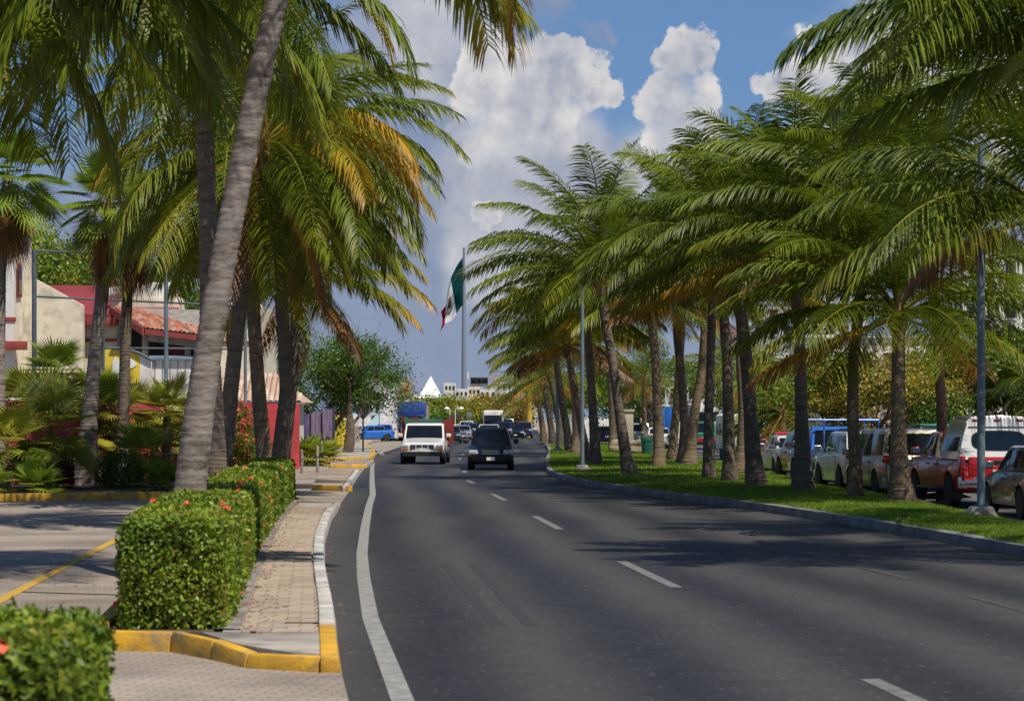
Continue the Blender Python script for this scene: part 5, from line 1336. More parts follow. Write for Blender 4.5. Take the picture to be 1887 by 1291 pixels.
# ---- gatehouse with the faded tile roof
YG = 104.0
gh = root('gatehouse', P(470, gy(YG), YG), 'low gatehouse with faded hipped tile roof behind the red wall', 'building')
wb(rect(372, 548, 738, gy(YG), YG + .5, 3.2), 'wall', M['white_wall'], gh)
e0, e1, r0, r1 = P(360, 741, YG), P(563, 741, YG), P(395, 690, YG + 2.2), P(512, 692, YG + 2.2)
bk0, bk1 = Vector((e0.x, YG + 4.2, e0.z)), Vector((e1.x, YG + 4.2, e1.z))
wb(MB().add([e0, e1, bk1, bk0, r0, r1], [(0, 1, 5, 4), (1, 2, 5), (2, 3, 4, 5), (3, 0, 4), (3, 2, 1, 0)]), 'roof', M['tile_pale'], gh)
wb(MB().box(((e0.x + e1.x) / 2, YG + .02, e0.z - .05), (e1.x - e0.x, .12, .1)), 'gutter', M['grey_wood'], gh)
ev = (e1 - e0).normalized(); mid = e0 + ev * ((r0 - e0).dot(ev)); uv = (r0 - mid).normalized(); Hh = (r0 - mid).length
A_ = (r0 - e0).dot(ev); B_ = (r1 - e0).dot(ev); W_ = (e1 - e0).length
tiled(gh, e0, ev, uv, int(W_ / .24), int(Hh / .3), .24, .30, M['tile_pale'], lambda q, h: q > A_ * h / Hh + .05 and q < W_ - (W_ - B_) * h / Hh - .05)

# ---- red perimeter wall
rw = root('perimeter_wall', G(550, 866), 'rough red stucco wall around the house garden', 'wall')
c0 = G(550, 866); c1 = G(126, 902); 
d = (c1 - c0).normalized(); n_ = Vector((d.y, -d.x, 0))
def wallseg(a, b, h, th):
    d = (b - a).normalized(); n = Vector((-d.y, d.x, 0)) * th
    return MB().prism([(a.x, a.y), (b.x, b.y), (b.x + n.x, b.y + n.y), (a.x + n.x, a.y + n.y)], -.05, h)
wb(wallseg(G(552, 864), G(488, 866.5), 2.62, -.25), 'end_wall', M['red_wall'], rw)
wb(wallseg(G(488.2, 866.6), G(128, 900), 2.62, -.25), 'wall', M['red_wall'], rw)
wb(wallseg(G(127.6, 900), G(-180, 902), 2.55, -.25), 'front_wall', M['red_wall'], rw)

# ---- steel frame of posts and rails
fr = root('steel_frame', G(305, 872), 'tall blue grey steel post and rail frame along the red wall', 'fence')
yf0 = 88.0
posts = [(63, 92.0, 462, 9), (190, 92.0, 560, 6), (306, 92.0, 455, 8), (452, 92.0, 560, 6), (526, 92.0, 540, 8.5)]
for px, y, top, w in posts:
    a, b = P(px, gy(y), y), P(px, top, y)
    wb(MB().tube([(a.x, y, -.03), (a.x, y, b.z)], w * y / FPX / 2, 10), 'post', M['steel'] if px > 200 else M['steel_dark'], fr, smooth=True)
for pa, pb in (((63, 462), (306, 470)), ((63, 546), (452, 564)), ((190, 641), (452, 643)), ((306, 741), (526, 741))):
    a, b = P(pa[0], pa[1], 92.0), P(pb[0], pb[1], 92.0)
    wb(MB().tube([a, b], .045, 6), 'rail', M['steel_dark'], fr, smooth=True)
for px, y, _, w in posts[2::2]:
    for py in (700, 770, 830): wb(MB().lathe([(.11, -.03), (.125, 0), (.11, .03)], n=10, c=P(px, py, y)), 'clamp', M['steel'], fr, smooth=True)

# ---- lamp posts on the median
def lamp(px, py, h, d, label):
    b = G(px, py); b.z = 0.14
    o = empty('lamp_post', b, 0, label, 'lamp post', 'lamp posts of the median')
    MB().box((0, 0, .08), (.62, .62, .26), taper=.62).build('footing', M['concrete'], o, bevel=.03)
    MB().lathe([(d * 1.0, .2), (d * 1.0, .235)], n=12).build('base_plate', M['steel_dark'], o)
    for k in range(4):
        a = PI / 4 + k * PI / 2; MB().lathe([(.022, .23), (.022, .30)], n=6, c=(d * .82 * math.cos(a), d * .82 * math.sin(a), 0)).build('anchor_bolt', M['steel_dark'], o)
    MB().lathe([(d / 2, .22), (d / 2 * .98, h * .5), (d / 2 * .8, h)], n=16).build('pole', M['steel'], o, smooth=True)
    MB().tube([(0, 0, h - .02), (.08, 0, h + .15), (.3, 0, h + .25), (.6, 0, h + .28)], [.04, .038, .033, .03], 8).build('arm', M['steel'], o, smooth=True)
    l = MB().box((.8, 0, h + .28), (.5, .22, .1), taper=.8).build('lamp_head', M['steel'], o, bevel=.03)
    MB().box((.8, 0, h + .215), (.36, .15, .03)).build('lens', M['lamp_clear'], l)
    return o
lamp(1808, 966, 7.0, .155, 'grey lamp post on a pale concrete footing beside the red pickup')
lamp(1073, 874, 6.8, .15, 'blue grey lamp post in the lawn by the kerb bend and leaning palm')
lamp(1027, 836, 6.8, .17, 'lamp post farther up the median, standing by the dark trunks')

# ---- monumental flag
YF = 500.0
fp = root('flagpole', Vector((P(855, 0, YF).x, YF, 0)), 'very tall grey flagpole with a large tricolour flag', 'flagpole')
zt = P(855, 460, YF).z
MB().lathe([(.60, 0), (.50, zt * .4), (.34, zt * .8), (.22, zt)], n=14).build('pole', pmat('flagpole_steel', (0.20, 0.24, 0.30), 0.5), fp, smooth=True)
MB().lathe([(.05, zt), (.35, zt + .25), (.05, zt + .6)], n=10).build('finial', M['steel'], fp, smooth=True)
us = [0, .17, .33, .5, .66, .8, 1.0]
topc = [(852.5, 474), (842, 489), (831, 511), (825, 535), (822, 562), (815, 571), (812, 574)]
botc = [(852.5, 562), (848, 567), (842, 577), (833, 590), (820, 597), (813, 608), (805.5, 621)]
def flagpt(u, v, off=0.0):
    tx, ty = np.interp(u, us, [q[0] for q in topc]), np.interp(u, us, [q[1] for q in topc])
    bx_, by_ = np.interp(u, us, [q[0] for q in botc]), np.interp(u, us, [q[1] for q in botc])
    y = YF - 0.9 - off + 1.6 * u * math.sin(v * 7 + u * 6) + 0.8 * u * math.sin(v * 15 - u * 9)
    x = tx + (bx_ - tx) * v; yy = ty + (by_ - ty) * v
    if u > .75: x += 7 * math.sin(PI * v) * (u - .75) * 4; yy += 0
    return P(x, yy, y) - Vector(fp.location)
def flagpart(name, u0, u1, v0, v1, mat, nu=12, nv=22, parent=fp, off=0.0):
    vs = [flagpt(u0 + (u1 - u0) * i / nu, v0 + (v1 - v0) * j / nv, off) for i in range(nu + 1) for j in range(nv + 1)]
    fs = [(i * (nv + 1) + j, (i + 1) * (nv + 1) + j, (i + 1) * (nv + 1) + j + 1, i * (nv + 1) + j + 1) for i in range(nu) for j in range(nv)]
    return mesh_obj(name, vs, fs, mat, parent, smooth=True)
M['flag_green'] = leafmat('flag_green', [(0, (0.004, 0.055, 0.060)), (1, (0.004, 0.055, 0.060))], .8, .3, .1, .1)
M['flag_white'] = leafmat('flag_white', [(0, (0.62, 0.66, 0.66)), (1, (0.62, 0.66, 0.66))], .8, .3, .1, .1)
M['flag_red'] = leafmat('flag_red', [(0, (0.42, 0.012, 0.04)), (1, (0.42, 0.012, 0.04))], .8, .3, .1, .1)
flagpart('green_band', 0, .345, 0, 1, M['flag_green'])
wband = flagpart('white_band', .345, .665, 0, 1, M['flag_white'])
flagpart('red_band', .665, 1.0, 0, 1, M['flag_red'])
# the emblem: an eagle with raised wing above a wreath, as patches just off the cloth
M['emblem'] = pmat('emblem_brown', (0.10, 0.045, 0.025), .8, (0.16, 0.09, 0.04), .8)
M['emblem_green'] = pmat('emblem_green', (0.03, 0.09, 0.05), .8)
def emb(pts, mat):
    mesh_obj('emblem', [flagpt(u, v, .25) for u, v in pts], [tuple(range(len(pts)))], mat, wband)
emb([(.45, .30), (.50, .26), (.54, .34), (.56, .45), (.53, .56), (.48, .62), (.45, .52), (.43, .40)], M['emblem'])
emb([(.50, .30), (.58, .36), (.60, .46), (.56, .48)], M['emblem'])
emb([(.44, .60), (.47, .66), (.53, .68), (.58, .62), (.60, .66), (.54, .74), (.46, .72), (.42, .64)], M['emblem_green'])

# ---- left side beyond the wall
ba = root('banner_fence', G(590, 840), 'weathered purple banner stretched on thin posts by the pavement', 'banner')
M['purple'] = pmat('purple_cloth', (0.36, 0.26, 0.56), .8, (0.50, 0.40, 0.70), 2.5, .2, 10, c3=(0.045, 0.035, 0.09), scale3=1.5)
M['dark_cloth'] = pmat('dark_cloth', (0.035, 0.028, 0.05), .85, (0.06, 0.05, 0.07), 2)
y0b, y1b = 128.0, 112.0
for k in range(3):
    t0, t1 = k / 3, (k + 1) / 3
    xa, xb = 551 + 63 * t0 + .6, 551 + 63 * t1 - .6; ya, yb = y0b + (y1b - y0b) * t0, y0b + (y1b - y0b) * t1
    ta, tb = 766 - 13 * t0, 766 - 13 * t1
    a, b = P(xa, ta, ya), P(xb, tb, yb); c, d_ = P(xb, 808, yb), P(xa, 800, ya)
    wb(MB().slab([a, b, c, d_], (.02, -.04, 0)), 'banner_panel', M['purple'], ba)
wb(MB().slab([P(592, 808, 117), P(614, 808, 112.5), P(614, 835, 112.5), P(592, 835, 117)], (.02, -.05, 0)), 'lower_panel', M['dark_cloth'], ba)
for px, y in ((551, 128.2), (572, 122.6), (593, 117.2), (615, 111.8)):
    a = P(px, 752 if px > 600 else 760, y)
    wb(MB().tube([(a.x, y, 0), (a.x, y, a.z)], .06, 8), 'post', M['dark_cloth'], ba, smooth=True)
for px, py, top, lab in ((516, 884, 838, 'thin grey bollard post at the hedge end'), (556, 872, 828, 'thin bollard post by the first palmetto'), (585, 871, 820, 'thin bollard post beside the brick slab'), (593, 858, 812, 'farther thin bollard post before the purple banner')):
    b = G(px, py); o = root('bollard', b, lab, 'bollard', 'thin bollard posts by the pavement')
    h = (py - top) * b.y / FPX
    MB().lathe([(.055, -.02), (.05, h * .97), (.03, h)], n=10).build('post', M['grey_wood'], o, smooth=True)
    MB().lathe([(.058, h * .55), (.058, h * .6)], n=10).build('collar', M['steel_dark'], o)
sg = root('road_sign', G(669, 836), 'back of a diamond road sign on a dark post at the pavement corner', 'sign')
z0 = P(0, 754, sg.location.y).z; q = .62
MB().lathe([(.05, 0), (.045, z0 + .5)], n=8).build('post', M['steel_dark'], sg, smooth=True)
MB().slab([(-q, -.06, z0), (0, -.06, z0 - q), (q, -.06, z0), (0, -.06, z0 + q)], (0, .02, 0)).build('plate', pmat('weathered_plate', (0.10, 0.14, 0.15), .6, (0.20, 0.25, 0.26), 1.5), sg, bevel=.004)
for k in (-.25, .25): MB().box((0, -.075, z0 + k), (.5, .02, .05)).build('bracket', M['steel_dark'], sg)
st = root('stone_wall', G(640, 822), 'rubble stone wall behind the purple banner', 'wall')
M['rubble'] = pmat('rubble', (0.42, 0.37, 0.30), .9, (0.26, 0.22, 0.18), 1.8, .5, 14)
a, b = P(612, 825, 165), P(662, 812, 200)
sb = MB()
for k in range(9):
    for j in range(34):
        t = (j + (k % 2) * .5 + rng.uniform(-.2, .2)) / 34
        p = Vector((a.x + (b.x - a.x) * t, 165 + 35 * t, .12 + k * .21))
        if p.z > 1.95 - .55 * t: continue
        s_ = rng.uniform(.16, .24)
        sb.box(p + Vector((rng.normal(0, .02), rng.normal(0, .03), 0)), (s_ * .9, 1.0, s_), rng.normal(0, .1), .85)
ob = wb(sb, 'stones', M['rubble'], st, bevel=.02, seg=1); ob["kind"] = "stuff"
for px, lab in ((622, 'yellow painted post beside the teal parasol'), (632, 'second yellow post beside the teal parasol')):
    y = 158.; o = root('gate_post', Vector((P(px, 0, y).x, y, 0)), lab, 'post', 'yellow posts by the stone wall')
    MB().box((0, 0, 1.2), (.36, .3, 2.4)).build('post', M['yellow_panel'], o, bevel=.03); MB().box((0, 0, 2.45), (.46, .4, .1)).build('cap', M['yellow_panel'], o, bevel=.02)
pa = root('parasol', Vector((P(640, 0, 160).x, 160, 0)), 'teal parasol above the stone wall', 'parasol')
MB().lathe([(1.05, 2.35), (.7, 2.62), (.05, 2.85)], n=8).build('canopy', pmat('teal_cloth', (0.02, 0.22, 0.27), .8), pa)
MB().lathe([(.03, 0), (.03, 2.8)], n=6).build('pole', M['steel'], pa)
ub = root('utility_box', G(650, 826), 'slim green meter pillar on the pavement by the rubble wall', 'box')
MB().box((0, 0, .75), (.3, .25, 1.5)).build('cabinet', M['steel'], ub, bevel=.03)
MB().box((0, -.135, .8), (.22, .02, .9)).build('door', M['steel_dark'], ub)

# white tiled building and its neighbours
M['white_tile'] = pavermat('white_facade_tiles', (0.80, 0.80, 0.79), (0.77, 0.77, 0.77), (0.66, 0.67, 0.68), 0.55, 0, .5, .5)
def facemat(name, c, cm, sx):
    m = pavermat(name, c, tuple(q * .97 for q in c), cm, sx, 0, .5, .5)
    m.node_tree.nodes['Mapping'].inputs['Rotation'].default_value = (R(90), 0, 0)
    return m
M['white_tile'] = facemat('white_facade_tiles', (0.80, 0.80, 0.79), (0.62, 0.63, 0.65), 0.62)
wt = root('white_building', Vector((P(690, 0, 260).x, 260, 0)), 'plain white tiled building beside the blue truck', 'building')
wb(MB().prism([(P(628, 0, 260).x, 260), (P(722, 0, 260).x, 260), (P(733, 0, 272).x, 272), (P(628, 0, 272).x, 272)], 0, P(0, 688, 260).z), 'wall', M['white_tile'], wt)
wb(MB().prism([(P(626, 0, 260).x, 259.8), (P(722.5, 0, 260).x, 259.8), (P(734, 0, 272).x, 272), (P(626, 0, 272).x, 272)], P(0, 688, 260).z + .002, P(0, 686, 260).z), 'coping', M['white_wall'], wt)
wb(rect(685, 694, 765, 792, 259.9, .08), 'door', M['dark_cloth'], wt)
sl = root('sail_banner', Vector((P(684, 0, 236).x, 236, 0)), 'pale blue and white sail shaped banner by the white building', 'banner')
MB().slab([Vector((-.9, 0, 1.0)), Vector((.75, 0, 1.0)), Vector((.75, 0, 2.9)), Vector((.3, 0, 2.2))], (0, .03, 0)).build('sail', pmat('sail_blue', (0.42, 0.66, 0.78), .7, (0.6, .75, .8), .6), sl)
MB().slab([Vector((.4, .05, 2.6)), Vector((.78, .05, 2.6)), Vector((.78, .05, 3.8)), Vector((.45, .05, 3.6))], (0, .03, 0)).build('dark_tip', M['dark_cloth'], sl)
MB().lathe([(.04, 0), (.04, 3.8)], n=6, c=(.8, 0, 0)).build('pole', M['steel_dark'], sl)
tb = root('tan_building', Vector((P(746, 0, 330).x, 330, 0)), 'tan building with an orange panel beyond the white one', 'building')
M['tan'] = pmat('tan_stucco', (0.44, 0.37, 0.27), .85, (0.36, 0.30, 0.22), .6)
wb(rect(733, 757, 698, gy(330), 330, 8), 'wall', M['tan'], tb)
wb(rect(741.5, 752, 710, 728, 329.9, .08), 'orange_panel', pmat('orange_paint', (0.72, 0.19, 0.05), .6), tb)
wb(MB().slab([P(736, 770, 326), P(736, 745, 326), P(742, 738, 326), P(750, 736, 326), P(757, 741, 326), P(757, 770, 326)], (0, 3, 0)), 'white_arch', M['white_wall'], tb)
pyb = root('pyramid_building', Vector((P(794, 0, 420).x, 420, 0)), 'white building with pointed pyramid roof', 'building')
a = P(794, 692, 425); bz = P(0, 733, 420).z; hw = 22 * 420 / FPX
wb(MB().add([(a.x - hw, 420, bz), (a.x + hw, 420, bz), (a.x + hw, 430, bz), (a.x - hw, 430, bz), a], [(0, 1, 4), (1, 2, 4), (2, 3, 4), (3, 0, 4), (3, 2, 1, 0)]), 'roof', M['white_wall'], pyb)
wb(MB().box((a.x, 425, bz / 2 - .01), (hw * 2 - .2, 9.8, bz)), 'wall', M['white_wall'], pyb)
fb = root('white_block', Vector((P(890, 0, 460).x, 460, 0)), 'white blocky buildings seen behind the far trees', 'building')
for k, (x0, x1, t) in enumerate(((762, 812, 728), (818, 838, 705), (838, 862, 716), (862, 884, 712), (884, 914, 716), (914, 946, 704), (946, 990, 712))):
    wb(rect(x0, x1 - .3, t, gy(460), 460 + k % 2, 8), 'wall', M['white_wall'] if k % 3 else M['cream'], fb)
    for j in range(3): wb(rect(x0 + 3 + j * (x1 - x0) / 3, x0 + 3 + j * (x1 - x0) / 3 + 3.5, t + 6, t + 12, 459.9 + k % 2, .08), 'window', M['glass'], fb)
# traffic mast
tm = root('traffic_mast', G(975, 806), 'yellow traffic signal mast with a long arm reaching over the lanes', 'traffic light')
M['mast_yellow'] = pmat('mast_yellow', (0.66, 0.40, 0.03), .5, (0.52, 0.32, 0.04), 1.5)
yT = tm.location.y; zT = P(0, 697, yT).z
MB().lathe([(.30, 0), (.28, zT)], n=10).build('post', M['mast_yellow'], tm, smooth=True)
for dz in (0, -.75): MB().box((-3.2, 0, zT + dz), (6.4, .18, .16)).build('arm', M['mast_yellow'], tm)
for k in range(6): MB().tube([(-.4 - k, 0, zT - .7), (-.9 - k, 0, zT - .05)], .05, 6).build('brace', M['mast_yellow'], tm)
s1 = MB().box((-5.4, -.15, zT - .25), (1.9, .3, .72)).build('signal_box', M['black'], tm, bevel=.03)
for k in range(3): MB().lathe([(.16, -.32), (.16, -.28)], axis='y', n=12, c=(-6.0 + k * .6, 0, zT - .25)).build('lens', M['glass'], s1)
MB().box((-6.6, 0, zT + .35), (.18, .14, .8)).build('camera_mount', M['plate'], tm)
# twin lamp and square sign
tl = root('twin_lamp', Vector((P(834, 0, 250).x, 250, 0)), 'white twin headed street lamp before the far trees', 'street lamp')
zl = P(0, 752, 250).z
for s_ in (-1, 1):
    MB().tube([(s_ * .28, 0, 0), (s_ * .28, 0, zl - .2), (s_ * .35, 0, zl), (s_ * .75 + .15, 0, zl + .05)], .05, 8).build('pole', M['plate'], tl, smooth=True)
    MB().lathe([(.30, -.1), (.18, .05), (.03, .12)], n=12, c=(s_ * .75 + .15, 0, zl + .05)).build('lamp_shade', M['plate'], tl, smooth=True)
ss = root('square_sign', Vector((P(865, 0, 262).x, 262, 0)), 'back of a square pale road sign left of the bus', 'sign')
MB().box((0, 0, P(0, 765, 262).z), (.56, .04, .62)).build('plate', M['steel'], ss, bevel=.01)
MB().lathe([(.035, 0), (.035, 2.6)], n=6, c=(0, .06, 0)).build('post', M['steel'], ss)
tn = root('canopy_tent', Vector((P(841, 0, 275).x, 275, 0)), 'black canopy tent by the roadside before the far trees', 'tent')
MB().add([(-.95, -.8, 2.2), (.95, -.8, 2.2), (.95, .8, 2.2), (-.95, .8, 2.2), (0, 0, 2.75)], [(0, 1, 4), (1, 2, 4), (2, 3, 4), (3, 0, 4), (3, 2, 1, 0)]).build('canopy', M['black'], tn)
for x in (-.9, .9):
    for y in (-.75, .75): MB().lathe([(.03, 0), (.03, 2.22)], n=6, c=(x, y, 0)).build('leg', M['steel_dark'], tn)
lw = root('low_wall', Vector((P(855, 0, 268).x, 268, 0)), 'low cream boundary wall beside the canopy tent', 'wall')
wb(rect(828, 845, 781, gy(268), 268, .4), 'panel', M['cream'], lw); wb(rect(845.2, 892, 784, gy(268), 268.2, .4), 'panel', M['cream'], lw)

# ---- right side buildings
def facade(name, label, px0, px1, top, y, dep, mat, wins, wmat='glass', cat='building'):
    r = root(name, Vector((P((px0 + px1) / 2, 0, y).x, y, 0)), label, cat)
    wb(rect(px0, px1, top, gy(y), y, dep), 'wall', mat, r)
    wb(rect(px0 - 2, px1 + 2, top - 4, top - .1, y - .3, dep + .6), 'coping', M['white_wall'], r)
    for (a, b, c, d_) in wins:
        w = wb(rect(a, b, c, d_, y - .06, .1), 'window', M[wmat], r)
        wb(rect(a - 1, b + 1, d_ + .1, d_ + 2, y - .25, .3), 'sill', M['white_wall'], r)
    return r
M['pale_wall'] = pmat('pale_concrete', (0.56, 0.58, 0.60), .85, (0.50, 0.52, 0.55), .5)  # even pale blue grey with faint mottling
ht = facade('hotel_tower', 'tall pale tower block with red rooftop letters behind the palms', 1378, 1600, 282, 380, 20, M['pale_wall'],
            [(1392 + 26 * i, 1408 + 26 * i, 330 + 30 * j, 346 + 30 * j) for i in range(8) for j in range(10)])
cu = bpy.data.curves.new('rooftop_letters', 'FONT'); cu.body = 'RI'; cu.size = 3.6; cu.extrude = .12
to = bpy.data.objects.new('letters_curve', cu); me_ = bpy.data.meshes.new_from_object(to); bpy.data.objects.remove(to)
to = bpy.data.objects.new('rooftop_letters', me_); COL.objects.link(to); to.parent = ht
to.rotation_euler = (R(90), 0, 0); to.location = P(1486, 313, 379.6) - Vector(ht.location); me_.materials.append(pmat('red_letters', (0.42, 0.03, 0.03), .5))
facade('white_block', 'white multi storey block with blue windows beyond the lamp post', 1775, 2060, 452, 210, 14, M['white_wall'],
       [(1786 + 34 * i, 1804 + 34 * i, 480 + 40 * j, 506 + 40 * j) for i in range(8) for j in range(6)])
facade('low_white_building', 'low white building behind the yellow leaved trees', 1480, 1772, 622, 190, 10, M['white_wall'],
       [(1496 + 44 * i, 1520 + 44 * i, 650, 690) for i in range(6)] + [(1496 + 44 * i, 1520 + 44 * i, 715, 755) for i in range(6)])
facade('grey_building', 'pale blue grey building behind the blue box truck', 1190, 1330, 700, 300, 10, M['pale_wall'], [(1210, 1225, 715, 735), (1236, 1250, 715, 735), (1300, 1315, 715, 735), (1270, 1285, 715, 735)])
facade('yellow_building', 'low yellowish roadside building behind the grey estate car', 1150, 1200, 755, 215, 6, pmat('ochre_wall', (0.45, 0.34, 0.14), .8, (0.35, 0.27, 0.12), 1), [(1166, 1180, 768, 790), (1184, 1194, 768, 790)])
facade('blue_shop', 'low blue and white shop front behind the blue pickup', 1488, 1560, 776, 150, 5, pmat('shop_blue', (0.10, 0.22, 0.45), .6, (0.6, .62, .65), .5), [(1496, 1516, 784, 800), (1524, 1546, 784, 800)])
hw_ = root('far_wall', Vector((22, 250, 0)), 'long pale boundary wall far beyond the service road', 'wall')
for k in range(10): wb(MB().box((10 + 5.2 * k, 252, 1.1), (5.0, .3, 2.2)), 'panel', M['cream'] if k % 2 else M['white_wall'], hw_)
# blue and white sign panel, stop sign, small lamps
bs = root('sign_board', G(1398, 838), 'white and blue sign board behind the white van', 'sign')
zz = P(0, 786, bs.location.y).z
MB().box((0, 0, zz), (.66, .08, .95)).build('panel', pmat('sign_blue', (0.35, 0.50, 0.72), .5, (0.7, .74, .78), 1.2), bs, bevel=.02); MB().lathe([(.05, 0), (.05, zz)], n=8, c=(0, .1, 0)).build('post', M['steel'], bs)
sp = root('stop_sign', G(1742, 862), 'dark rack board with small red octagon sign behind the camper top', 'sign')
zz = P(0, 784, sp.location.y).z
MB().box((-.25, 0, zz), (.6, .05, .5)).build('board', M['dark_cloth'], sp); MB().lathe([(.22, -.06), (.22, -.03)], axis='y', n=8, c=(.1, -.03, zz - .05)).build('octagon', M['lamp_red'], sp); MB().lathe([(.04, 0), (.04, zz)], n=8, c=(0, .06, 0)).build('post', M['steel'], sp)
for px, py, top, lab in ((1505, 848, 705, 'green garden lamp with pale globe behind the blue pickup'), (1420, 842, 726, 'small garden lamp behind the white sedan'), (1694, 866, 762, 'plain grey pole behind the minivan')):
    b = G(px, py); o = root('garden_lamp', b, lab, 'lamp'); h = P(0, top, b.y).z
    MB().lathe([(.05, 0), (.04, h)], n=8).build('pole', M['steel'], o, smooth=True)
    if px != 1694: MB().lathe([(.10, 0), (.17, .18), (.10, .32), (.03, .36)], n=10, c=(0, 0, h)).build('lantern', M['plate'], o, smooth=True)
# rocks, stone seat and bin in the median
M['rock'] = pmat('tan_rock', (0.30, 0.24, 0.16), .9, (0.19, 0.15, 0.11), 2, .5, 10)
for px, py, w, h, lab in ((1140, 840, .9, .75, 'leaning tan boulder on the lawn behind the leaning palm'), (1172, 842, 1.1, .8, 'square tan stone block on the lawn'), (1158, 838, .7, .5, 'small tan rock between the boulder and the stone block')):
    b = G(px, py); b.z = .1; o = root('rock', b, lab, 'rock')
    bm = bmesh.new(); bmesh.ops.create_icosphere(bm, subdivisions=3, radius=.5)
    for v in bm.verts:
        k = 1 + .18 * math.sin(v.co.x * 9 + px) * math.sin(v.co.y * 7) + .1 * math.sin(v.co.z * 13 + px); v.co = Vector((max(-.42, min(.42, v.co.x)) * w * 1.2 * k, max(-.4, min(.4, v.co.y)) * w * k, (max(-.4, min(.4, v.co.z)) * k + .38) * h * 1.25))
    me = bpy.data.meshes.new('stone'); bm.to_mesh(me); bm.free(); link('stone', me, M['rock'], o)
bn = root('litter_bin', G(1192, 840, .1), 'dark green litter bin on the lawn by the stone block', 'bin')
M['bin'] = pmat('bin_green', (0.01, 0.09, 0.06), .5)
MB().lathe([(.24, 0), (.3, .75), (.3, .8)], n=14).build('drum', M['bin'], bn, smooth=True); MB().lathe([(.32, .8), (.3, .95), (.1, 1.05)], n=14).build('lid', M['bin'], bn, smooth=True)
pl = root('stone_pillar', G(1155, 828, 0), 'tan stone gate pillar behind the leaning palm', 'pillar')
MB().box((0, 0, 1.25), (.85, .6, 2.5)).build('shaft', M['tan'], pl, bevel=.03); MB().box((0, 0, 2.56), (1.0, .75, .16)).build('cap', M['tan'], pl, bevel=.02)
yk_ = root('barrier', G(1420, 852), 'yellow concrete barrier across the service road', 'barrier')
for k in range(3): MB().box((-1.2 + k * 1.25, 0, .38), (1.2, .35, .76), taper=.8).build('block', M['yellow_paint'], yk_, bevel=.03)
# ================================================================ vehicles
def paint(name, c, metal=0.15, rough=0.32):
    m = pmat('paint_' + name, c, rough, tuple(q * .86 for q in c), 1.3, coat=0.25 if max(c) < .02 else 0.8, metal=metal, spec=0.3 if max(c) < .02 else 0.5)
    return m
PT = {k: paint(k, *v) for k, v in dict(white=((.72, .72, .70), 0), silver=((.40, .42, .45), .5), navy=((.018, .028, .085), .3), blue=((.02, .09, .42), .2), brightblue=((.02, .16, .62), .1),
      black=((.005, .006, .010), .0), olive=((.035, .036, .022), .4), beige=((.30, .26, .19), .5), red=((.50, .014, .018), .0), brown=((.20, .055, .03), .3), pearl=((.62, .63, .61), .2),
      grey=((.16, .18, .22), .5), green=((.02, .20, .12), .1), darkgreen=((.03, .06, .045), .2), yellow=((.72, .42, .02), 0), darkred=((.16, .02, .02), .1)).items()}
M['stake_red'] = pmat('stake_red', (.26, .03, .025), .7, (.17, .025, .02), 2.0, .2, 12)
M['tarp_green'] = pmat('tarp_green', (.03, .11, .075), .7, (.02, .075, .05), 2.5, .4, 6)
M['tarp_blue'] = pmat('tarp_blue', (.02, .07, .42), .6, (.015, .05, .30), 1.5, .3, 5)
M['hazard'] = None
def hazard():
    m, n, l, b = newmat('hazard_stripes'); co = n.new('ShaderNodeTexCoord'); w = n.new('ShaderNodeTexWave'); w.inputs['Scale'].default_value = 1.6; w.wave_type = 'BANDS'; w.bands_direction = 'DIAGONAL'
    l(co.outputs['Object'], w.inputs['Vector']); r = n.new('ShaderNodeValToRGB'); r.color_ramp.interpolation = 'CONSTANT'
    r.color_ramp.elements[0].color = (.02, .02, .02, 1); r.color_ramp.elements[1].position = .5; r.color_ramp.elements[1].color = (.7, .38, .02, 1)
    l(w.outputs[0], r.inputs[0]); l(r.outputs[0], b.inputs['Base Color']); return m
M['hazard'] = hazard()

def wheel(o, x, y, rad, w, side, spokes=5):
    t = MB().lathe([(rad * .62, -w / 2), (rad * .93, -w / 2), (rad, -w * .34), (rad, w * .34), (rad * .93, w / 2), (rad * .62, w / 2)], axis='y', n=28, c=(0, 0, 0)).build('wheel', M['tyre'], o, smooth=True)
    t.location = (x, y, rad)
    rm = MB(); yo = side * (w / 2 - .02)
    rm.lathe([(rad * .63, min(0, yo)), (rad * .63, max(0, yo))] if False else [(rad * .64, yo - side * .10), (rad * .64, yo)] if side > 0 else [(rad * .64, yo), (rad * .64, yo + .10)], axis='y', n=24)
    r_ = rm.build('rim', M['alloy'], t, smooth=True)
    hb_ = MB()
    for k in range(spokes):
        a = 2 * PI * k / spokes; a2 = a + PI / spokes
        c_ = (math.cos(a2) * rad * .42, yo + side * .004, math.sin(a2) * rad * .42)
        hb_.box(c_, (rad * .20, .012, rad * .20), 0)
    # dark gaps between the spokes
    hb_.build('rim_gap', M['black'], t)
    return t

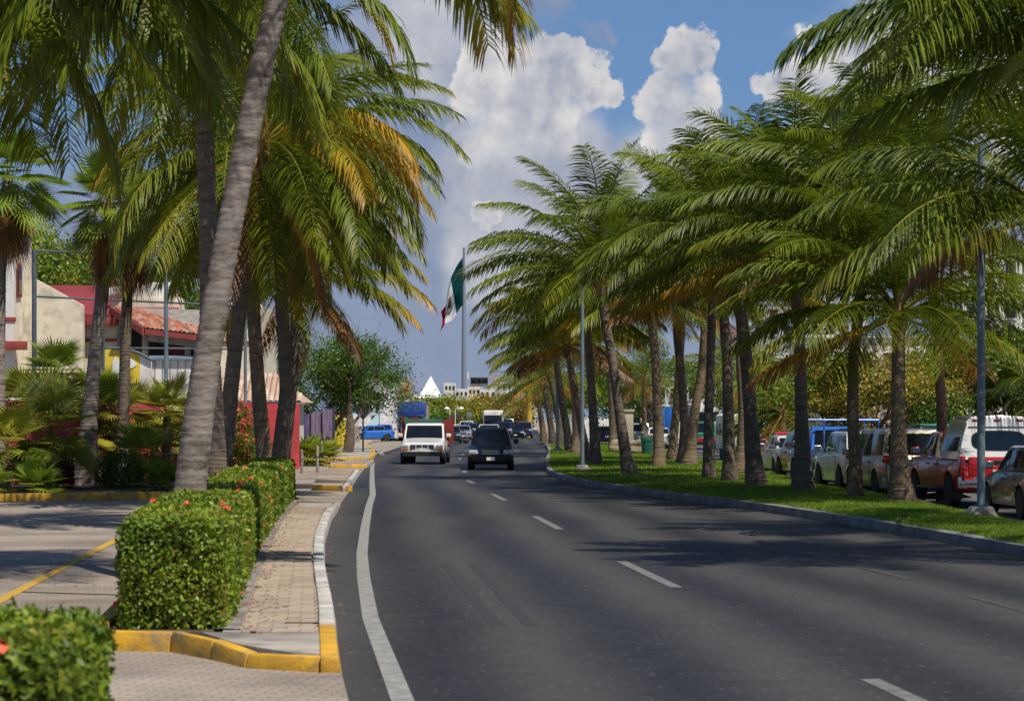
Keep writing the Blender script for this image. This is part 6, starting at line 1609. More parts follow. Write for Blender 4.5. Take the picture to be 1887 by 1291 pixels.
def car(label, paintk, loc, rz, L=4.5, W=1.78, H=1.45, gc=.2, wr=.32, xf=1.35, xr=-1.3, top=None, gh=None, pillars=(), doors=(), group=None, cat='car', name='parked_car', low=False,
        wfac=.86, rfac=.66, rails=False, grille='dark', hl=(.74, .66, .34, .15), tl=(.80, .80, .16, .26), spokes=5, bumper='body', mirror=True, trim=None, plate=True, rear_glass=(.10, .88), tap=.13, bulge=.10):
    """road vehicle facing +X: lofted lower body, glasshouse, panes, doors, lamps, wheels"""
    o = empty(name, loc, rz, label, cat, group); pm = PT[paintk]; hw = W / 2
    tx = np.array([t[0] for t in top][::-1]); tz = np.array([t[1] for t in top][::-1])
    Ra = wr * 1.22
    xs = list(np.linspace(-L / 2, L / 2, 30)) + [-L / 2 + .03, -L / 2 + .09, -L / 2 + .18, L / 2 - .03, L / 2 - .09, L / 2 - .18]
    for xa in (xf, xr): xs += [xa + Ra * q for q in (-1.03, -.999, -.95, -.85, -.7, -.5, -.25, 0, .25, .5, .7, .85, .95, .999, 1.03)]
    xs = sorted(xs); xs = [x for i, x in enumerate(xs) if i == 0 or x - xs[i - 1] > .008]
    def ends(x):
        e = max(0, (abs(x) - (L / 2 - .75)) / .75); return e
    def hwid(x): return hw * (1 - tap * ends(x) ** 2.4)
    def ztop(x):
        z = float(np.interp(x, tx, tz)); e = max(0, (abs(x) - (L / 2 - .2)) / .2); return z - .07 * e ** 2
    def zbot(x): return gc + .10 * ends(x) ** 3
    def half(x):
        w, zb, zt = hwid(x), zbot(x), ztop(x); h = zt - zb
        pts = [(0, zb), (.84 * w, zb), (.955 * w, zb + .07), (.985 * w, zb + .28 * h), (w, zb + .52 * h), (.992 * w, zb + .70 * h), (.965 * w, zt - .10), (.93 * w, zt - .035), (.86 * w, zt), (.45 * w, zt + .022), (0, zt + .03)]
        ar = 0
        for xa in (xf, xr):
            if abs(x - xa) < Ra: ar = max(ar, wr + math.sqrt(Ra * Ra - (x - xa) ** 2))
        if ar > 0: pts = [(a, min(max(b, ar), zt - .02) if k < 8 else b) for k, (a, b) in enumerate(pts)]
        return pts
    vs, fs = [], []; n = 21
    for x in xs:
        hp = half(x); ring = [(x, a, b) for a, b in hp] + [(x, -a, b) for a, b in hp[-2::-1]]
        vs += ring[:n]
    m = len(xs); n = len(vs) // m
    for i in range(m - 1):
        for j in range(n - 1): fs.append((i * n + j, i * n + j + 1, (i + 1) * n + j + 1, (i + 1) * n + j))
    fs += [tuple(range(n)), tuple((m - 1) * n + j for j in range(n - 1, -1, -1))]
    body = MB().add(vs, fs).build('body', pm, o, smooth=True)
    MB().box((0, 0, gc + .12), (L * .90, W * .74, .28)).build('chassis', M['black'], o)
    # glasshouse
    if gh:
        b0, r0, r1, b1 = gh['b0'], gh['r0'], gh['r1'], gh['b1']; zb0, zb1 = ztop(b0) - .03, ztop(b1) - .03
        wbh, wrh = hw * wfac, hw * rfac * 1.12
        lev = (0, .25, .5, .75, .9, 1.0); hh = H
        def xfz(t): return b0 + (r0 - b0) * t ** .92
        def xrz(t): return b1 + (r1 - b1) * t ** .92
        def wz(t): return wbh + (wrh - wbh) * t ** 1.25
        def zz(t, x):
            zb = zb0 + (zb1 - zb0) * (b0 - x) / (b0 - b1); return zb + (hh - .035 - zb) * t
        V, F = [], []; ny, nx = 7, 9
        def ring(t):
            xa, xb, w = xfz(t), xrz(t), wz(t); pts = []
            for k in range(ny): q = -1 + 2 * k / (ny - 1); x = xa + bulge * (1 - q * q); pts.append((x, q * w, zz(t, xa)))
            for k in range(1, nx): q = k / nx; x = xa + (xb - xa) * q; pts.append((x, w * (1 + .02 * math.sin(PI * q)), zz(t, x)))
            for k in range(ny): q = 1 - 2 * k / (ny - 1); x = xb - bulge * .5 * (1 - q * q); pts.append((x, q * w, zz(t, xb)))
            for k in range(1, nx): q = 1 - k / nx; x = xa + (xb - xa) * q; pts.append((x, -w * (1 + .02 * math.sin(PI * q)), zz(t, x)))
            return pts
        rg = [ring(t) for t in lev]; k_ = len(rg[0])
        inner = [(sum(p[0] for p in rg[-1]) / k_ + (p[0] - sum(q[0] for q in rg[-1]) / k_) * .9, p[1] * .86, hh) for p in rg[-1]]
        rg.append(inner)
        for q in rg: V += q
        for i in range(len(rg) - 1):
            for j in range(k_): F.append((i * k_ + j, i * k_ + (j + 1) % k_, (i + 1) * k_ + (j + 1) % k_, (i + 1) * k_ + j))
        F.append(tuple((len(rg) - 1) * k_ + j for j in range(k_)))
        MB().add(V, F).build('cabin', PT[gh.get('paint', paintk)], o, smooth=True)
        def patch(name, fn, nu, nv, mat, parent=o, th=.012):
            vs = [fn(i / nu, j / nv) for i in range(nu + 1) for j in range(nv + 1)]; fs = [(i * (nv + 1) + j, (i + 1) * (nv + 1) + j, (i + 1) * (nv + 1) + j + 1, i * (nv + 1) + j + 1) for i in range(nu) for j in range(nv)]
            return mesh_obj(name, vs, fs, mat, parent, smooth=True)
        def fw(u, v):
            t = .07 + .84 * v; q = (-1 + 2 * u) * .91; return (xfz(t) + bulge * (1 - q * q) + .012, q * wz(t), zz(t, xfz(t)))
        patch('windscreen', fw, 8, 5, M['glass'])
        if rear_glass:
            def rw_(u, v):
                t = rear_glass[0] + (rear_glass[1] - rear_glass[0]) * v; q = (-1 + 2 * u) * .88; return (xrz(t) - bulge * .5 * (1 - q * q) - .012, q * wz(t), zz(t, xrz(t)))
            patch('rear_window', rw_, 8, 4, M['glass'])
        pl = list(pillars)
        for s_ in (-1, 1):
            for (xa, xb) in pl:
                def sw_(u, v, xa=xa, xb=xb, s_=s_):
                    t = .10 + .76 * v; fx0, rx0 = xfz(t) - .07, xrz(t) + .08
                    A_ = min(xa, fx0); B_ = max(xb, rx0)
                    if A_ < B_: A_ = B_ = (A_ + B_) / 2
                    x = A_ + (B_ - A_) * u; q = (xfz(t) - x) / max(.01, xfz(t) - xrz(t)); return (x, s_ * (wz(t) * (1 + .02 * math.sin(PI * max(0, min(1, q)))) + .011), zz(t, x))
                patch('side_window', sw_, 4, 4, M['glass'])
    def ysurf(x, z):
        hp = half(x)[1:9]; return float(np.interp(z, [p[1] for p in hp], [p[0] for p in hp]))
    for (xa, xb) in doors:
        for s_ in (-1, 1):
            vs, fs = [], []; nu, nv = 5, 6
            for i in range(nu + 1):
                for j in range(nv + 1):
                    x = xa + (xb - xa) * i / nu; z0 = zbot(x) + .13; z1 = ztop(x) - .05; z = z0 + (z1 - z0) * j / nv
                    vs.append((x, s_ * (ysurf(x, z) + .009), z))
            k = nv + 1; fs = [(i * k + j, (i + 1) * k + j, (i + 1) * k + j + 1, i * k + j + 1) for i in range(nu) for j in range(nv)]
            rim_ = [j for j in range(k)] + [i * k + nv for i in range(1, nu + 1)] + [nu * k + j for j in range(nv - 1, -1, -1)] + [i * k for i in range(nu - 1, 0, -1)]
            b_ = len(vs)
            for q in rim_: vs.append((vs[q][0], vs[q][1] - s_ * .02, vs[q][2]))
            for q in range(len(rim_)): q2 = (q + 1) % len(rim_); fs.append((rim_[q], rim_[q2], b_ + q2, b_ + q))
            dr = mesh_obj('door', vs, fs, pm, o, smooth=True)
            xh = xb + .16 * (1 if xb < xa else -1); zh = ztop(xh) - .17
            MB().box((xh, s_ * (ysurf(xh, zh) + .03), zh), (.17, .035, .03)).build('handle', M['chrome'] if trim == 'chrome' else pm, dr, bevel=.008)
    # ends
    def bump(xe, sgn, z, h, mat, out=.05):
        b_ = MB(); k = 10; pts = []
        for i in range(k + 1):
            q = -1 + 2 * i / k; xx = xe + sgn * (out - .20 * abs(q) ** 3.2); pts.append((xx, q * hw * .975))
        vs = []
        for (xx, yy) in pts: vs += [(xx - sgn * .22, yy * .96, z), (xx, yy, z + .02), (xx + sgn * .012, yy, z + h * .5), (xx, yy, z + h - .02), (xx - sgn * .22, yy * .96, z + h)]
        fs = [(i * 5 + j, i * 5 + (j + 1) % 5, i * 5 + 5 + (j + 1) % 5, i * 5 + 5 + j) for i in range(k) for j in range(5)] + [(0, 1, 2, 3, 4), tuple(k * 5 + j for j in range(5))]
        return b_.add(vs, fs).build('bumper', mat, o, smooth=True)
    bm_ = {'grey': M['plate'], 'body': pm, 'chrome': M['chrome'], 'black': M['black']}[bumper]
    bz = gc + .08
    bump(L / 2, 1, bz, .26, bm_); bump(-L / 2, -1, bz, .28, bm_)
    yh, zh, wh, hhh = hl
    for s_ in (-1, 1):
        p_ = MB().box((L / 2 - .085, s_ * yh * hw, zh), (.24, wh, hhh)).build('headlight', M['lamp_clear'], o, bevel=min(wh, hhh) * .3, seg=3)
        p_.rotation_euler = (0, 0, 0)
    yt, zt_, wt, ht_ = tl
    for s_ in (-1, 1):
        MB().box((-L / 2 + .085, s_ * yt * hw, zt_), (.22, wt, ht_)).build('taillight', M['lamp_red'], o, bevel=min(wt, ht_) * .25, seg=2)
    gz = zh
    g_ = MB().box((L / 2 - .015, 0, gz), (.06, hw * 2 * (yh - .12) - wh, hhh * .9)).build('grille', M['black'], o, bevel=.015)
    if grille == 'chrome':
        for k in range(3): MB().box((L / 2 + .02, 0, gz - hhh * .3 + k * hhh * .3), (.03, hw * 2 * (yh - .14) - wh, .022)).build('grille_bar', M['chrome'], g_)
    if plate:
        MB().box((-L / 2 - .045, 0, bz + .36 if H > 1.6 else bz + .34), (.02, .34, .14)).build('licence_plate', M['plate'], o)
        MB().box((L / 2 + .072, 0, bz + .13), (.02, .32, .13)).build('licence_plate', M['plate'], o)
    if mirror and gh:
        for s_ in (-1, 1):
            x = gh['b0'] - .22; z = ztop(x) + .06
            mr = MB().box((x, s_ * (hw + .10), z + .05), (.12, .22, .17)).build('wing_mirror', pm if trim != 'blackmirror' else M['black'], o, bevel=.04, seg=3)
            MB().box((x - .065, s_ * (hw + .10), z + .05), (.01, .17, .12)).build('mirror_glass', M['chrome'], mr)
    if rails and gh:
        for s_ in (-1, 1): MB().tube([(gh['r0'] - .1, s_ * hw * .6, H - .02), (gh['r0'] - .25, s_ * hw * .6, H + .06), (gh['r1'] + .3, s_ * hw * .6, H + .06), (gh['r1'] + .15, s_ * hw * .6, H - .02)], .022, 6).build('roof_rail', M['black'], o, smooth=True)
    for xa in (xf, xr):
        for s_ in (-1, 1): wheel(o, xa, s_ * (hw - .115), wr, .21 if wr < .36 else .25, s_, spokes)
    return o

# --- shapes
def sedan(label, col, loc, rz, **k):
    return car(label, col, loc, rz, **{**dict(L=4.5, W=1.76, H=1.43, gc=.18, wr=.315, xf=1.36, xr=-1.27, top=[(2.25, .66), (2.0, .76), (1.2, .90), (.95, .94), (-1.35, .99), (-1.6, 1.0), (-2.15, .97), (-2.25, .90)],
        gh=dict(b0=1.0, r0=.28, r1=-.95, b1=-1.65), pillars=((1.2, -.02), (-.08, -1.0), (-1.06, -1.5)), doors=((.82, -.05), (-.07, -.92)), hl=(.72, .66, .36, .15), tl=(.78, .80, .36, .17)), **k})
def suv(label, col, loc, rz, **k):
    return car(label, col, loc, rz, **{**dict(L=4.5, W=1.80, H=1.70, gc=.24, wr=.36, xf=1.35, xr=-1.28, top=[(2.25, .86), (2.0, .95), (1.25, 1.06), (1.0, 1.09), (-1.6, 1.12), (-2.15, 1.10), (-2.25, 1.02)],
        gh=dict(b0=1.12, r0=.45, r1=-1.75, b1=-2.12), pillars=((1.2, .08), (.02, -.95), (-1.02, -1.9)), doors=((.95, .06), (.03, -.86)), hl=(.72, .84, .38, .19), tl=(.84, 1.02, .18, .36), rails=True, wfac=.92, rfac=.72), **k})
def pickup(label, col, loc, rz, **k):
    return car(label, col, loc, rz, **{**dict(L=5.2, W=1.86, H=1.78, gc=.36, wr=.38, xf=1.62, xr=-1.60, top=[(2.6, .96), (2.4, 1.08), (1.5, 1.12), (1.25, 1.15), (-.5, 1.14), (-.62, 1.12), (-2.5, 1.12), (-2.6, 1.08)],
        gh=dict(b0=1.28, r0=.55, r1=-.52, b1=-.72), pillars=((1.3, .22), (.16, -.62)), doors=((1.0, .2), (.18, -.6)), hl=(.74, .92, .36, .2), tl=(.89, .95, .14, .40), bumper='chrome', cat='pickup truck', name='pickup_truck', wfac=.92, rfac=.74), **k})

def at(px, py, dx=0.0, dy=0.0):
    p = G(px, py); return Vector((p.x + dx, p.y + dy, 0.0))
AWAY, TOWARD = R(90), R(-90)

# ---- oncoming traffic
# the white pickup with a red stake body
loc = Vector((P(785, 0, 110).x, 110.0 + .0, 0))
wp = car('white pickup truck with red stake bed and green tarp driving on the avenue', 'white', loc, R(-90 - 1.5), L=5.6, W=1.98, H=1.82, gc=.42, wr=.40, xf=1.95, xr=-1.75,
         top=[(2.8, .84), (2.7, .93), (1.5, 1.12), (1.3, 1.16), (.0, 1.16), (-.1, .9), (-2.7, .8), (-2.8, .7)], gh=dict(b0=1.38, r0=.85, r1=-.05, b1=-.12), pillars=((1.35, .05),), doors=((1.1, .08),),
         hl=(.78, .80, .32, .15), tl=(.8, .75, .2, .14), bumper='grey', cat='pickup truck', name='pickup_truck', wfac=.92, rfac=.76, grille='none', plate=True, bulge=.05)
for s_ in (-1, 1):
    MB().box((2.73, s_ * .772, .685), (.22, .32, .075)).build('turn_signal', M['lamp_amber'], wp, bevel=.02)
gp = MB().box((2.81, 0, .765), (.06, 1.12, .25)).build('grille_surround', PT['white'], wp, bevel=.02)
for i in range(3):
    for j in range(4): MB().box((2.845, -.405 + j * .27, .69 + i * .075), (.02, .235, .05)).build('grille_slot', M['black'], gp)
MB().box((2.72, 0, .46), (.3, 1.7, .2)).build('front_valance', M['black'], wp)
# stake body
zb_, zt_b = 1.0, 1.98
MB().box((-1.55, 0, .93), (2.9, 2.14, .12)).build('cargo_floor', M['stake_red'], wp, bevel=.01)
for s_ in (-1, 1):
    for k in range(4): MB().box((-1.55, s_ * 1.06, 1.10 + k * .245), (2.9, .04, .225)).build('side_board', M['stake_red'], wp)
    for k in range(5): MB().box((-.16 - k * .69, s_ * 1.095, 1.52), (.06, .05, 1.1 + (.25 if k == 0 else 0))).build('stake', M['stake_red'], wp)
for k in range(3): MB().box((-2.98, 0, 1.10 + k * .245), (.04, 2.1, .225)).build('tail_board', M['stake_red'], wp)
for k, (ya, yb) in enumerate(((-1.05, -.35), (.55, 1.05))):
    MB().box((-.12, (ya + yb) / 2, 1.55), (.04, yb - ya, 1.05 - .2 * k)).build('head_board', M['stake_red'], wp)
tv, tf = [], []
for i in range(13):
    for j in range(7):
        u, v = i / 12, j / 6
        tv.append((-.05 - 1.6 * v, -1.0 + 1.75 * u, 2.10 - .16 * math.sin(PI * u) * (1 - v * .3) + .02 * math.sin(9 * u + 5 * v)))
for i in range(12):
    for j in range(6): tf.append((i * 7 + j, i * 7 + 7 + j, i * 7 + 8 + j, i * 7 + j + 1))
n0 = len(tv)
for i in range(13):
    u = i / 12; tv.append((-.02, -1.0 + 1.75 * u, 2.10 - .16 * math.sin(PI * u))); tv.append((.0, -.98 + 1.72 * u, 1.74 - .10 * math.sin(PI * u) + .02 * math.sin(11 * u)))
for i in range(12): tf.append((n0 + 2 * i, n0 + 2 * i + 2, n0 + 2 * i + 3, n0 + 2 * i + 1))
mesh_obj('tarp', tv, tf, M['tarp_green'], wp, smooth=True)
for s_ in (-1, 1): wheel(wp, -1.75, s_ * .72, .40, .24, s_)

suv('dark blue black estate car driving beside the white pickup', 'black', Vector((P(905, 0, 97).x, 97.0, 0)), R(-90), name='moving_car', L=4.6, W=1.79, H=1.66, hl=(.76, .70, .38, .20), rfac=.60, wfac=.90, tap=.20, top=[(2.3, .70), (2.15, .80), (1.25, .98), (1.0, 1.01), (-1.6, 1.08), (-2.15, 1.08), (-2.3, 1.0)], grille='chrome', group=None, trim='blackmirror', plate=True)
suv('white car half hidden right behind the dark oncoming car', 'white', Vector((P(901, 0, 182).x, 182, 0)), R(-90), name='moving_car', W=1.78, H=1.62, rails=False)
sedan('silver sedan following the white pickup', 'silver', Vector((P(853, 0, 234).x, 234, 0)), R(-90), name='moving_car', grille='chrome')
sedan('dark car partly hidden by the red stake bed', 'olive', Vector((P(832, 0, 205).x, 205, 0)), R(-90), name='moving_car')
sedan('black sedan between the silver one and the bus', 'black', Vector((P(876, 0, 262).x, 262, 0)), R(-90), name='moving_car')
pickup('navy blue pickup truck beside the bus', 'navy', Vector((P(927, 0, 240).x, 240, 0)), R(-90), bumper='body')
sedan('black sedan to the right of the navy pickup', 'black', Vector((P(950, 0, 248).x, 248, 0)), R(-90), name='moving_car', H=1.5)
suv('dark red van shaped car behind the black sedans', 'darkred', Vector((P(958, 0, 270).x, 270, 0)), R(-90), name='moving_car', H=1.8)
suv('dark blue car by the yellow mast', 'navy', Vector((P(966, 0, 258).x, 258, 0)), R(-90), name='moving_car')
pickup('white pickup far back in the oncoming queue', 'white', Vector((P(860, 0, 300).x, 300, 0)), R(-90))
suv('small blue car far back beside the canopy tent', 'blue', Vector((P(868, 0, 292).x, 292, 0)), R(-90), name='moving_car', H=1.55)
suv('green and white taxi van far back right of the bus', 'green', Vector((P(935, 0, 325).x, 325, 0)), R(-90), name='moving_car', H=2.1, W=1.9)
sedan('white sedan far back behind the bus', 'white', Vector((P(948, 0, 335).x, 335, 0)), R(-90), name='moving_car')
# bus
def bus(label, loc, rz, L, W, H, lower, upper, cat='bus', name='bus', rear=False):
    o = empty(name, loc, rz, label, cat)
    MB().box((0, 0, .45 + (H - .45) / 2), (L, W, H - .45)).build('body', upper, o, bevel=.16, seg=4)
    if lower: MB().box((0, 0, .95), (L + .02, W + .02, .9)).build('lower_body', lower, o, bevel=.12, seg=3)
    MB().box((L / 2 - .06, 0, H * .60), (.16, W * .92, H * .42)).build('windscreen', M['glass'], o, bevel=.05)
    MB().box((-L / 2 + .06, 0, H * .68), (.16, W * .80, H * .24)).build('rear_window', M['glass'], o, bevel=.05)
    for s_ in (-1, 1):
        for k in range(int(L / 1.6)): MB().box((L / 2 - 1.2 - k * 1.55, s_ * (W / 2 - .03), H * .66), (1.4, .1, H * .26)).build('side_window', M['glass'], o, bevel=.02)
        MB().box((L / 2 - .03, s_ * W * .38, .85), (.14, .36, .18)).build('headlight', M['lamp_clear'], o, bevel=.04)
        MB().box((-L / 2 + .03, s_ * W * .42, 1.0), (.14, .18, .42)).build('taillight', M['lamp_red'], o, bevel=.03)
        MB().box((L / 2 + .1, s_ * (W / 2 + .16), H * .62), (.12, .2, .42)).build('wing_mirror', M['black'], o, bevel=.03)
        for x in (L / 2 - 2.0, -L / 2 + 2.2): wheel(o, x, s_ * (W / 2 - .16), .48, .28, s_)
    MB().box((L / 2 + .02, 0, .58), (.18, W * .96, .28)).build('bumper', M['steel'], o, bevel=.05)
    MB().box((-L / 2 - .02, 0, .58), (.18, W * .96, .28)).build('bumper', M['steel'], o, bevel=.05)
    return o
bus('white city bus with dark windscreen in the oncoming queue', Vector((P(909, 0, 300).x, 300 + 5, 0)), R(-90), 10, 2.5, 3.1, None, M['white_wall'])
bus('white bus parked on the service road beyond the green pickup', Vector((P(1300, 0, 192).x, 196, 0)), R(90), 8.5, 2.5, 3.25, None, M['white_wall'])
# blue truck with tarp and slatted trailer
bt = empty('cargo_truck', Vector((P(757, 0, 226).x, 226 + 4, 0)), R(-90), 'blue cargo truck with tarpaulin front and slatted sides beside the white building', 'truck')
MB().box((2.4, 0, 1.55), (1.9, 2.3, 1.7)).build('cab', PT['navy'], bt, bevel=.12, seg=3)
MB().box((3.55, 0, 1.05), (.8, 1.9, .95)).build('hood', PT['brightblue'], bt, bevel=.12, seg=3)
MB().box((3.37, 0, 1.98), (.06, 1.9, .68)).build('windscreen', M['glass'], bt, bevel=.02)
MB().box((1.5, 0, 2.95), (1.6, 2.5, 1.35)).build('tarpaulin', M['tarp_blue'], bt, bevel=.08, seg=2)
MB().box((-1.8, -.05, .98), (6.2, 2.4, .2)).build('cargo_floor', M['grey_wood'], bt)
for k in range(17): 
    for s_ in (-1, 1): MB().box((.95 - k * .36, s_ * 1.38, 2.3), (.16, .06, 2.5)).build('slat', M['grey_wood'] if k % 2 else M['tan'], bt)
for s_ in (-1, 1): MB().box((-1.9, s_ * 1.40, 3.5), (6.0, .08, .12)).build('top_rail', M['steel'], bt)
for k in range(7): MB().box((.98, .55 + k * .13, 2.6), (.06, .06, 2.0)).build('front_slat', M['tan'], bt)
MB().box((4.05, 0, .62), (.2, 2.35, .42)).build('bumper', M['hazard'], bt, bevel=.02)
for k in range(6): MB().box((4.0, 1.0 - k * .09, 1.15 + .05 * (k % 2)), (.05, .05, .9)).build('marker_rod', M['lamp_red'] if k % 2 else M['plate'], bt)
for s_ in (-1, 1):
    MB().box((3.9, s_ * .8, 1.05), (.15, .3, .22)).build('headlight', M['lamp_clear'], bt, bevel=.04)
    MB().box((3.2, s_ * 1.35, 1.9), (.1, .24, .5)).build('wing_mirror', M['chrome'], bt, bevel=.03)
    for x in (3.0, -2.2, -3.4): wheel(bt, x, s_ * 1.02, .50, .30, s_)
# cars parked by the white building
sedan('white sedan parked against the white building', 'white', Vector((P(664, 0, 240).x, 240, 0)), R(20), group=None)
sedan('bright blue car parked before the white sedan', 'brightblue', Vector((P(684, 0, 222).x, 222, 0)), R(200), L=4.0)
sedan('dark blue car with black windows parked beside the bright blue car', 'blue', Vector((P(706, 0, 226).x, 226 + 2, 0)), R(90), H=1.5)

# ---- parked along the median, seen from behind
def park(px, py, back, W=1.8, rzd=4.0, dx=0.0):
    """left rear wheel seen at (px,py); `back` = rear axle x in car space"""
    g = G(px, py); a = R(90 + rzd); hw = W / 2 - .02
    lx, ly = back, hw
    wx, wy = lx * math.cos(a) - ly * math.sin(a), lx * math.sin(a) + ly * math.cos(a)
    return Vector((g.x - wx + dx, g.y - wy, 0)), a
GP = None
l_, a_ = park(1880, 956, -1.27, 1.78, 3)
sedan('dark olive sedan parked behind the red pickup', 'olive', l_, a_, spokes=9, H=1.46, W=1.80)
# red pickup with white camper top
l_, a_ = park(1748, 934, -1.6, 1.86, 4)
rp = pickup('red pickup truck with white camper top parked beside the median', 'red', l_, a_, doors=((1.02, .2), (.18, -.6)), tl=(.90, .96, .13, .46), spokes=6, H=1.72)
for t in [c for c in rp.children if c.name.startswith('taillight')]:
    MB().box((-2.532, (1 if t.data.vertices[0].co.y > 0 else -1) * .835, 1.09), (.03, .11, .15)).build('reverse_lamp', M['lamp_clear'], t, bevel=.01)
cp = MB()
secs = []
def csec(x, inset, top): return [(x, -.90 + inset, 1.10), (x, -.90 + inset, 1.22), (x, -.80 + inset, 1.62), (x, -.70 + inset, top - .12), (x, -.60 + inset, top - .02), (x, 0, top + .02), (x, .60 - inset, top - .02), (x, .70 - inset, top - .12), (x, .80 - inset, 1.62), (x, .90 - inset, 1.22), (x, .90 - inset, 1.10)]
sl_ = [csec(-2.60, .0, 1.55), csec(-2.56, .0, 1.70), csec(-2.42, .0, 2.02), csec(-2.34, .0, 2.06), csec(-1.0, .0, 2.08), csec(-.82, .0, 2.02), csec(-.66, .03, 1.86)]
sl_[0] = [(-2.60 + max(0, (z - 1.1)) * .22, y, z) for x, y, z in csec(-2.6, 0, 2.0)]
sl_[1] = [(-2.585 + max(0, (z - 1.1)) * .22, y, z) for x, y, z in csec(-2.585, 0, 2.04)]
sl_[2] = csec(-2.36, 0, 2.07)
vs = [p for s in sl_ for p in s]; k = 11
fs = [(i * k + j, i * k + j + 1, i * k + k + j + 1, i * k + k + j) for i in range(len(sl_) - 1) for j in range(k - 1)] + [tuple(range(k)), tuple((len(sl_) - 1) * k + j for j in range(k))]
cap_ = MB().add(vs, fs).build('camper_top', PT['white'], rp, smooth=True)
def rearpt(y, z, off=.012): return (-2.60 + (z - 1.1) * .22 - off, y, z)
ro = []
for i in range(24):
    a = 2 * PI * i / 24; c_, s_ = math.cos(a), math.sin(a); ex = .62
    ro.append((.60 * math.copysign(abs(c_) ** ex * 1, c_), 1.52 + .205 * math.copysign(abs(s_) ** ex, s_)))
mesh_obj('rear_window', [rearpt(y, z) for y, z in ro], [tuple(range(24))], M['glass'], cap_)
mesh_obj('window_seal', [rearpt(y * 1.05, 1.52 + (z - 1.52) * 1.13, .006) for y, z in ro], [tuple(range(24))], M['black'], cap_)
MB().box((-2.515, 0, 1.235), (.03, .09, .035)).build('lock', M['black'], cap_)
for y in (-.5, 0, .5): MB().box((-2.40, y, 1.975), (.06, .16, .05)).build('marker_lamp', M['lamp_red'], cap_, bevel=.015)
MB().box((-2.455, 0, 1.83), (.02, 1.36, .012)).build('seam', M['black'], cap_)
for s_ in (-1, 1):
    for x0, x1 in ((-.9, -1.25), (-1.3, -1.75), (-1.8, -2.25)):
        mesh_obj('side_window', [(x0, s_ * .893, 1.28), (x1, s_ * .893, 1.28), (x1, s_ * .812, 1.60), (x0, s_ * .812, 1.60)], [(0, 1, 2, 3)], M['glass'], cap_)
    MB().box((.1, s_ * .93, .42), (1.9, .18, .05)).build('side_step', M['steel_dark'], rp, bevel=.01)
    MB().box((-2.05, s_ * .82, .42), (.03, .26, .42)).build('mud_flap', M['black'], rp)
tg = MB().box((-2.605, 0, .95), (.03, 1.42, .42)).build('tailgate', PT['red'], rp, bevel=.01)
MB().box((-2.625, 0, 1.04), (.03, .26, .09)).build('handle', M['black'], tg, bevel=.01)
MB().box((-2.66, 0, .56), (.16, 1.80, .17)).build('step_bumper', M['chrome'], rp, bevel=.04)
# minivan
l_, a_ = park(1612, 917, -1.5, 1.95, 4)
car('beige minivan with dark rear window parked before the red pickup', 'beige', l_, a_, L=5.0, W=1.96, H=1.76, gc=.19, wr=.345, xf=1.55, xr=-1.5, top=[(2.5, .74), (2.3, .85), (1.55, 1.0), (1.3, 1.05), (-2.0, 1.10), (-2.42, 1.09), (-2.5, 1.02)],
    gh=dict(b0=1.6, r0=.65, r1=-2.05, b1=-2.42), pillars=((1.5, .35), (.28, -.85), (-.92, -2.1)), doors=((1.1, .3), (.27, -.95)), hl=(.72, .78, .4, .2), tl=(.86, 1.0, .26, .20), wfac=.93, rfac=.74, rails=True, cat='minivan', spokes=7)
# white hatch
l_, a_ = park(1546, 907, -1.3, 1.82, 5)
suv('white crossover with red tail lights parked between minivan and blue pickup', 'pearl', l_, a_, L=4.4, W=1.82, H=1.66, tl=(.80, 1.02, .32, .2), top=[(2.2, .84), (2.0, .93), (1.2, 1.04), (1.0, 1.07), (-1.5, 1.18), (-2.05, 1.17), (-2.2, 1.04)], gh=dict(b0=1.1, r0=.35, r1=-1.55, b1=-2.1), xr=-1.3, xf=1.32)
# blue pickup with rack
l_, a_ = park(1502, 897, -1.6, 1.8, 5)
bp_ = pickup('bright blue pickup truck with overhead ladder rack', 'brightblue', l_, a_, W=1.76, tl=(.90, .95, .12, .36))
for s_ in (-1, 1):
    for x in (-2.5, -.75): MB().tube([(x, s_ * .82, 1.08), (x, s_ * .80, 1.95)], .025, 6).build('rack_post', PT['blue'], bp_, smooth=True)
    MB().tube([(-2.55, s_ * .80, 1.96), (1.2, s_ * .80, 1.96)], .028, 6).build('rack_rail', PT['blue'], bp_, smooth=True)
for x in (-2.5, -1.6, -.75, .3): MB().tube([(x, -.82, 1.98), (x, .82, 1.98)], .024, 6).build('rack_bar', PT['blue'], bp_, smooth=True)
MB().box((-1.55, 0, .98), (1.75, 1.5, .30)).build('cargo_bed', M['black'], bp_)
# brown suv, white sedan, van
l_, a_ = park(1462, 886, -1.28, 1.8, 4)
suv('reddish brown car parked between the blue pickup and the white sedan', 'brown', l_, a_, L=4.3, H=1.62, tl=(.86, 1.0, .16, .42), rails=False)
l_, a_ = park(1424, 877, -1.2, 1.72, 3)
sedan('older boxy white sedan parked at the far end of the row', 'pearl', l_, a_, L=4.3, W=1.70, tl=(.76, .82, .36, .16), gh=dict(b0=.9, r0=.4, r1=-.95, b1=-1.35))
# white van
vn = Vector((P(1374, 0, 118).x, 120.5, 0))
v_ = bus('white panel van parked where the median narrows', vn, R(92), 5.0, 1.95, 2.25, None, M['white_wall'], 'van', 'van')
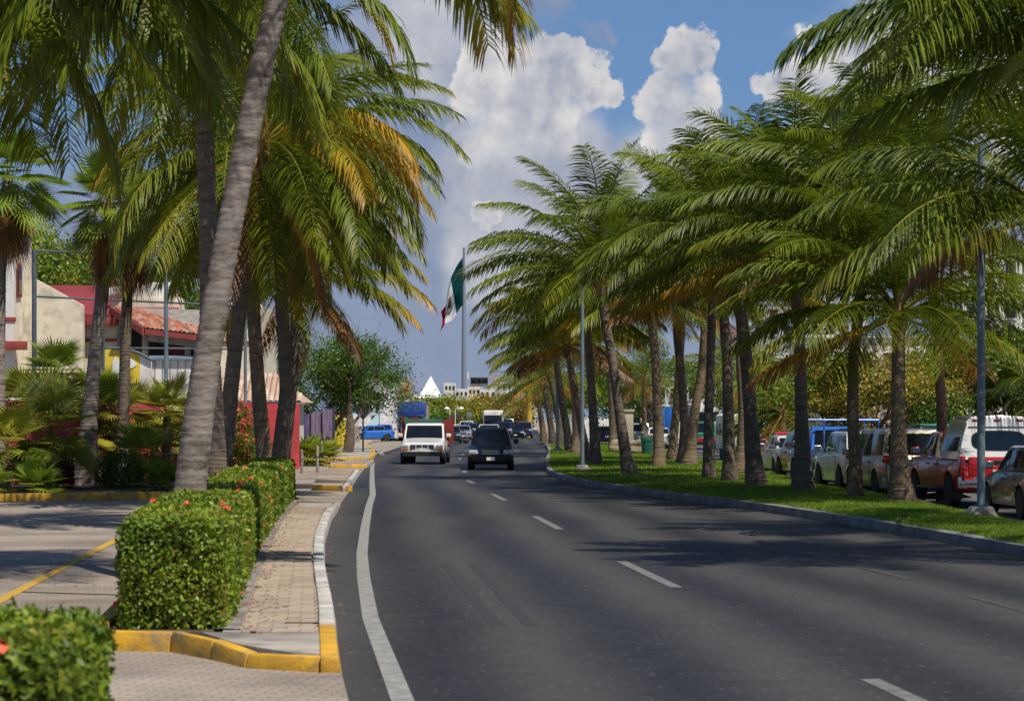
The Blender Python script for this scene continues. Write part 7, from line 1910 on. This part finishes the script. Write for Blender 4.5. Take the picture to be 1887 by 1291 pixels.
# service road traffic
pk = pickup('green and red striped pickup truck on the service road', 'green', Vector((P(1297, 0, 158).x, 160, 0)), R(91), W=2.0, H=1.85, tl=(.9, 1.0, .13, .3), bumper='body')
MB().box((-2.63, 0, .66), (.12, 1.9, .26)).build('red_stripe', PT['red'], pk, bevel=.03)
for s_ in (-1, 1): MB().box((-.9, s_ * .95, .62), (3.2, .04, .22)).build('red_sill', PT['red'], pk)
sedan('white sedan with red tail lights behind the double trunked palms', 'white', Vector((P(1215, 0, 165).x, 167, 0)), R(91), tl=(.76, .84, .36, .18))
suv('silver grey estate car seen beside the stone pillar', 'silver', Vector((P(1176, 0, 180).x, 182, 0)), R(91), W=1.85, H=1.72)
bx_t = empty('box_truck', Vector((P(1224, 0, 200).x, 204, 0)), R(91), 'box truck with bright blue rear doors on the service road', 'truck')
MB().box((-.6, 0, 2.0), (5.2, 2.3, 2.5)).build('cargo_box', PT['white'], bx_t, bevel=.04)
for s_ in (-1, 1): MB().box((-3.22, s_ * .53, 1.95), (.04, 1.02, 2.2)).build('rear_door', PT['brightblue'], bx_t, bevel=.01)
MB().box((2.9, 0, 1.5), (1.7, 2.1, 1.9)).build('cab', PT['white'], bx_t, bevel=.15, seg=3)
MB().box((3.72, 0, 1.95), (.1, 1.85, .7)).build('windscreen', M['glass'], bx_t, bevel=.03)
for s_ in (-1, 1):
    MB().box((-3.22, s_ * 1.0, .66), (.08, .2, .14)).build('taillight', M['lamp_red'], bx_t)
    for x in (2.7, -1.8): wheel(bx_t, x, s_ * .95, .42, .26, s_)
suv('yellow taxi passing beyond the parked minivan', 'yellow', at(1650, 872), R(92), name='taxi', cat='taxi', H=1.62)
suv('second yellow taxi beyond the white crossover', 'yellow', at(1590, 866), R(92), name='taxi', cat='taxi', H=1.58)
sedan('orange red car beyond the white sedan', 'red', at(1452, 856), R(92), H=1.45)
suv('green van beyond the red pickup', 'green', at(1715, 876), R(92), name='van', cat='van', H=1.85)
sedan('dark car standing in the gap left of the stone pillar', 'navy', Vector((P(1118, 0, 195).x, 197, 0)), R(91))
